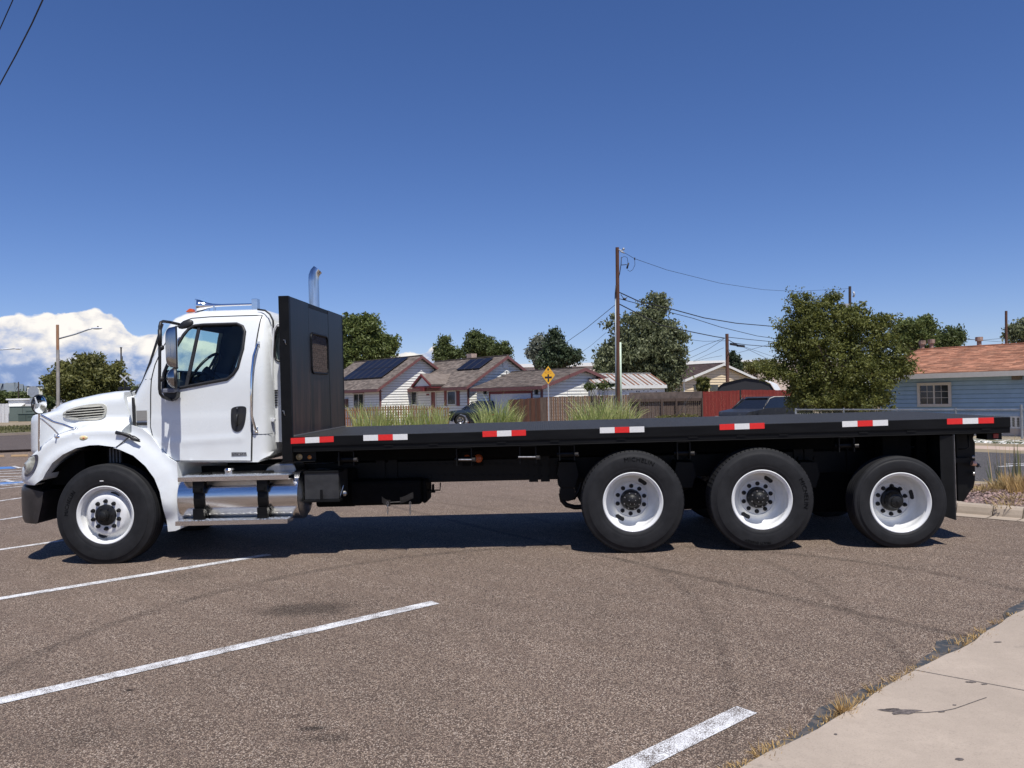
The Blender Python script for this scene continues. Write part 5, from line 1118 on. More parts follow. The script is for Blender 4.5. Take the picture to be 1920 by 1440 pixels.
def wheel(px, py, Ro, kind, text=None):
    c = T(px, py, .0); g = bpy.data.objects.new('wheel', None); COL.objects.link(g); g.parent = truck; g.location = (c.x, 0, c.z if kind != 'inner' else c.z); g.empty_display_size = .1
    ty_ = tyre_mesh(Ro).build('tyre', M_tyre, g, 38)
    if kind == 'drive':
        # shoulder notches of the tread
        mb = MB()
        for k in range(74):
            a = 2 * math.pi * k / 74; Mq = Matrix.Rotation(-a, 4, 'Y'); mb.box(Ro - .010, Ro + .0012, .018, .046, -.0028, .0028, Mq); mb.box(Ro - .006, Ro + .001, .055, .235, -.003, .003, Mq)
        mb.build('tread_sipe', M_blk2, g)['kind'] = 'stuff'
    if kind == 'steer':
        pr = [(.03, .270), (.012, .286), (.006, .297), (.010, .305), (.016, .304), (.014, .297), (.022, .286), (.034, .280), (.05, .276), (.085, .270), (.105, .262), (.100, .250), (.078, .232), (.05, .212), (.038, .196), (.034, .17), (.034, .105), (.05, .1)]
        rim = MB().lathe(pr, n=96).build('rim', M_rim, g, 45)
        nuts(g, .143, .034, .005, R(90))
        mb = MB(); mb.lathe([(-.055, .001), (-.055, .03), (-.048, .042), (-.03, .046), (-.028, .052), (.0, .056), (.004, .09), (.012, .108), (.05, .11)], n=40); ring_nuts(mb, 6, .075, .003, -.006, .009); mb.build('hub', M_hub, g, 40)
        mb = MB(); handhole(mb, R(68), .225, .066, -.75); mb.build('hand_hole_disc', M_gap, g); mb = MB(); handhole(mb, R(255), .225, .066, -.75); mb.build('hand_hole_disc', M_gap, g)
        mb = MB(); mb.box(-.04, 0, -.004, -.003, .352, .362); mb.build('tyre_sticker', M_wt, g)
        rubber_letters('MICHELIN', .385, .055, 160, g, -.006)
    else:
        dd = .212 if kind != 'tag' else .245
        pr = [(.03, .270), (.012, .286), (.006, .297), (.010, .305), (.016, .304), (.014, .297), (.024, .288), (.04, .280), (.06, .272), (.07, .272), (.09, .278), (.13, .276), (dd - .02, .268), (dd + .005, .250), (dd + .014, .225), (dd + .008, .2), (dd - .002, .188), (dd - .016, .184), (dd - .019, .178), (dd - .012, .172), (dd - .012, .09), (dd, .08)]
        rim = MB().lathe(pr, n=96).build('rim', M_rim, g, 45); yf_ = dd - .012
        a0_ = R(15); nuts(g, .143, yf_, yf_ - .028, a0_, kind == 'tag')
        mb = MB()
        if kind == 'drive':
            mb.lathe([(yf_ - .135, .001), (yf_ - .135, .03), (yf_ - .128, .045), (yf_ - .12, .06), (yf_ - .105, .068), (yf_ - .10, .09), (yf_ - .085, .094), (yf_ - .08, .1), (yf_ - .02, .108), (yf_, .11)], n=40); hb_l = [(8, .082, yf_ - .098, yf_ - .108, .0075), (5, .034, yf_ - .132, yf_ - .138, .005)]
        else: hb_l = []; mb.lathe([(yf_ - .155, .001), (yf_ - .155, .035), (yf_ - .15, .05), (yf_ - .12, .054), (yf_ - .115, .07), (yf_ - .09, .085), (yf_ - .04, .09), (yf_ - .03, .11), (yf_, .112)], n=40); mb.lathe([(yf_ - .17, .001), (yf_ - .168, .012), (yf_ - .155, .014)], n=12)
        mb.build('hub', M_hub, g, 40)
        for (n_, r_, ya_, yb_, rb_) in hb_l:
            q_ = MB(); q_.cyl((0, ya_, 0), (0, yb_, 0), rb_, 6); me_ = q_.mesh('hub_bolt'); me_.materials.append(M_steel)
            for k in range(n_): a = 2 * math.pi * k / n_ + .3; o = bpy.data.objects.new('hub_bolt', me_); COL.objects.link(o); o.parent = g; o.location = (r_ * math.cos(a), 0, r_ * math.sin(a))
        hh_ = {'drive': ((R(55), R(238)), .222), 'tag': ((R(12),), .222)}[kind]
        for a in hh_[0]: mb = MB(); handhole(mb, a, hh_[1], dd + .011, .0); mb.build('hand_hole_disc', M_gap, g)
        if text: 
            for tx_, r_, sz, am in text: rubber_letters(tx_, r_, sz, am, g, -.0068)
    return g
print('wheel z', [round(T(*p, 0).z, 3) for p in ((196, 968.6), (1187, 939.8), (1429.5, 938.4), (1690, 944))])
wheels = [wheel(196, 968.6, .528, 'steer'), wheel(1187, 939.8, .522, 'drive', [('MICHELIN', .415, .062, 80)]),
          wheel(1429.5, 938.4, .522, 'drive', [('MICHELIN', .415, .062, 8), ('MULTI ENERGY', .42, .034, 262)]), wheel(1690, 944, .464, 'tag')]
for w_, hz2 in zip(wheels, (.508, .518, .512, .451)):                       # tyres flattened where they stand
    w_.location.z = hz2
    for v in w_.children[0].data.vertices:
        if v.co.z < -hz2 + .003: v.co.z = -hz2 + .003; v.co.y += -.004 if v.co.y < .1 else .004
def copyw(w_, y, flip=False):
    c = w_.copy(); COL.objects.link(c); c.parent = truck; c.location = (w_.location.x, y, w_.location.z)
    if flip: c.rotation_euler = (0, 0, math.pi)
    for ch in w_.children:
        d = ch.copy(); COL.objects.link(d); d.parent = c
        for e in ch.children: f = e.copy(); COL.objects.link(f); f.parent = d
copyw(wheels[0], W, True)
for w_ in wheels[1:]: copyw(w_, W, True)
for w_, Ro in zip(wheels[1:], (.522, .522, .464)):                         # inner tyres of the dual wheels
    t2 = w_.children[0]
    for y in (.315, W - .315 - .27):
        d = t2.copy(); COL.objects.link(d); d.parent = truck; d.location = (w_.location.x, y, w_.location.z); d.name = 'inner_tyre'
        r2 = MB().lathe([(.02, .30), (.04, .28), (.2, .27), (.25, .30)], n=40).build('inner_rim', M_rim, truck, 45); r2.location = d.location
# ------------------------------------------------------------------ background buildings
EA = math.atan2(-.785, .62)
M_core = mat('lap_shade_core', (.36, .35, .33), .9)  # darker than the siding, so gaps between boards paint the lap shade
M_side = mat('white_siding', (.80, .79, .73), .6, var=.05, scale=2); M_sideb = mat('blue_siding', (.33, .47, .60), .6, var=.07, scale=2); M_sidec = mat('cream_siding', (.74, .60, .40), .6, var=.05)
M_trim = mat('mauve_red_trim', (.17, .07, .066), .6, var=.12); M_trimd = mat('dark_red_trim', (.20, .035, .035), .6, var=.12); M_wtrim = mat('white_trim', (.72, .71, .67), .6, var=.05); M_btrim = mat('beige_trim', (.60, .56, .50), .6, var=.05)
M_sh = mat('brown_grey_shingles', (.135, .105, .085), .95, scale=3, col2=(.20, .165, .14), island=.35, bump=.01); M_sho = mat('orange_shingles', (.36, .17, .10), .95, scale=3, col2=(.52, .27, .17), island=.32, bump=.01); M_shd = mat('dark_brown_shingles', (.085, .055, .05), .95, scale=3, col2=(.12, .08, .07), island=.3, bump=.01)
M_pane = mat('window_pane', (.035, .04, .042), .08, var=.5, scale=1.5, spec=.8); M_panel = mat('solar_cell', (.010, .011, .020), .35, var=.3, scale=3, spec=.15); M_pnf = mat('panel_frame', (.03, .03, .04), .6, spec=.2)
M_garage = mat('garage_door', (.62, .63, .66), .55, var=.05)
class House:
    def __init__(s, name, label, px, Y, half, L_, ez, rz, shm, core=M_core, cat='house', ang=EA, oh=.35, ov=.30, sidem=M_side, trim=M_trim, px_peak=None, shing=True, board=.19, boards=True):
        O = WP(px, 750, Y); O = Vector((O.x, Y, gz(O.x, Y)))
        s.f = flatframe(O, ang); s.root = empty(name, s.f.M(), label, cat); s.L, s.h, s.ez, s.rz, s.oh, s.ov = L_, half, ez, rz, oh, ov
        s.sidem, s.trim = sidem, trim
        mb = MB(); sec = [(0, -.3), (2 * half, -.3), (2 * half, ez), (half, rz - .05), (0, ez)]
        mb.prism([(-L_, y, z) for y, z in sec][::-1], (L_, 0, 0)); mb.build('wall', core, s.root)
        sl = (rz - ez) / half; s.sl = sl
        for sg in (1, -1):            # the two roof slopes
            y0 = -oh if sg > 0 else 2 * half + oh; z0 = ez - sl * oh
            mb = MB(); mb.prism([(-L_ - ov, y0, z0 + .02), (-L_ - ov, half, rz + .02), (-L_ - ov, half, rz + .14), (-L_ - ov, y0, z0 + .14)][::sg], (L_ + 2 * ov, 0, 0)); mb.build('roof', shm, s.root)
            if not shing: continue
            ln = math.hypot(half + oh, rz - z0); cs = int(ln / .17); sm = MB(); tabs = int((L_ + 2 * ov) / .34)
            if sg < 0: cs, tabs = cs // 2, tabs // 3
            cs, tabs = max(cs, 2), max(tabs, 3)
            for i in range(cs):
                t0, t1 = i / cs, min(1, (i + 1.25) / cs)
                for j in range(tabs + 1):
                    xa = -L_ - ov + (L_ + 2 * ov) * max(0, (j - .5 * (i % 2))) / tabs; xb_ = -L_ - ov + (L_ + 2 * ov) * min(tabs, j + 1 - .5 * (i % 2)) / tabs
                    if xb_ - xa < .03: continue
                    ya, yb = y0 + (half - y0) * t0, y0 + (half - y0) * t1; za, zb_ = z0 + (rz - z0) * t0 + .145, z0 + (rz - z0) * t1 + .145
                    hh = .022 + rnd.random() * .014
                    sm.add([(xa, ya, za), (xb_, ya, za), (xb_, yb, zb_), (xa, yb, zb_), (xa, ya, za + hh), (xb_, ya, za + hh), (xb_, yb, zb_ + .002), (xa, yb, zb_ + .002)], [(0, 1, 5, 4), (4, 5, 6, 7), (1, 2, 6, 5), (0, 4, 7, 3)])
            o = sm.build('shingle_courses', shm, s.root); o['kind'] = 'stuff'
        mb = MB(); mb.box(-L_ - ov, ov, half - .12, half + .12, rz + .15, rz + .19); mb.build('ridge_cap', shm, s.root)
        z0 = ez - sl * oh
        mb = MB(); mb.box(-L_ - ov, ov - .03, -oh - .035, -oh - .002, z0 - .06, z0 + .13); mb.box(-L_ - ov, ov - .04, -oh, -.0, z0 - .03, z0 + .015); mb.build('eave_board', s.trim, s.root)
        for sg in (1, -1):
            ya = -oh if sg > 0 else 2 * half + oh
            mb = MB(); mb.prism([(ov + .002, ya, z0 - .07), (ov + .002, half, rz - .07), (ov + .002, half, rz + .13), (ov + .002, ya, z0 + .13)][::sg], (.035, 0, 0)); mb.build('rake_board', s.trim, s.root)
        if boards:
            z = .0; n = 0
            while z < ez - .05:
                z1 = min(z + board, ez - .02); mb = MB(); mb.prism([(-L_ + .0, -.004, z + .03), (-L_, -.045, z + .03), (-L_, -.014, z1), (-L_, -.004, z1)], (L_ - .09, 0, 0)); mb.build('siding_board', sidem, s.root); z += board
            z = .0
            while z < rz - .1:
                z1 = min(z + board, rz - .08); k = lambda q: 0 if q <= ez else (q - ez) / sl
                a0, a1 = k(z), k(z1)
                if half - a1 < .05: break
                mb = MB(); mb.add([(.045, a0 + .08, z + .03), (.045, 2 * half - a0 - .08, z + .03), (.012, 2 * half - a1 - .08, z1), (.012, a1 + .08, z1), (.002, a0 + .08, z + .03), (.002, 2 * half - a0 - .08, z + .03), (.002, 2 * half - a1 - .08, z1), (.002, a1 + .08, z1)], [(0, 1, 2, 3), (4, 0, 3, 7), (1, 5, 6, 2), (0, 4, 5, 1), (3, 2, 6, 7)]); mb.build('siding_board', sidem, s.root); z += board
        mb = MB(); mb.box(-.07, .04, -.045, .07, 0, ez - .02); mb.build('corner_board', s.trim if trim is not M_btrim else sidem, s.root)
    def pv(s, px, py, off_=0): return s.f.hit(px, py, (0, -off_, 0), (0, 1, 0))
    def pu(s, px, py, off_=0): return s.f.hit(px, py, (off_, 0, 0), (1, 0, 0))
    def proof(s, px, py): return s.f.hit(px, py, (0, 0, s.ez + .16), (0, -s.sl, 1))
    def window(s, x0, x1, z0, z1, frame=M_wtrim, mull=1, fw=.07, bars=0, name='window', pane=M_pane):
        mb = MB(); mb.box(x0 - fw, x1 + fw, -.09, -.036, z1, z1 + fw); mb.box(x0 - fw, x1 + fw, -.10, -.036, z0 - fw, z0); mb.box(x0 - fw, x0, -.085, -.036, z0, z1); mb.box(x1, x1 + fw, -.085, -.036, z0, z1)
        for i in range(mull): x = x0 + (x1 - x0) * (i + 1) / (mull + 1); mb.box(x - .03, x + .03, -.075, -.036, z0, z1)
        w = mb.build(name, frame, s.root); mb = MB()
        for i in range(mull + 1):
            a, b_ = x0 + (x1 - x0) * i / (mull + 1), x0 + (x1 - x0) * (i + 1) / (mull + 1); MB().box(a + .01, b_ - .01, -.05, -.037, z0, z1).build('pane', pane, w)
            if bars:
                mb.box((a + b_) / 2 - .008, (a + b_) / 2 + .008, -.056, -.05, z0, z1)
                for k in (1, 2): mb.box(a, b_, -.056, -.05, z0 + (z1 - z0) * k / 3 - .008, z0 + (z1 - z0) * k / 3 + .008)
        if bars: mb.build('window_bars', frame, w)
        return w
    def solar(s, pxs, nu, nv):
        P_ = [s.proof(*p) for p in pxs]; a, b_, c_, d_ = P_     # bottom left, top left, top right, bottom right
        xs = [min(a.x, b_.x), max(c_.x, d_.x)]; x0, x1 = (a.x + b_.x) / 2, (c_.x + d_.x) / 2; y0, y1 = (a.y + d_.y) / 2, (b_.y + c_.y) / 2
        for i in range(nu):
            for j in range(nv):
                u0, u1 = x0 + (x1 - x0) * i / nu + .02, x0 + (x1 - x0) * (i + 1) / nu - .02; v0, v1 = y0 + (y1 - y0) * j / nv + .02, y0 + (y1 - y0) * (j + 1) / nv - .02
                zz = lambda v: s.ez + s.sl * v + .25
                mb = MB(); q = [(u0, v0, zz(v0)), (u1, v0, zz(v0)), (u1, v1, zz(v1)), (u0, v1, zz(v1))]; mb.prism(q, (0, 0, .04)); o = mb.build('solar_panel', M_panel, s.root)
                mb = MB()
                for (p, q2) in ((q[0], q[1]), (q[1], q[2]), (q[2], q[3]), (q[3], q[0])): mb.tube([(p[0], p[1], p[2] + .042), (q2[0], q2[1], q2[2] + .042)], .008, 4)
                mb.build('panel_rim', M_pnf, o)
def zat(px, py, Y): return WP(px, py, Y).z
# house with the big solar array
def mk(name, label, px, Y, peakpx, leftpx, ey, py_, shm, **kw):
    O = WP(px, 750, Y); g0 = gz(O.x, Y); k = (peakpx - 960) / F; half = (k * Y - O.x) / (.785 - k * .62); kl = (leftpx - 960) / F; L_ = (kl * Y - O.x) / (-.62 - kl * .785) if leftpx is not None else 9
    Yp = Y + .62 * half; return House(name, label, px, Y, half, abs(L_), zat(px, ey, Y) - g0 + .05, zat(peakpx, py_, Yp) - g0 - .1, shm, **kw)
h1 = mk('house', 'white sided house with a large dark solar array, left of the others', 713, 58, 787, 600, 727, 668, M_sh, oh=.45, ov=.4)
h1.solar([(646, 714), (682, 681), (767, 671.5), (714, 711.5)], 6, 2)
a, b = h1.pv(665, 760), h1.pv(682.5, 739); h1.window(a.x, b.x, .85, b.z, M_btrim, 1); MB().box(a.x - .1, b.x + .1, -.12, -.04, b.z + .08, b.z + .25).build('window_head', M_trim, h1.root)
p = h1.pv(651, 755); MB().box(p.x - .25, p.x + .25, -.2, -.04, p.z - .35, p.z + .3).build('meter_box', mat('meter_box', (.12, .05, .045), .6), h1.root)
h2 = mk('house', 'white sided house with porch gable and one small solar array', 878, 54, 947.5, 755, 724, 668, M_sh, oh=.4, ov=.35)
h2.solar([(858, 696.5), (880, 677), (924, 673.5), (900, 694)], 3, 1)
# porch, door, windows with shutters
for (x0, x1, y0, y1, fr_, mu) in ((773, 783, 758, 735, M_wtrim, 0), (841, 855, 758, 734, M_wtrim, 0)):
    a, b = h2.pv(x0, y0), h2.pv(x1, y1); h2.window(a.x, b.x, a.z, b.z, fr_, mu)
for (x0, x1) in ((834.5, 839), (857.5, 862.5)): a, b = h2.pv(x0, 761), h2.pv(x1, 733); MB().box(a.x, b.x, -.07, -.036, a.z, b.z).build('shutter', M_trimd, h2.root)
a, b = h2.pv(810, 764), h2.pv(817.5, 735); w = h2.window(a.x, b.x, .1, b.z, M_wtrim, 0, name='door', pane=M_trimd)
pa, pb, pc = h2.pv(773, 725.5, 1.2), h2.pv(808, 723.5, 1.2), h2.pv(790, 704, 1.2)
mb = MB(); pz = (pa.z + pb.z) / 2
hw_ = (pb.x - pa.x) / 2; cx_ = (pb.x + pa.x) / 2
mb.prism([(cx_ - hw_ * .8, -1.15, pz + .02), (cx_ + hw_ * .8, -1.15, pz + .02), (cx_, -1.15, pc.z - .14)], (0, .1, 0)); mb.build('porch_gable', M_side, h2.root)
for sg in (-1, 1):
    mb = MB(); q = [(cx_ + sg * hw_ * 1.02, -1.22, pz - .02), (cx_, -1.22, pc.z), (cx_, -1.22, pc.z + .14), (cx_ + sg * hw_ * 1.06, -1.22, pz + .12)]; mb.prism(q if sg < 0 else q[::-1], (0, 3.2, 0)); mb.build('porch_roof', M_sh, h2.root)
    mb = MB(); q = [(x, -1.27, z - .04) for x, _, z in q]; mb.prism(q if sg < 0 else q[::-1], (0, .045, 0)); mb.build('porch_rake', M_trimd, h2.root)
mb = MB(); mb.box(cx_ - hw_, cx_ + hw_, -1.2, -.02, pz - .12, pz - .0); mb.box(cx_ - .1, cx_ + .35, -1.25, -1.0, pz - .35, pz - .12); mb.build('porch_beam', M_trimd, h2.root)
p = h2.pv(803, 740); MB().box(p.x - .18, p.x + .18, -.06, -.036, p.z - .06, p.z + .06).build('name_plate', M_trimd, h2.root)
p = h2.f.hit(873, 668, (0, h2.h, h2.rz), (0, 1, 0)); MB().box(p.x - .3, p.x + .3, h2.h + .3, h2.h + .8, h2.rz - .4, h2.rz + .55).build('chimney', mat('pale_chimney_brick', (.40, .30, .24), .9, var=.3, scale=9), h2.root)
p = h2.pu(947, 684); MB().prism([(.05, p.y - .22, p.z - .25), (.05, p.y + .22, p.z - .25), (.05, p.y + .22, p.z + .2), (.05, p.y, p.z + .38), (.05, p.y - .22, p.z + .2)], (.03, 0, 0)).build('gable_vent', M_wtrim, h2.root)
h3 = mk('garage', 'low white garage with brown roof and red trim behind the crossroad sign', 1016, 48, 1091, 894, 727, 691, M_sh, oh=.3, ov=.35)
a, b = h3.pv(921, 770), h3.pv(997, 737); mb = MB()
for k in range(4): MB().box(a.x, b.x, -.05, -.036, .02 + k * (b.z) / 4 * .99, (k + 1) * b.z / 4 * .985).build('garage_door_panel', M_garage, h3.root)
mb = MB(); mb.box(a.x - .12, b.x + .12, -.08, -.04, b.z + .0, b.z + .16); mb.box(b.x, b.x + .12, -.08, -.04, 0, b.z); mb.box(a.x - .12, a.x, -.08, -.04, 0, b.z); mb.build('garage_door_frame', M_trimd, h3.root)
for px in (1008, 912): p = h3.pv(px, 734); mb = MB(); mb.box(p.x - .07, p.x + .07, -.2, -.04, p.z - .18, p.z + .1); mb.build('wall_lamp', M_rub, h3.root)
mb = MB(); p = h3.pu(905, 728); 
for z in np.arange(.5, 2.2, .6): pass
p1, p2 = h2.pu(939, 703), h2.pu(935, 698); mb.tube([(.04, p1.y, p1.z), (.5, p1.y + .1, p1.z - .15), (.55, p1.y + .1, p1.z + .25)], .03, 6); mb.build('gable_bracket', M_rub, h2.root)
# blue house
_O = WP(2010, 750, 28.5); _O = Vector((_O.x, 28.5, gz(_O.x, 28.5))); _f2 = flatframe(_O, EA); _ez = _f2.hit(1800, 698.5, (0, -.7, 0), (0, 1, 0)).z - .13; _rz = _f2.hit(1830, 648.5, (0, 4.2, 0), (0, 1, 0)).z - .17; _L = -_f2.hit(1650, 720, (0, 0, 0), (0, 1, 0)).x
_ez = _ez + (_rz - _ez) / 4.9 * .7; print('blue', _ez, _rz, _L)
hb_ = House('house', 'pale blue house with orange shingle roof at the right', 2010, 28.5, 4.2, _L, _ez, _rz, M_sho, core=mat('blue_lap_shade_core', (.27, .39, .50), .9), sidem=M_sideb, trim=M_btrim, oh=.7, ov=.3, board=.17)  # core in a darker siding blue paints lap shade into the board gaps
def fitblue():
    e_ = hb_.pv(1800, 698.5, .7); r_ = hb_.f.hit(1800, 651, (0, 4.2, 0), (0, 1, 0)); print('blue eave z', e_.z, 'ridge', r_.z, 'slope', hb_.sl)
fitblue()
a, b = hb_.pv(1727, 757.5), hb_.pv(1779, 722); hb_.window(a.x, b.x, a.z, b.z, M_btrim, 1, .11, 1)
a, b = hb_.pv(1853, 795), hb_.pv(1868, 792)
a, b = hb_.pv(1899, 800), hb_.pv(1913, 783); hb_.window(a.x, b.x, a.z, b.z, M_wtrim, 1, .05)
MB().box(-_L, 0, -.075, -.05, -.1, hb_.pv(1880, 803).z).build('foundation', M_pink, hb_.root)
p = hb_.pv(1907, 707, .2); mb = MB(); mb.box(p.x - .15, p.x + .12, -.3, -.04, p.z - .1, p.z + .12); mb.build('flood_lamp', mat('bronze_lamp', (.15, .12, .09), .5), hb_.root)
for (px, py) in ((1729.5, 650), (1746.5, 648), (1836, 644)):
    p = hb_.f.hit(px, py, (0, 4.2, 0), (0, 1, 0)); mb = MB(); mb.cyl((p.x, 4.2, hb_.rz), (p.x, 4.2, p.z + .15), .09, 10); mb.cyl((p.x, 4.2, p.z + .1), (p.x, 4.2, p.z + .28), .15, 10); mb.build('roof_vent_pipe', M_rust if False else mat('rusty_vent', (.28, .2, .16), .7, .2, var=.4), hb_.root)
a, b = hb_.pv(1850, 793), hb_.pv(1892, 771); 
# cream house behind the weathered fence
h5 = mk('house', 'cream gabled house with dark brown roof behind the weathered fence', 1283, 66, 1352, 1225, 714, 682, M_shd, sidem=M_sidec, core=mat('grey_block', (.30, .29, .28), .9), trim=M_wtrim, oh=.3, ov=.35, board=.22)
mb = MB(); a, b = h5.pu(1300, 732), h5.pu(1318, 722); c_, d_ = h5.pu(1330, 733), h5.pu(1345, 722)
for (p, q) in ((a, b), (c_, d_)): MB().box(.04, .09, p.y, q.y, p.z, q.z).build('window', M_pane, h5.root)
# shed with rusty striped roof
sd_ = House('shed', 'low white shed with rust striped metal roof behind the grass', 1245, 51, 1.9, 4.7, 2.42, 3.15, mat('white_metal_roof', (.50, .48, .45), .5, .2, var=.1), shing=False, sidem=M_side, trim=M_wtrim, ang=R(20), oh=.15, ov=.12, boards=False, core=mat('white_shed_wall', (.66, .68, .70), .7, scale=4, col2=(.72, .73, .74)))
M_rust = mat('rust_streak', (.22, .10, .06), .8, var=.4, scale=9)
for i in range(16):
    x = -4.78 + i * .32; mb = MB(); y0, z0 = -.14, sd_.ez - sd_.sl * .14 + .145
    mb.prism([(x, y0, z0), (x + .10, y0, z0), (x + .10, sd_.h, sd_.rz + .145), (x, sd_.h, sd_.rz + .145)], (0, 0, .03)); mb.build('roof_rib', M_rust if i % 3 != 1 else mat('white_metal_roof', ()), sd_.root)
mb = MB()
for i in range(9): x = -2.9 + i * .28 + rnd.uniform(-.1, .1); z = 2.1 + rnd.uniform(-.1, .12); mb.box(x, x + .07, -.006, -.002, z, z + rnd.uniform(.04, .12))
mb.build('peeled_paint', mat('dark_peeled_wood', (.06, .06, .065), .9), sd_.root)
# carport with a dark arched end
cf = flatframe((WP(1345, 750, 50).x, 50, gz(20, 50)), R(-8)); cp = empty('carport', cf.M(), 'dark arched carport with a white roof behind the red fence', 'carport')
def cp_pt(px, py): q = cf.hit(px, py, (0, 0, 0), (0, 1, 0)); return (q.x, q.z)
ar = [cp_pt(*p) for p in ((1343, 738), (1346, 727), (1356, 719), (1398, 708.5), (1430, 713), (1444, 719), (1453, 733), (1454, 740))]
mb = MB(); mb.prism([(x, 0, z) for x, z in ar], (0, .06, 0)); mb.build('end_panel', mat('dark_carport_sheet', (.018, .018, .022), .7), cp)
mb = MB()
for a, b in zip(ar[:-1], ar[1:]): mb.add([(a[0], -.1, a[1] + .03), (b[0], -.1, b[1] + .03), (b[0] + 1.6, 6.5, b[1] + .03), (a[0] + 1.6, 6.5, a[1] + .03)], [(0, 1, 2, 3)])
mb.build('carport_roof', mat('white_carport_roof', (.72, .72, .70), .5), cp)
mb = MB()
for x in (ar[0][0] + .1, ar[-1][0] - .1): mb.box(x - .05, x + .05, .02, .12, -.1, ar[0][1] + .1)
mb.build('post', M_steel, cp)
# big box building on the skyline
def bigbox(name, label, x0, x1, Y, yt, yb, m1, m2, dep=40, cat='building'):
    A, B = WP(x0, yt, Y), WP(x1, yt, Y); r_ = empty(name, (A.x, Y, 0), label, cat); w = B.x - A.x; zt, zb_ = (A.z + B.z) / 2, WP((x0 + x1) / 2, yb, Y).z
    MB().box(0, w, 0, dep, -.5, zb_).build('wall', m1, r_); MB().box(-.2, w + .2, -.25, dep, zb_, zt).build('parapet', m2, r_)
    mb = MB(); mb.box(0, w, -.06, -.01, zb_ - .35, zb_ - .15); mb.build('wall_band', m1, r_)  # raised band in the wall colour just below the parapet
    for k in range(int(w / 9)): MB().box(k * 9 + .3, k * 9 + .7, -.4, -.01, 0, zb_ - .4).build('pilaster', m1, r_)
    return r_, w, zb_
M_pk = mat('pale_pink_stucco', (.62, .50, .42), .9, var=.06, scale=.4)
bigbox('store_building', 'long pale building with a white parapet on the skyline', 940, 1580, 150, 677.5, 684, M_pk, mat('white_parapet', (.8, .79, .76), .7, var=.03))
rb_, w_b, z_b = bigbox('white_building', 'low white building behind the green utility boxes', 16, 150, 105, 746.5, 749, mat('white_metal_wall', (.66, .66, .65), .6, var=.05, scale=.5), mat('white_roof_edge', (.74, .74, .73), .6), 20)
mb = MB(); mb.box(1.6, 3.6, -.06, -.01, .3, 1.5); mb.build('window', M_pane, rb_); MB().box(1.7, 3.5, -.09, -.06, .4, 1.4).build('blind', M_wtrim, rb_)
MB().prism([(-.3, -3, 1.0), (2.2, -3, 1.0), (2.2, 0, 2.2), (-.3, 0, 2.2)], (0, 0, .12)).build('awning', M_wtrim, rb_)
fA = WP(-40, 760, 95); wf_ = empty('panel_fence', (fA.x, 95, 0), 'whitish panel fence at the far left edge', 'fence'); wd_ = WP(16, 760, 95).x - fA.x; zt = WP(8, 757, 95).z
for k in range(8): MB().box(k * wd_ / 8 + .03, (k + 1) * wd_ / 8 - .03, 0, .08, -.3, zt).build('panel', mat('white_fence_panel', (.60, .60, .60), .7), wf_)
# green utility boxes
M_gb = mat('green_cabinet_paint', (.15, .18, .155), .55, var=.1, scale=1); M_gbd = mat('dark_green_paint', (.085, .11, .09), .55, var=.1, scale=1)
def cabinet(label, x0, x1, yt, yb, Y, m, ang):
    A = WP(x0, yb, Y); B = WP(x1, yb, Y); f = flatframe((A.x, Y, A.z), R(ang)); r_ = empty('utility_cabinet', f.M(), label, 'utility box', 'green utility boxes on the lawn'); w = (B.x - A.x); h = WP(x0, yt, Y).z - A.z
    MB().box(0, w, 0, 1.2, 0, h).build('body', m, r_, bev=.02); MB().box(-.03, w + .03, -.03, 1.23, h, h + .06).build('lid', m, r_, bev=.01)
    MB().box(w * .5 - .01, w * .5 + .01, -.008, -.002, .05, h - .05).build('door_seam', M_gap, r_); MB().box(w * .62, w * .86, -.02, -.002, h * .66, h * .74).build('handle', M_gbd, r_); return r_
cabinet('large grey green utility box at the far left', 17, 70, 763.5, 790, 62, M_gb, -3); cabinet('smaller darker green utility box before the large one', 34, 64, 777, 790.5, 58, M_gbd, -3)

# ------------------------------------------------------------------ fences
def picket_line(root, A, B, n, h0, h1, m, th_=.03, gap=.15, wob=.02, tip=0, names='picket', island=None):
    A, B = Vector(A), Vector(B); d = B - A; ln = d.length; d.normalize(); w = ln / n
    Mf = Matrix(((d.x, -d.y, 0, A.x), (d.y, d.x, 0, A.y), (0, 0, 1, 0), (0, 0, 0, 1))); out = []
    for i in range(n):
        x0, x1 = i * w + w * gap / 2, (i + 1) * w - w * gap / 2; P = Mf @ Vector((x0, 0, 0)); g = gz(P.x, P.y); t_ = (i + .5) / n; h = h0 + (h1 - h0) * t_ + rnd.uniform(-wob, wob); yo = rnd.uniform(-.006, .006)
        mb = MB(); xm_ = (x0 + x1) / 2
        pr = [(x0, yo, g + .03), (x1, yo, g + .03), (x1, yo, g + h - tip), (xm_, yo, g + h), (x0, yo, g + h - tip)] if tip else [(x0, yo, g + .03), (x1, yo, g + .03), (x1, yo, g + h), (x0, yo, g + h)]
        mb.prism(pr, (0, th_, 0), Mf); out.append(mb.build(names, m[i % len(m)] if isinstance(m, list) else m, root))
    return Mf, ln, out
def plank(name, col, col2): return mat(name, col, .9, scale=3, col2=col2, stretch=(6, 6, .8), bump=.004, lo=.3, hi=.7)
M_pk1 = [plank('brown_plank', (.15, .062, .032), (.27, .13, .072)), plank('red_brown_plank', (.18, .068, .036), (.30, .14, .08)), plank('grey_brown_plank', (.14, .075, .046), (.23, .14, .09))]
M_wf = [plank('weathered_plank', (.085, .055, .042), (.16, .115, .09)), plank('weathered_plank_dark', (.065, .043, .034), (.12, .085, .068))]
M_rf = [plank('red_stained_plank', (.16, .018, .014), (.23, .032, .025)), plank('red_stained_plank_light', (.19, .024, .018), (.26, .04, .03))]
def g2(px, Y): P = WP(px, 750, Y); return Vector((P.x, Y, 0))
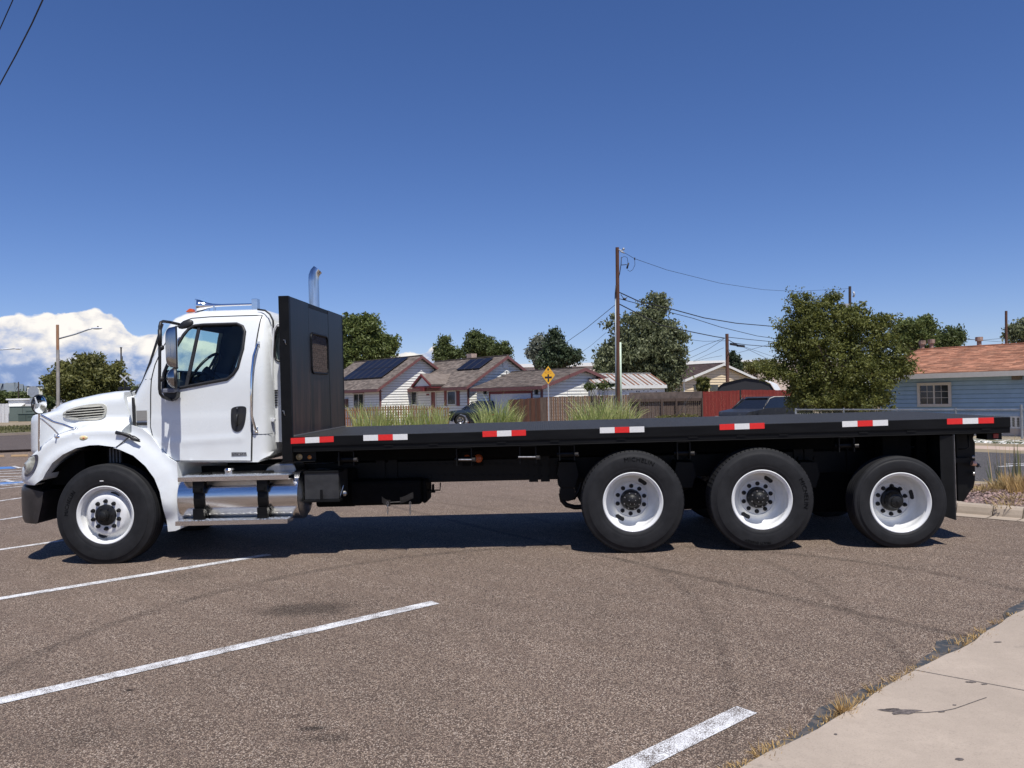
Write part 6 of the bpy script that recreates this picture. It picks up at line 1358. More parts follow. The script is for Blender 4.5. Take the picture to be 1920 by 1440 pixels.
def fh(px, py, Y): return zat(px, py, Y) - gz(WP(px, 750, Y).x, Y)
pf = empty('picket_fence', (0, 0, 0), 'low brown picket fence before the white houses', 'fence')
Mf, ln, _ = picket_line(pf, g2(630, 50), g2(842, 48.5), 44, fh(650, 765.5, 50), fh(840, 763.5, 48.5), M_pk1, gap=.42, tip=.05)
for z in (.3, .8): MB().box(0, ln, .035, .07, z + .1, z + .18, Mf @ Matrix.Translation((0, 0, .25))).build('fence_rail', M_pk1[0], pf)
bf = empty('board_fence', (0, 0, 0), 'reddish brown board fence left of the crossroad sign', 'fence')
Mf, ln, _ = picket_line(bf, g2(953, 50), g2(1026, 45.5), 20, fh(955, 749.5, 50), fh(1026, 745, 45.5), M_pk1, gap=.05)
Mf2, ln, _ = picket_line(bf, g2(1027, 45.5), g2(1180, 45), 36, fh(1026, 744, 45.5), fh(1180, 740, 45), [M_pk1[2], M_wf[0]], gap=.06)
mb = MB(); P = g2(1021, 45.6); mb.box(P.x - .25, P.x + .1, 45.3, 45.42, .2, gz(P.x, 45) + fh(1021, 745, 45.4)); mb.build('fence_post', M_wf[1], bf)
wfn = empty('weathered_fence', (0, 0, 0), 'dark weathered plank fence with an exposed rail right of the utility pole', 'fence')
Mf, ln, _ = picket_line(wfn, g2(1180, 45), g2(1317, 44), 38, fh(1180, 739, 45), fh(1317, 738, 44), M_wf, gap=.04)
zt = gz(8, 45) + fh(1250, 747, 44.5)
MB().box(0, ln, -.10, .0, zt - .16, zt, Mf).build('fence_rail', M_wf[1], wfn); MB().box(0, ln, -.02, -.004, zt, zt + .36, Mf).build('overlap_board', mat('grey_weathered_board', (.13, .10, .085), .9, var=.3, scale=4), wfn)
for k in (.13, .44, .64, .99): MB().box(ln * k, ln * k + .1, -.14, -.1, .2, zt - .0, Mf).build('fence_post', M_wf[1], wfn)
rfn = empty('red_fence', (0, 0, 0), 'dark red stained plank fence with a narrow dark gap', 'fence')
picket_line(rfn, g2(1318, 43), g2(1387, 42.4), 20, fh(1318, 734.5, 43), fh(1387, 732, 42.4), M_rf, gap=.03, wob=.012); picket_line(rfn, g2(1390, 42.3), g2(1500, 41.5), 34, fh(1390, 731, 42.3), fh(1500, 731.5, 41.5), M_rf, gap=.03, wob=.012)
P = g2(1388.5, 42.5); MB().box(P.x - .04, P.x + .04, 42.5, 42.6, .2, 2.0).build('fence_post', M_gap, rfn)  # near-black strip put in as the dark of the gap between plank runs
# chain link fence
clf = empty('chain_link_fence', (0, 0, 0), 'galvanised chain link fence before the blue house', 'fence')
A, B = WP(1492, 768, 26.5), WP(1915, 768, 21.5); M_gal = mat('galvanised_steel', (.36, .37, .37), .4, .7, var=.2)
MB().cyl(A, B, .021, 8).build('top_rail', M_gal, clf)
C2 = B + (B - A).normalized() * 5
MB().cyl(B, C2, .021, 8).build('top_rail', M_gal, clf)
for k in range(5):
    P = A + (B - A) * (k / 4); g = gz(P.x, P.y); hh = P.z + (.13 if k in (4,) else .05); MB().cyl((P.x, P.y, g), (P.x, P.y, hh), .034 if k in (0, 4) else .024, 10).build('fence_post', M_gal, clf)
mb = MB(); ln = (C2 - A).length; dd_ = (C2 - A).normalized(); hgt2 = 1.0; st_ = .085; n = int(ln / st_)
for k in range(-12, n):
    for s in (1, -1):
        p0_, p1_ = k * st_, k * st_ + hgt2; 
        a0_, a1_ = max(0, p0_), min(ln, p1_)
        if a1_ <= a0_: continue
        z0_, z1_ = (a0_ - p0_) / hgt2, (a1_ - p0_) / hgt2
        if s < 0: z0_, z1_ = 1 - z0_, 1 - z1_
        P, Q = A + dd_ * a0_, A + dd_ * a1_; gp, gq = gz(P.x, P.y), gz(Q.x, Q.y)
        P = Vector((P.x, P.y, gp + (P.z - gp) * z0_)); Q = Vector((Q.x, Q.y, gq + (Q.z - gq) * z1_)); mb.tube([P, Q], .0022, 3, cap=False)
o = mb.build('chain_mesh', M_gal, clf); o['kind'] = 'stuff'
# ------------------------------------------------------------------ poles, wires, signs
M_pole = mat('brown_pole_wood', (.075, .030, .018), .9, scale=3, col2=(.13, .06, .04), stretch=(6, 6, .5), bump=.004); M_pole2 = mat('orange_pole_wood', (.30, .14, .07), .9, scale=3, col2=(.42, .24, .14), stretch=(6, 6, .6))
M_cond = mat('grey_conduit', (.30, .34, .38), .5, .3); M_cond2 = mat('pale_green_conduit', (.55, .66, .52), .6); M_wire = mat('wire_black', (.01, .01, .014), .6); M_ins = mat('insulator_grey', (.4, .42, .45), .4, .3)
def pole(name, label, px, ytop, Y, rpx, m, cat='utility pole', lean=0, group=None):
    b0_ = base(px + lean, Y); t0 = WP(px, ytop, Y); r_ = rpx / F * Y; o = empty(name, b0_, label, cat, group); mb = MB(); mb.tube([(0, 0, -.3), (t0.x - b0_.x, 0, t0.z - b0_.z)], [r_ * 1.12, r_ * .95], 14); mb.build('pole_shaft', m, o, 40); return o, b0_, t0
P1, b1, t1 = pole('utility_pole', 'tall brown utility pole with grey conduit in the middle of the photo', 1157.3, 464, 42, 3.5, M_pole, lean=1.6)
def loc(b, px, py, Y, dy=0): p = WP(px, py, Y + dy); return p - b
def tb(b, pts, r, nm, m, par, Y, n=6, dy=-.1): MB().tube([loc(b, x, y, Y, dy) for x, y in pts], r, n).build(nm, m, par, 180)
tb(b1, [(1154, 560), (1154.8, 780)], .035, 'conduit', M_cond, P1, 42, 8, -.05); tb(b1, [(1163, 642), (1164.5, 785)], .055, 'conduit', M_cond2, P1, 42, 8, -.05)
tb(b1, [(1160, 468), (1168, 471)], .035, 'insulator_arm', M_ins, P1, 42); MB().ell(loc(b1, 1169, 467, 42), .07, .07, .07).build('insulator', M_ins, P1, 180); tb(b1, [(1163, 471), (1171, 474.5)], .04, 'insulator', M_ins, P1, 42)
tb(b1, [(1165, 482), (1164.5, 495), (1162, 512), (1160.5, 518)], .022, 'cutout_switch', M_wire, P1, 42); tb(b1, [(1165, 497), (1175, 496)], .02, 'cutout_switch', M_wire, P1, 42); tb(b1, [(1178.5, 493), (1175.5, 503.5)], .05, 'fuse_tube', M_wire, P1, 42); tb(b1, [(1166, 483), (1171, 480.5), (1176, 483), (1177.5, 493)], .012, 'jumper_wire', M_wire, P1, 42); tb(b1, [(1190, 485), (1190.5, 497), (1186, 506), (1181, 509), (1176.5, 506)], .012, 'jumper_wire', M_wire, P1, 42); tb(b1, [(1190, 483), (1190, 487)], .035, 'line_clamp', M_wire, P1, 42)
tb(b1, [(1155, 535), (1153.6, 550), (1153.3, 560)], .03, 'cable_splice', M_wire, P1, 42); MB().ell(loc(b1, 1171, 560.5, 42), .1, .06, .06).build('cable_splice', M_wire, P1, 180); tb(b1, [(1164, 552), (1168, 558), (1172, 561), (1176, 557)], .02, 'cable_loop', M_wire, P1, 42)
P2, b2, t2_ = pole('utility_pole', 'short brown utility pole before the cream house', 1363, 626, 52, 3.2, M_pole, lean=1)
P3, b3, t3 = pole('utility_pole', 'dark utility pole rising behind the big bushy tree', 1593.5, 537, 62, 2.6, mat('dark_pole_wood', (.05, .035, .03), .9)); 
MB().cyl(loc(b3, 1586, 570, 62), loc(b3, 1586, 592, 62), .28, 14).build('transformer', mat('grey_transformer', (.36, .36, .36), .5), P3, 40); tb(b3, [(1600, 547), (1602, 552), (1600, 557)], .07, 'insulator', M_ins, P3, 62)
P4, b4, t4 = pole('utility_pole', 'dark red brown utility pole above the orange roof', 1886.5, 583, 60, 2.3, M_pole)
P5, b5, t5 = pole('utility_pole', 'thin dark utility pole left of the truck cab', 227, 651, 95, 1.4, mat('dark_pole_wood', ())); tb(b5, [(225, 652), (229, 652)], .06, 'pole_arm', M_wire, P5, 95); tb(b5, [(228, 668), (228.6, 684)], .12, 'cable_splice', M_wire, P5, 95)
P6, b6, t6 = pole('utility_pole', 'tiny distant pole at the far left skyline', 34.6, 716, 190, 1.0, mat('dark_pole_wood', ()))
# street lights at left
L1, bl, tl = pole('street_light', 'weathered wooden street light pole with a long grey arm at left', 107.8, 609, 58, 2.7, M_pole2, 'street light', lean=1.2)
MB().tube([(.0, 0, loc(bl, 108, 656, 58).z), (.0, 0, -.1)], [.112, .125], 12).build('lower_sleeve', mat('grey_sleeve', (.30, .27, .24), .7, scale=3, col2=(.42, .38, .34)), L1, 40)
tb(bl, [(110.5, 635), (140, 627), (165, 618), (172, 616)], .055, 'lamp_arm', M_ins, L1, 58, 6, 0); MB().ell(loc(bl, 182, 615.5, 58), .38, .14, .09).build('lamp_head', mat('pale_lamp_head', (.62, .63, .66), .4), L1, 180); MB().ell(loc(bl, 183.5, 613, 58), .06, .06, .07).build('photocell', M_wire, L1, 180)
L2, bl2, _ = pole('street_light', 'street light whose arm reaches in from the left edge', -60, 590, 75, 2.6, M_pole2, 'street light'); tb(bl2, [(-58, 664), (-20, 657), (30, 653.5)], .06, 'lamp_arm', M_ins, L2, 75, 6, 0); MB().ell(loc(bl2, 34, 653.8, 75), .34, .14, .09).build('lamp_head', mat('pale_lamp_head', ()), L2, 180)
wn_ = [0]
def wire(label, pts, r, Ys, sag=0, cat='cable'):
    P_ = [WP(x, y, Y) for (x, y), Y in zip(pts, Ys)]; out = []
    for a, b_ in zip(P_[:-1], P_[1:]):
        for k in range(10): t_ = k / 10; out.append(a.lerp(b_, t_))
    out.append(P_[-1]); O = out[0].copy(); mb = MB(); mb.tube([p - O for p in out], r, 6)
    o = mb.build('overhead_wire', M_wire, None, 180); o.location = O; tag(o, label, cat, 'overhead wires')
wire('thin high wire sagging right from the top of the tall brown pole', [(1171, 474), (1190, 485), (1250, 506), (1350, 531), (1430, 543), (1490, 546.5), (1594, 541)], .011, [42, 42.5, 45, 50, 55, 58, 62])
wire('thick cable from the tall brown pole into the big bushy tree', [(1161, 548), (1200, 566), (1252, 577.5), (1320, 596), (1380, 606), (1450, 612), (1594, 612)], .028, [42, 43, 45, 48, 51, 55, 62])
wire('middle cable falling right behind the elm top', [(1161, 560), (1246, 583), (1300, 597), (1350, 613), (1420, 630), (1470, 637)], .018, [42, 45, 47, 50, 54, 57])
wire('cable from the tall brown pole to the short brown pole', [(1161, 570), (1238, 609.5), (1300, 623), (1340, 631), (1359, 634)], .028, [42, 45, 48, 51, 52])
wire('cable from the short brown pole right into the big tree', [(1364, 632), (1400, 636), (1440, 640), (1480, 643)], .02, [52, 54, 56, 58])
wire('cable carrying the two dark splice cases', [(1364, 636), (1375, 643), (1400, 646.5), (1450, 650.5)], .022, [52, 52.5, 54, 56])
wire('steep wire left of the tall brown pole, upper one', [(1154, 571), (1100, 615), (1060, 643)], .014, [42, 46, 50]); wire('steep wire left of the tall brown pole, lower one', [(1136, 624), (1108, 648), (1078, 669)], .010, [55, 60, 65])
wire('drop wire fanning left from the short pole, highest', [(1358, 634), (1320, 648), (1284, 664)], .012, [52, 57, 62]); wire('drop wire fanning left from the short pole, second', [(1358, 635), (1325, 657), (1284, 676)], .012, [52, 57, 62])
wire('drop wire fanning left from the short pole, third', [(1357, 652), (1325, 666), (1300, 677)], .010, [52, 57, 62]); wire('drop wire fanning left from the short pole, lowest', [(1354, 667), (1330, 671), (1300, 678)], .010, [52, 57, 62])
wire('level thin wire running left from the short pole', [(1360, 639), (1320, 640), (1287, 636)], .012, [52, 55, 58]); wire('wire crossing low right of the short pole, falling', [(1366, 638), (1392, 650), (1440, 673)], .012, [52, 55, 60]); wire('wire crossing low right of the short pole, rising', [(1382, 662), (1420, 652), (1455, 642)], .012, [60, 58, 56]); wire('second falling wire right of the short pole', [(1395, 650), (1430, 662), (1462, 673)], .010, [52, 55, 60])
mb = MB(); 
for (x0, x1, y0, y1) in ((1370, 1381, 645, 646.8), (1382.5, 1395, 648, 649.3)): MB().cyl(WP(x0, y0, 52.3) - b2, WP(x1, y1, 52.8) - b2, .08, 10).build('splice_case', M_wire, P2)
wire('upper wire crossing left of the right hand pole', [(1808, 636), (1840, 638), (1884, 634)], .014, [60, 60, 60]); wire('middle wire crossing left of the right hand pole', [(1808, 635), (1850, 639), (1884, 641.5)], .012, [60, 60, 60]); wire('wire from the big tree to the tree above the roof', [(1655, 616.5), (1672, 620)], .012, [60, 60]); wire('second wire from the big tree to the tree above the roof', [(1655, 618), (1680, 624)], .012, [60, 60])
wire('thick black wire across the top left corner', [(-60, 270), (0, 158), (30, 103), (60, 44), (81, -2), (120, -90)], .012, [17, 15, 14, 13, 12.3, 11]); wire('black wire cutting the very corner of the sky', [(-30, 115), (0, 54), (25, -2), (50, -60)], .010, [16, 15, 14.4, 13.6])
# crossroad sign
sb = base(1028.5, 41); sc = WP(1028, 703.5, 41) - sb; cs_ = empty('crossroad_sign', sb, 'yellow diamond crossroad sign on a thin grey post', 'road sign')
MB().box(-.03, .03, .0, .05, -.2, sc.z + .3).build('sign_post', mat('grey_sign_post', (.42, .43, .45), .5, .5), cs_)
dx_, dz_ = 12.6 / F * 41, 17.2 / F * 41
def dia(mb, k, y0, y1): mb.prism([(sc.x + x * dx_ * k, y0, sc.z + z * dz_ * k) for x, z in ((0, -1), (1, 0), (0, 1), (-1, 0))], (0, y1 - y0, 0))
sp_ = MB(); dia(sp_, 1, -.012, 0); plate_ = sp_.build('sign_plate', mat('sign_yellow', (.80, .42, .03), .45, var=.04), cs_, bev=.003)
mb = MB(); px_ = 1 / F * 41
def sbx(x0, x1, z0, z1, y=-.016): mb.box(sc.x + x0 * px_, sc.x + x1 * px_, y, -.012, sc.z + z0 * px_, sc.z + z1 * px_)
sbx(-1.4, 1.4, -12.4, 1.8); sbx(-6.6, -1.4, -6.1, -2.4, -.015); sbx(1.4, 6.6, -6.1, -2.4, -.015); sbx(-1.5, 1.4, 8.8, 12.6); mb.build('cross_symbol', mat('sign_black', (.018, .012, .02), .5), plate_)
mb = MB(); sbx(-6.6, -5, 3.8, 7); sbx(-4.6, 6.2, 6.2, 6.9); sbx(-4.8, -2.6, 3.6, 4.4); sbx(-1.8, 1.5, 4.2, 4.9); sbx(2.4, 6.2, 3.4, 4.2); mb.build('faded_strip', mat('faded_orange_strip', (.55, .22, .02), .5), plate_)
# back of an octagonal stop sign, a billboard panel, a railway crossbuck
ob = base(64, 66); oc = WP(62.5, 734.5, 66) - ob; st = empty('stop_sign', ob, 'grey back of an octagonal sign above the hood mirror', 'road sign'); MB().box(-.03, .03, 0, .04, -.2, oc.z).build('sign_post', M_gal, st)
ro = 11.2 / F * 66; MB().prism([(oc.x + ro * math.cos(R(22.5 + 45 * k)), -.02, oc.z + ro * math.sin(R(22.5 + 45 * k))) for k in range(8)], (0, .015, 0)).build('sign_back', mat('bare_grey_sign_back', (.30, .32, .36), .6), st); MB().box(oc.x - .3, oc.x + .3, -.015, .01, oc.z - .85, oc.z - .5).build('lower_sign_back', mat('bare_grey_sign_back', ()), st)
bb = base(66, 130); c1 = WP(51, 726, 130) - bb; c2_ = WP(79, 740, 130) - bb; bo = empty('billboard', bb, 'cream rectangular sign board behind the octagonal sign', 'billboard'); MB().box(c1.x, c2_.x, 0, .2, c2_.z, c1.z).build('board', mat('cream_board', (.66, .66, .56), .6), bo); MB().box(c1.x - .1, c2_.x + .1, -.03, .0, c1.z, c1.z + .12).build('frame', M_wire, bo); MB().box(c1.x + .8, c1.x + 1.2, .05, .2, 0, c2_.z).build('post', M_wire, bo); MB().box(c2_.x - 1.2, c2_.x - .8, .05, .2, 0, c2_.z).build('post', M_wire, bo)
rb0 = base(234, 64); rc = WP(233, 710, 64) - rb0; rx = empty('railway_crossing_sign', rb0, 'white crossbuck railway sign just left of the windshield', 'road sign'); MB().cyl((0, 0, -.2), (0, .0, rc.z + .2), .06, 8).build('sign_post', M_wire, rx)
for s in (-1, 1):
    Mx = Matrix.Translation((rc.x, -.07 - .012 * s, rc.z)) @ Matrix.Rotation(R(43 * s), 4, 'Y'); mb = MB(); mb.box(-.42, .42, -.01, .01, -.055, .055, Mx); mb.build('cross_board', mat('white_sign_board', (.5, .51, .53), .6), rx)
for x in (-.3, .3): MB().cyl((x, -.2, rc.z - .8), (x, .1, rc.z - .8), .16, 14).build('signal_lamp', M_wire, rx)
mb = MB()
for k in range(26): x = rnd.uniform(-1.2, 2.6); z = rc.z - 1.6 - abs(rnd.gauss(0, .35)) - abs(x) * .1; mb.box(x, x + rnd.uniform(.15, .4), .2, .5, z, z + rnd.uniform(.1, .3))
mb.build('crossing_gate_gear', M_wire, rx)['kind'] = 'stuff'

# ------------------------------------------------------------------ vehicles behind
def wheelset(root, xs, r_, Wc, rimm):
    for x in xs:
        for y, s in ((.0, 1), (Wc, -1)):
            mb = MB(); mb.lathe([(0, r_ * .62), (-.01 * s, r_ * .8), (.01 * s, r_), (.2 * s, r_), (.2 * s, r_ * .5)], (x, y, r_), 32); w = mb.build('wheel', M_tyre, root, 40); mb = MB(); mb.lathe([(.02 * s, r_ * .1), (.03 * s, r_ * .3), (.02 * s, r_ * .55), (.0, r_ * .62)], (x, y, r_), 24); mb.build('rim', rimm, w, 40)
            mb = MB(); 
            for k in range(5): Mq = Matrix.Translation((x, y + .012 * s, r_)) @ Matrix.Rotation(R(72 * k), 4, 'Y'); mb.box(r_ * .2, r_ * .52, -.01, .004, -.05, .05, Mq)
            mb.build('rim_gap', M_gap, w)
def car(label, P, ang, prof, green, Wc, paint_, xs, r_, cat, glass=None, tail=1):
    f = flatframe(P, ang); root = empty('parked_car', f.M(), label, cat)
    def yb(x, z):
        y = .02 + .12 * max(0, (z - .75)) ** 1.5; xm0, xm1 = prof[0], prof[1]; L0 = min(p[0] for p in body); L1 = max(p[0] for p in body)
        for e in (x - L0, L1 - x):
            if e < .5: y += .5 * (1 - math.sqrt(max(0, 1 - (1 - e / .5) ** 2))) * .55
        return y
    body = prof; arcs = []
    shell('body', body, [], yb, paint_, root, st=.07, W=Wc, smooth=50)
    def yg(x, z): z0 = min(p[1] for p in green); return .10 + .30 * max(0, z - z0)
    shell('greenhouse', green, [], yg, glass or mat('car_glass', (.012, .014, .018), .06, spec=.8), root, st=.09, W=Wc, smooth=50)
    zt_ = max(p[1] for p in green); tp = [p for p in green if p[1] > zt_ - .12]; x0, x1 = min(p[0] for p in tp), max(p[0] for p in tp)
    mb = MB(); mb.prism([(x0 - .05, .27, zt_ - .03), (x1 + .05, .27, zt_ - .03), (x1 - .05, .27, zt_ + .035), (x0 + .1, .27, zt_ + .035)], (0, Wc - .54, 0)); mb.build('roof_panel', paint_, root, bev=.03)
    gx0, gx1 = min(p[0] for p in green), max(p[0] for p in green); gz0 = min(p[1] for p in green)
    mb = MB()
    for yy, s in ((0, 1), (Wc, -1)):
        for (xa, xb_) in ((gx0, x0), (gx1, x1), ((gx0 + gx1) / 2 + .1, (x0 + x1) / 2 + .1)): mb.tube([(xa, yy + s * .10, gz0), (xb_, yy + s * (yg(0, zt_)), zt_)], .028, 6)
    mb.build('pillar', paint_, root, 180)
    wheelset(root, xs, r_, Wc, mat('alloy_rim', (.5, .5, .52), .3, .7)); return root
M_navy = mat('black_car_paint', (.008, .010, .018), .15, coat=1, var=.1)
Bc = base(838, 51); Bc.z += .30
sedan = car('black car parked before the white house behind the grass', Bc, R(8), [(0, .35), (0, .75), (.25, .93), (1.2, 1.0), (2.2, 1.04), (3.9, 1.04), (4.45, .98), (4.55, .6), (4.5, .3), (4.1, .25), (3.95, .6), (3.6, .72), (3.25, .6), (3.1, .22), (1.35, .22), (1.2, .6), (.85, .72), (.5, .6), (.35, .25)], [(1.05, .98), (1.75, 1.42), (2.2, 1.5), (3.1, 1.48), (4.2, 1.03)], 1.8, M_navy, (.85, 3.6), .33, 'car')
for (x, y) in ((.12, .12), (.12, 1.5)): mb = MB(); mb.ell((x + .08, y + .09, .72), .16, .14, .07); mb.build('headlight', mat('clear_lamp', (.6, .55, .5), .15, coat=1), sedan, 180)
for y in (.06, 1.5): MB().box(4.3, 4.54, y, y + .26, .72, .88).build('tail_light', M_redl, sedan, bev=.03)
MB().box(2.4, 3.1, .0, .02, .62, .68).build('side_reflection', mat('red_reflection_strip', (.30, .03, .02), .3), sedan)  # red reflection on the body side, painted on as a strip
Bs = base(1406, 31.5)
suvc = mat('dusty_dark_car_paint', (.022, .024, .03), .45, scale=7, col2=(.10, .10, .10), lo=.55, hi=.8, coat=.1)
suv = car('dusty dark grey car parked before the red fence, nose to the left', Bs, R(36), [(0, .4), (-.02, .78), (.1, .92), (.9, 1.02), (1.25, 1.05), (3.9, 1.05), (4.4, 1.0), (4.5, .5), (4.4, .3), (4.0, .25), (3.9, .6), (3.55, .74), (3.2, .6), (3.1, .25), (1.3, .25), (1.2, .6), (.85, .74), (.5, .6), (.4, .3)], [(.98, 1.02), (1.55, 1.42), (1.9, 1.48), (3.5, 1.48), (3.95, 1.04)], 1.75, suvc, (.85, 3.55), .33, 'car')
MB().tube([(.98, .1, 1.03), (1.55, .23, 1.43), (1.9, .25, 1.5), (3.5, .25, 1.5)], .022, 6).build('pale_window_trim', mat('pale_trim', (.6, .56, .48), .4, .3), suv)
for y in (.05, 1.4): MB().box(-.02, .1, y + .1, y + .35, .6, .75).build('headlight', mat('clear_lamp', ()), suv, bev=.02)

# ------------------------------------------------------------------ trees
M_bark = mat('tree_bark', (.075, .055, .04), .95, scale=8, col2=(.15, .115, .09), stretch=(3, 3, .7), bump=.02)
def tree(name, label, Y, lobes, n, leaf, lm, trunk, group='trees behind the houses', seed=1, clus=.32, shellb=.55, droop=0, up=.25, bare=0):
    """lobes: (px, py, rx px, ry px); leaves sit in clumps spread through each lobe"""
    n = int(n * .62); leaf = leaf * 1.12; r = np.random.RandomState(seed); k = Y / F; B = base(trunk[0], Y); root = empty(name, B, label, 'tree', group)
    L_ = []; 
    for (px, py, rx, ry) in lobes: p = WP(px, py, Y) - B; L_.append((p.x, 0., p.z, rx * k, ry * k))
    L_ = np.array(L_); wts = L_[:, 3] * L_[:, 4]; wts /= wts.sum(); nc = max(60, n // 46); li = r.choice(len(L_), nc, p=wts)
    d = r.normal(size=(nc, 3)); d /= np.linalg.norm(d, axis=1)[:, None]; rad = r.uniform(0, 1, nc) ** (1 / 3.) * (1 - shellb) + shellb * r.uniform(.65, 1.05, nc); tw = r.uniform(0, 1, nc) < .16; rad = np.where(tw, r.uniform(1.0, 1.38, nc), rad)
    C = L_[li][:, :3] + d * rad[:, None] * np.stack([L_[li, 3], L_[li, 3] * .85, L_[li, 4]], -1)
    C[:, 2] = np.maximum(C[:, 2], .25)
    ci = r.choice(nc, n); sz = (clus * .68 * r.uniform(.5, 1.5, nc) * np.where(tw, .6, 1))[ci][:, None]; off_ = np.clip(r.normal(size=(n, 3)), -1.7, 1.7) * sz * np.array([1, 1, .75]); off_[:, 2] -= droop * np.abs(off_[:, 0] * off_[:, 1]) ** .5
    P_ = C[ci] + off_; P_[:, 2] = np.maximum(P_[:, 2], .05)
    a = r.normal(size=(n, 3)); a[:, 2] += -droop * 1.2 if droop else up; a /= np.linalg.norm(a, axis=1)[:, None]; b_ = np.cross(a, r.normal(size=(n, 3))); b_ /= np.linalg.norm(b_, axis=1)[:, None]
    s = (leaf * r.uniform(.6, 1.35, n))[:, None]; asp = .42
    V = np.stack([P_ - a * s, P_ + b_ * s * asp, P_ + a * s, P_ - b_ * s * asp], 1).reshape(-1, 3)
    link('crown', npmesh('crown', V, np.arange(n * 4).reshape(-1, 4), 4), lm, root)
    mb = MB(); top_ = max(l[2] + l[4] * .3 for l in L_); tr = trunk[1]
    mb.tube([(0, 0, -.2), (.05, 0, top_ * .25), (-.03, .05, top_ * .5)], [tr * 1.3, tr, tr * .8], 10)
    for i in range(min(26, nc)):
        c = C[r.randint(nc)] * np.array([.93, .93, .97]); s0 = Vector((0, 0, top_ * r.uniform(.18, .5))); e_ = Vector(c); m_ = s0.lerp(e_, .5) + Vector((r.normal() * .1, r.normal() * .1, top_ * .05))
        mb.tube([s0, m_, e_], [tr * .45, tr * .28, tr * .07], 6)
    mb.build('trunk', M_bark, root, 60)
    return root
GD = leafmat('dark_green_leaf', (.058, .085, .026), (.17, .20, .068), .3); GM = leafmat('mid_green_leaf', (.080, .115, .030), (.22, .25, .078), .32); GO = leafmat('olive_leaf', (.09, .10, .026), (.25, .24, .075), .32); GS = leafmat('silver_leaf', (.16, .18, .13), (.30, .31, .25), .25); GE = leafmat('elm_leaf', (.085, .105, .04), (.32, .34, .19), .36); GC = leafmat('conifer_leaf', (.035, .055, .026), (.085, .115, .055), .2); GA = leafmat('apricot_leaf', (.066, .085, .02), (.26, .265, .07), .36)
tree('tree', 'tall broad green tree rising just right of the headboard', 80, [(655, 630, 28, 34), (690, 620, 24, 28), (680, 660, 50, 30), (718, 650, 25, 22), (735, 645, 10, 12), (664, 605, 12, 12), (690, 600, 9, 10), (640, 660, 30, 40)], 30000, .17, GM, (680, .3), seed=3, clus=.55)
tree('tree', 'small cone shaped dark tree above the second house', 88, [(833, 640, 8, 8), (833, 655, 16, 12), (834, 668, 22, 12), (858, 664, 10, 10)], 9000, .15, GD, (834, .2), seed=4, clus=.4)
tree('tree', 'rounded dark tree behind the chimney', 92, [(892, 640, 17, 14), (900, 655, 28, 16), (882, 655, 12, 18), (915, 645, 11, 12), (893, 628, 8, 6)], 14000, .15, GD, (895, .2), seed=5, clus=.4)
tree('tree', 'small dark tree left of the second gable peak', 90, [(938, 655, 14, 12), (945, 664, 16, 10), (928, 662, 10, 8)], 6000, .15, GD, (938, .2), seed=6, clus=.4)
tree('tree', 'silvery grey tree beside the dark spruce', 84, [(1012, 645, 14, 16), (1006, 662, 13, 16), (1020, 670, 15, 16)], 9000, .14, GS, (1012, .2), seed=7, clus=.4)
tree('tree', 'dark bushy evergreen behind the crossroad sign', 80, [(1041, 632, 10, 14), (1043, 650, 19, 14), (1048, 665, 30, 14), (1064, 672, 28, 12), (1040, 680, 30, 10)], 16000, .16, GC, (1045, .25), seed=8, clus=.45)
tree('tree', 'large drooping elm right of the tall utility pole', 58, [(1238, 562, 9, 16), (1222, 558, 5, 10), (1215, 590, 22, 20), (1235, 575, 13, 18), (1190, 620, 42, 30), (1240, 625, 30, 28), (1262, 612, 12, 14), (1215, 655, 60, 35), (1180, 670, 50, 30), (1150, 662, 26, 25), (1250, 660, 30, 35), (1275, 628, 10, 10), (1230, 700, 40, 40), (1140, 690, 25, 20), (1268, 690, 14, 28), (1143, 602, 10, 8)], 62000, .13, GE, (1215, .35), 'trees behind the houses', 9, .42, droop=.8)
tree('tree', 'pointed dark little tree right of the short pole', 90, [(1376, 672, 7, 14), (1378, 686, 12, 12)], 4500, .14, GC, (1377, .15), seed=10, clus=.3)
tree('tree', 'low hedge like trees before the store wall', 95, [(1400, 690, 20, 10), (1430, 686, 26, 9), (1410, 682, 8, 6), (1455, 690, 20, 9)], 9000, .14, GO, (1420, .15), seed=12, clus=.4)
tree('tree', 'big dense bushy tree before the orange roofed house', 29.5, [(1508, 572, 16, 24), (1500, 600, 26, 30), (1545, 590, 32, 28), (1530, 640, 55, 40), (1590, 610, 32, 30), (1610, 590, 16, 16), (1640, 605, 16, 14), (1620, 640, 45, 38), (1655, 610, 10, 8), (1500, 655, 40, 28), (1475, 650, 22, 12), (1460, 610, 7, 6), (1480, 620, 14, 14), (1570, 690, 75, 40), (1500, 700, 50, 25), (1450, 700, 22, 10), (1660, 670, 26, 28), (1680, 690, 22, 18), (1695, 665, 12, 12), (1620, 710, 60, 32), (1560, 738, 62, 28), (1625, 745, 35, 22), (1510, 730, 30, 18), (1650, 735, 14, 20), (1560, 562, 12, 14), (1530, 755, 42, 22), (1600, 758, 55, 22), (1495, 745, 16, 16), (1445, 672, 18, 5), (1432, 690, 16, 6), (1492, 560, 7, 14), (1665, 600, 10, 7), (1700, 690, 16, 10)], 130000, .05, GA, (1568, .14), 'trees near the fences', 13, .21, up=0)
tree('tree', 'rounded dark tree above the left part of the orange roof', 70, [(1705, 625, 30, 26), (1738, 612, 12, 18), (1690, 635, 24, 20), (1725, 640, 28, 18), (1738, 600, 7, 10)], 17000, .13, GM, (1712, .25), seed=14, clus=.4)
tree('tree', 'smaller dark tree right beside the rounded one above the roof', 74, [(1775, 635, 22, 18), (1795, 632, 10, 18), (1765, 645, 18, 12)], 9000, .13, GD, (1780, .2), seed=15, clus=.35)
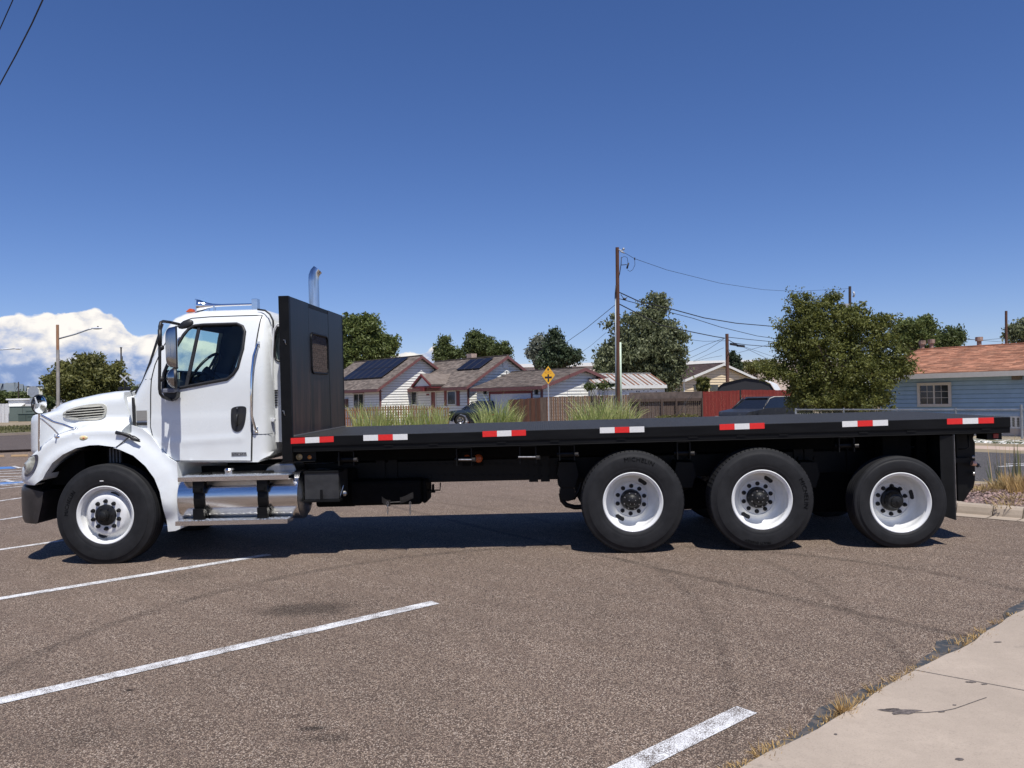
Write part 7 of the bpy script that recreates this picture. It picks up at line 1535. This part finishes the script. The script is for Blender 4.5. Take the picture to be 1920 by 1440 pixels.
tree('tree', 'loose grey green tree at the right edge above the roof', 72, [(1908, 630, 16, 20), (1896, 622, 6, 14), (1922, 615, 12, 18), (1935, 630, 18, 22)], 7000, .14, GE, (1912, .2), seed=16, clus=.4)
tree('tree', 'wide olive green tree behind the light pole at left', 72, [(165, 690, 28, 18), (135, 705, 30, 22), (200, 708, 32, 24), (165, 720, 60, 26), (112, 722, 22, 20), (120, 735, 30, 14), (180, 740, 50, 14), (214, 720, 14, 18), (172, 678, 16, 9), (128, 690, 14, 8)], 48000, .15, GO, (160, .35), 'trees at left', 17, .5)
for i, (px, w) in enumerate(((-8, 26), (14, 18), (34, 20), (55, 18), (84, 22), (250, 24))):
    tree('tree', ['distant low tree at the left edge', 'second distant low tree from the left', 'distant low tree under the tiny pole', 'distant low tree behind the sign back', 'distant low tree left of the light pole', 'distant low tree before the windshield'][i], 200, [(px, 748, w, 9 - i % 2), (px + 5, 745 if i < 5 else 735, w * .6, 8)], 2600, .4, GD, (px, .3), 'distant trees at left', 30 + i, .9)
tree('yucca_bush', 'spiky green bush before the cream house', 47, [(1317, 724, 9, 9), (1322, 716, 6, 6), (1312, 716, 5, 6)], 2600, .12, GO, (1317, .06), 'bushes behind the fences', 41, .12)
tree('shrub', 'small round shrub behind the hood mirror', 58, [(93, 755, 7, 9)], 1800, .09, GD, (93, .05), 'bushes at left', 42, .14)
tree('shrub', 'scrubby bush behind the shed front', 43, [(1135, 722, 14, 5), (1105, 725, 10, 5)], 1600, .07, GD, (1120, .04), 'bushes behind the fences', 43, .14)
tree('shrub', 'low greenery along the foot of the weathered fence', 43.5, [(1290, 783, 24, 4), (1250, 784, 18, 3)], 1800, .05, GO, (1280, .03), 'bushes behind the fences', 44, .12)
# far mountains at left
mv = MB(); rr_ = random.Random(5); D = 22000.; prof_ = [(-500, 715), (-250, 712), (-60, 717), (0, 719), (28, 717), (45, 722), (62, 727), (80, 723), (95, 720), (110, 726), (250, 722), (280, 716), (330, 722), (600, 733), (800, 742), (1000, 748)]
den = []
for a, b in zip(prof_[:-1], prof_[1:]):
    for k in range(6): t_ = k / 6; den.append((a[0] + (b[0] - a[0]) * t_, a[1] + (b[1] - a[1]) * t_ + rr_.uniform(-.8, .8)))
vs = []
for j, (kk, dd2) in enumerate(((1.0, 0), (.62, -900), (.3, -1600), (-.1, -2600))):
    for (px, py) in den: p = WP(px, py, D); vs.append((p.x * (1 + dd2 / D), D + dd2 + rr_.uniform(-150, 150), -60 + (p.z + 60) * kk + rr_.uniform(-25, 25) * (j > 0)))
n = len(den); mv.add(vs, [(j * n + i, j * n + i + 1, (j + 1) * n + i + 1, (j + 1) * n + i) for j in range(3) for i in range(n - 1)])
o = mv.build('mountains', mat('haze_blue_mountain', (.10, .13, .16), .95, scale=.0006, col2=(.17, .19, .20)), None, 180); tag(o, 'faint blue mountain range on the left horizon', None, None, 'structure')  # distance haze is put into the blue-grey colour
# utility pole guy and stake lines
wire('pale guy line leaning before the weathered fence', [(1300, 735), (1268, 780)], .012, [44, 43])
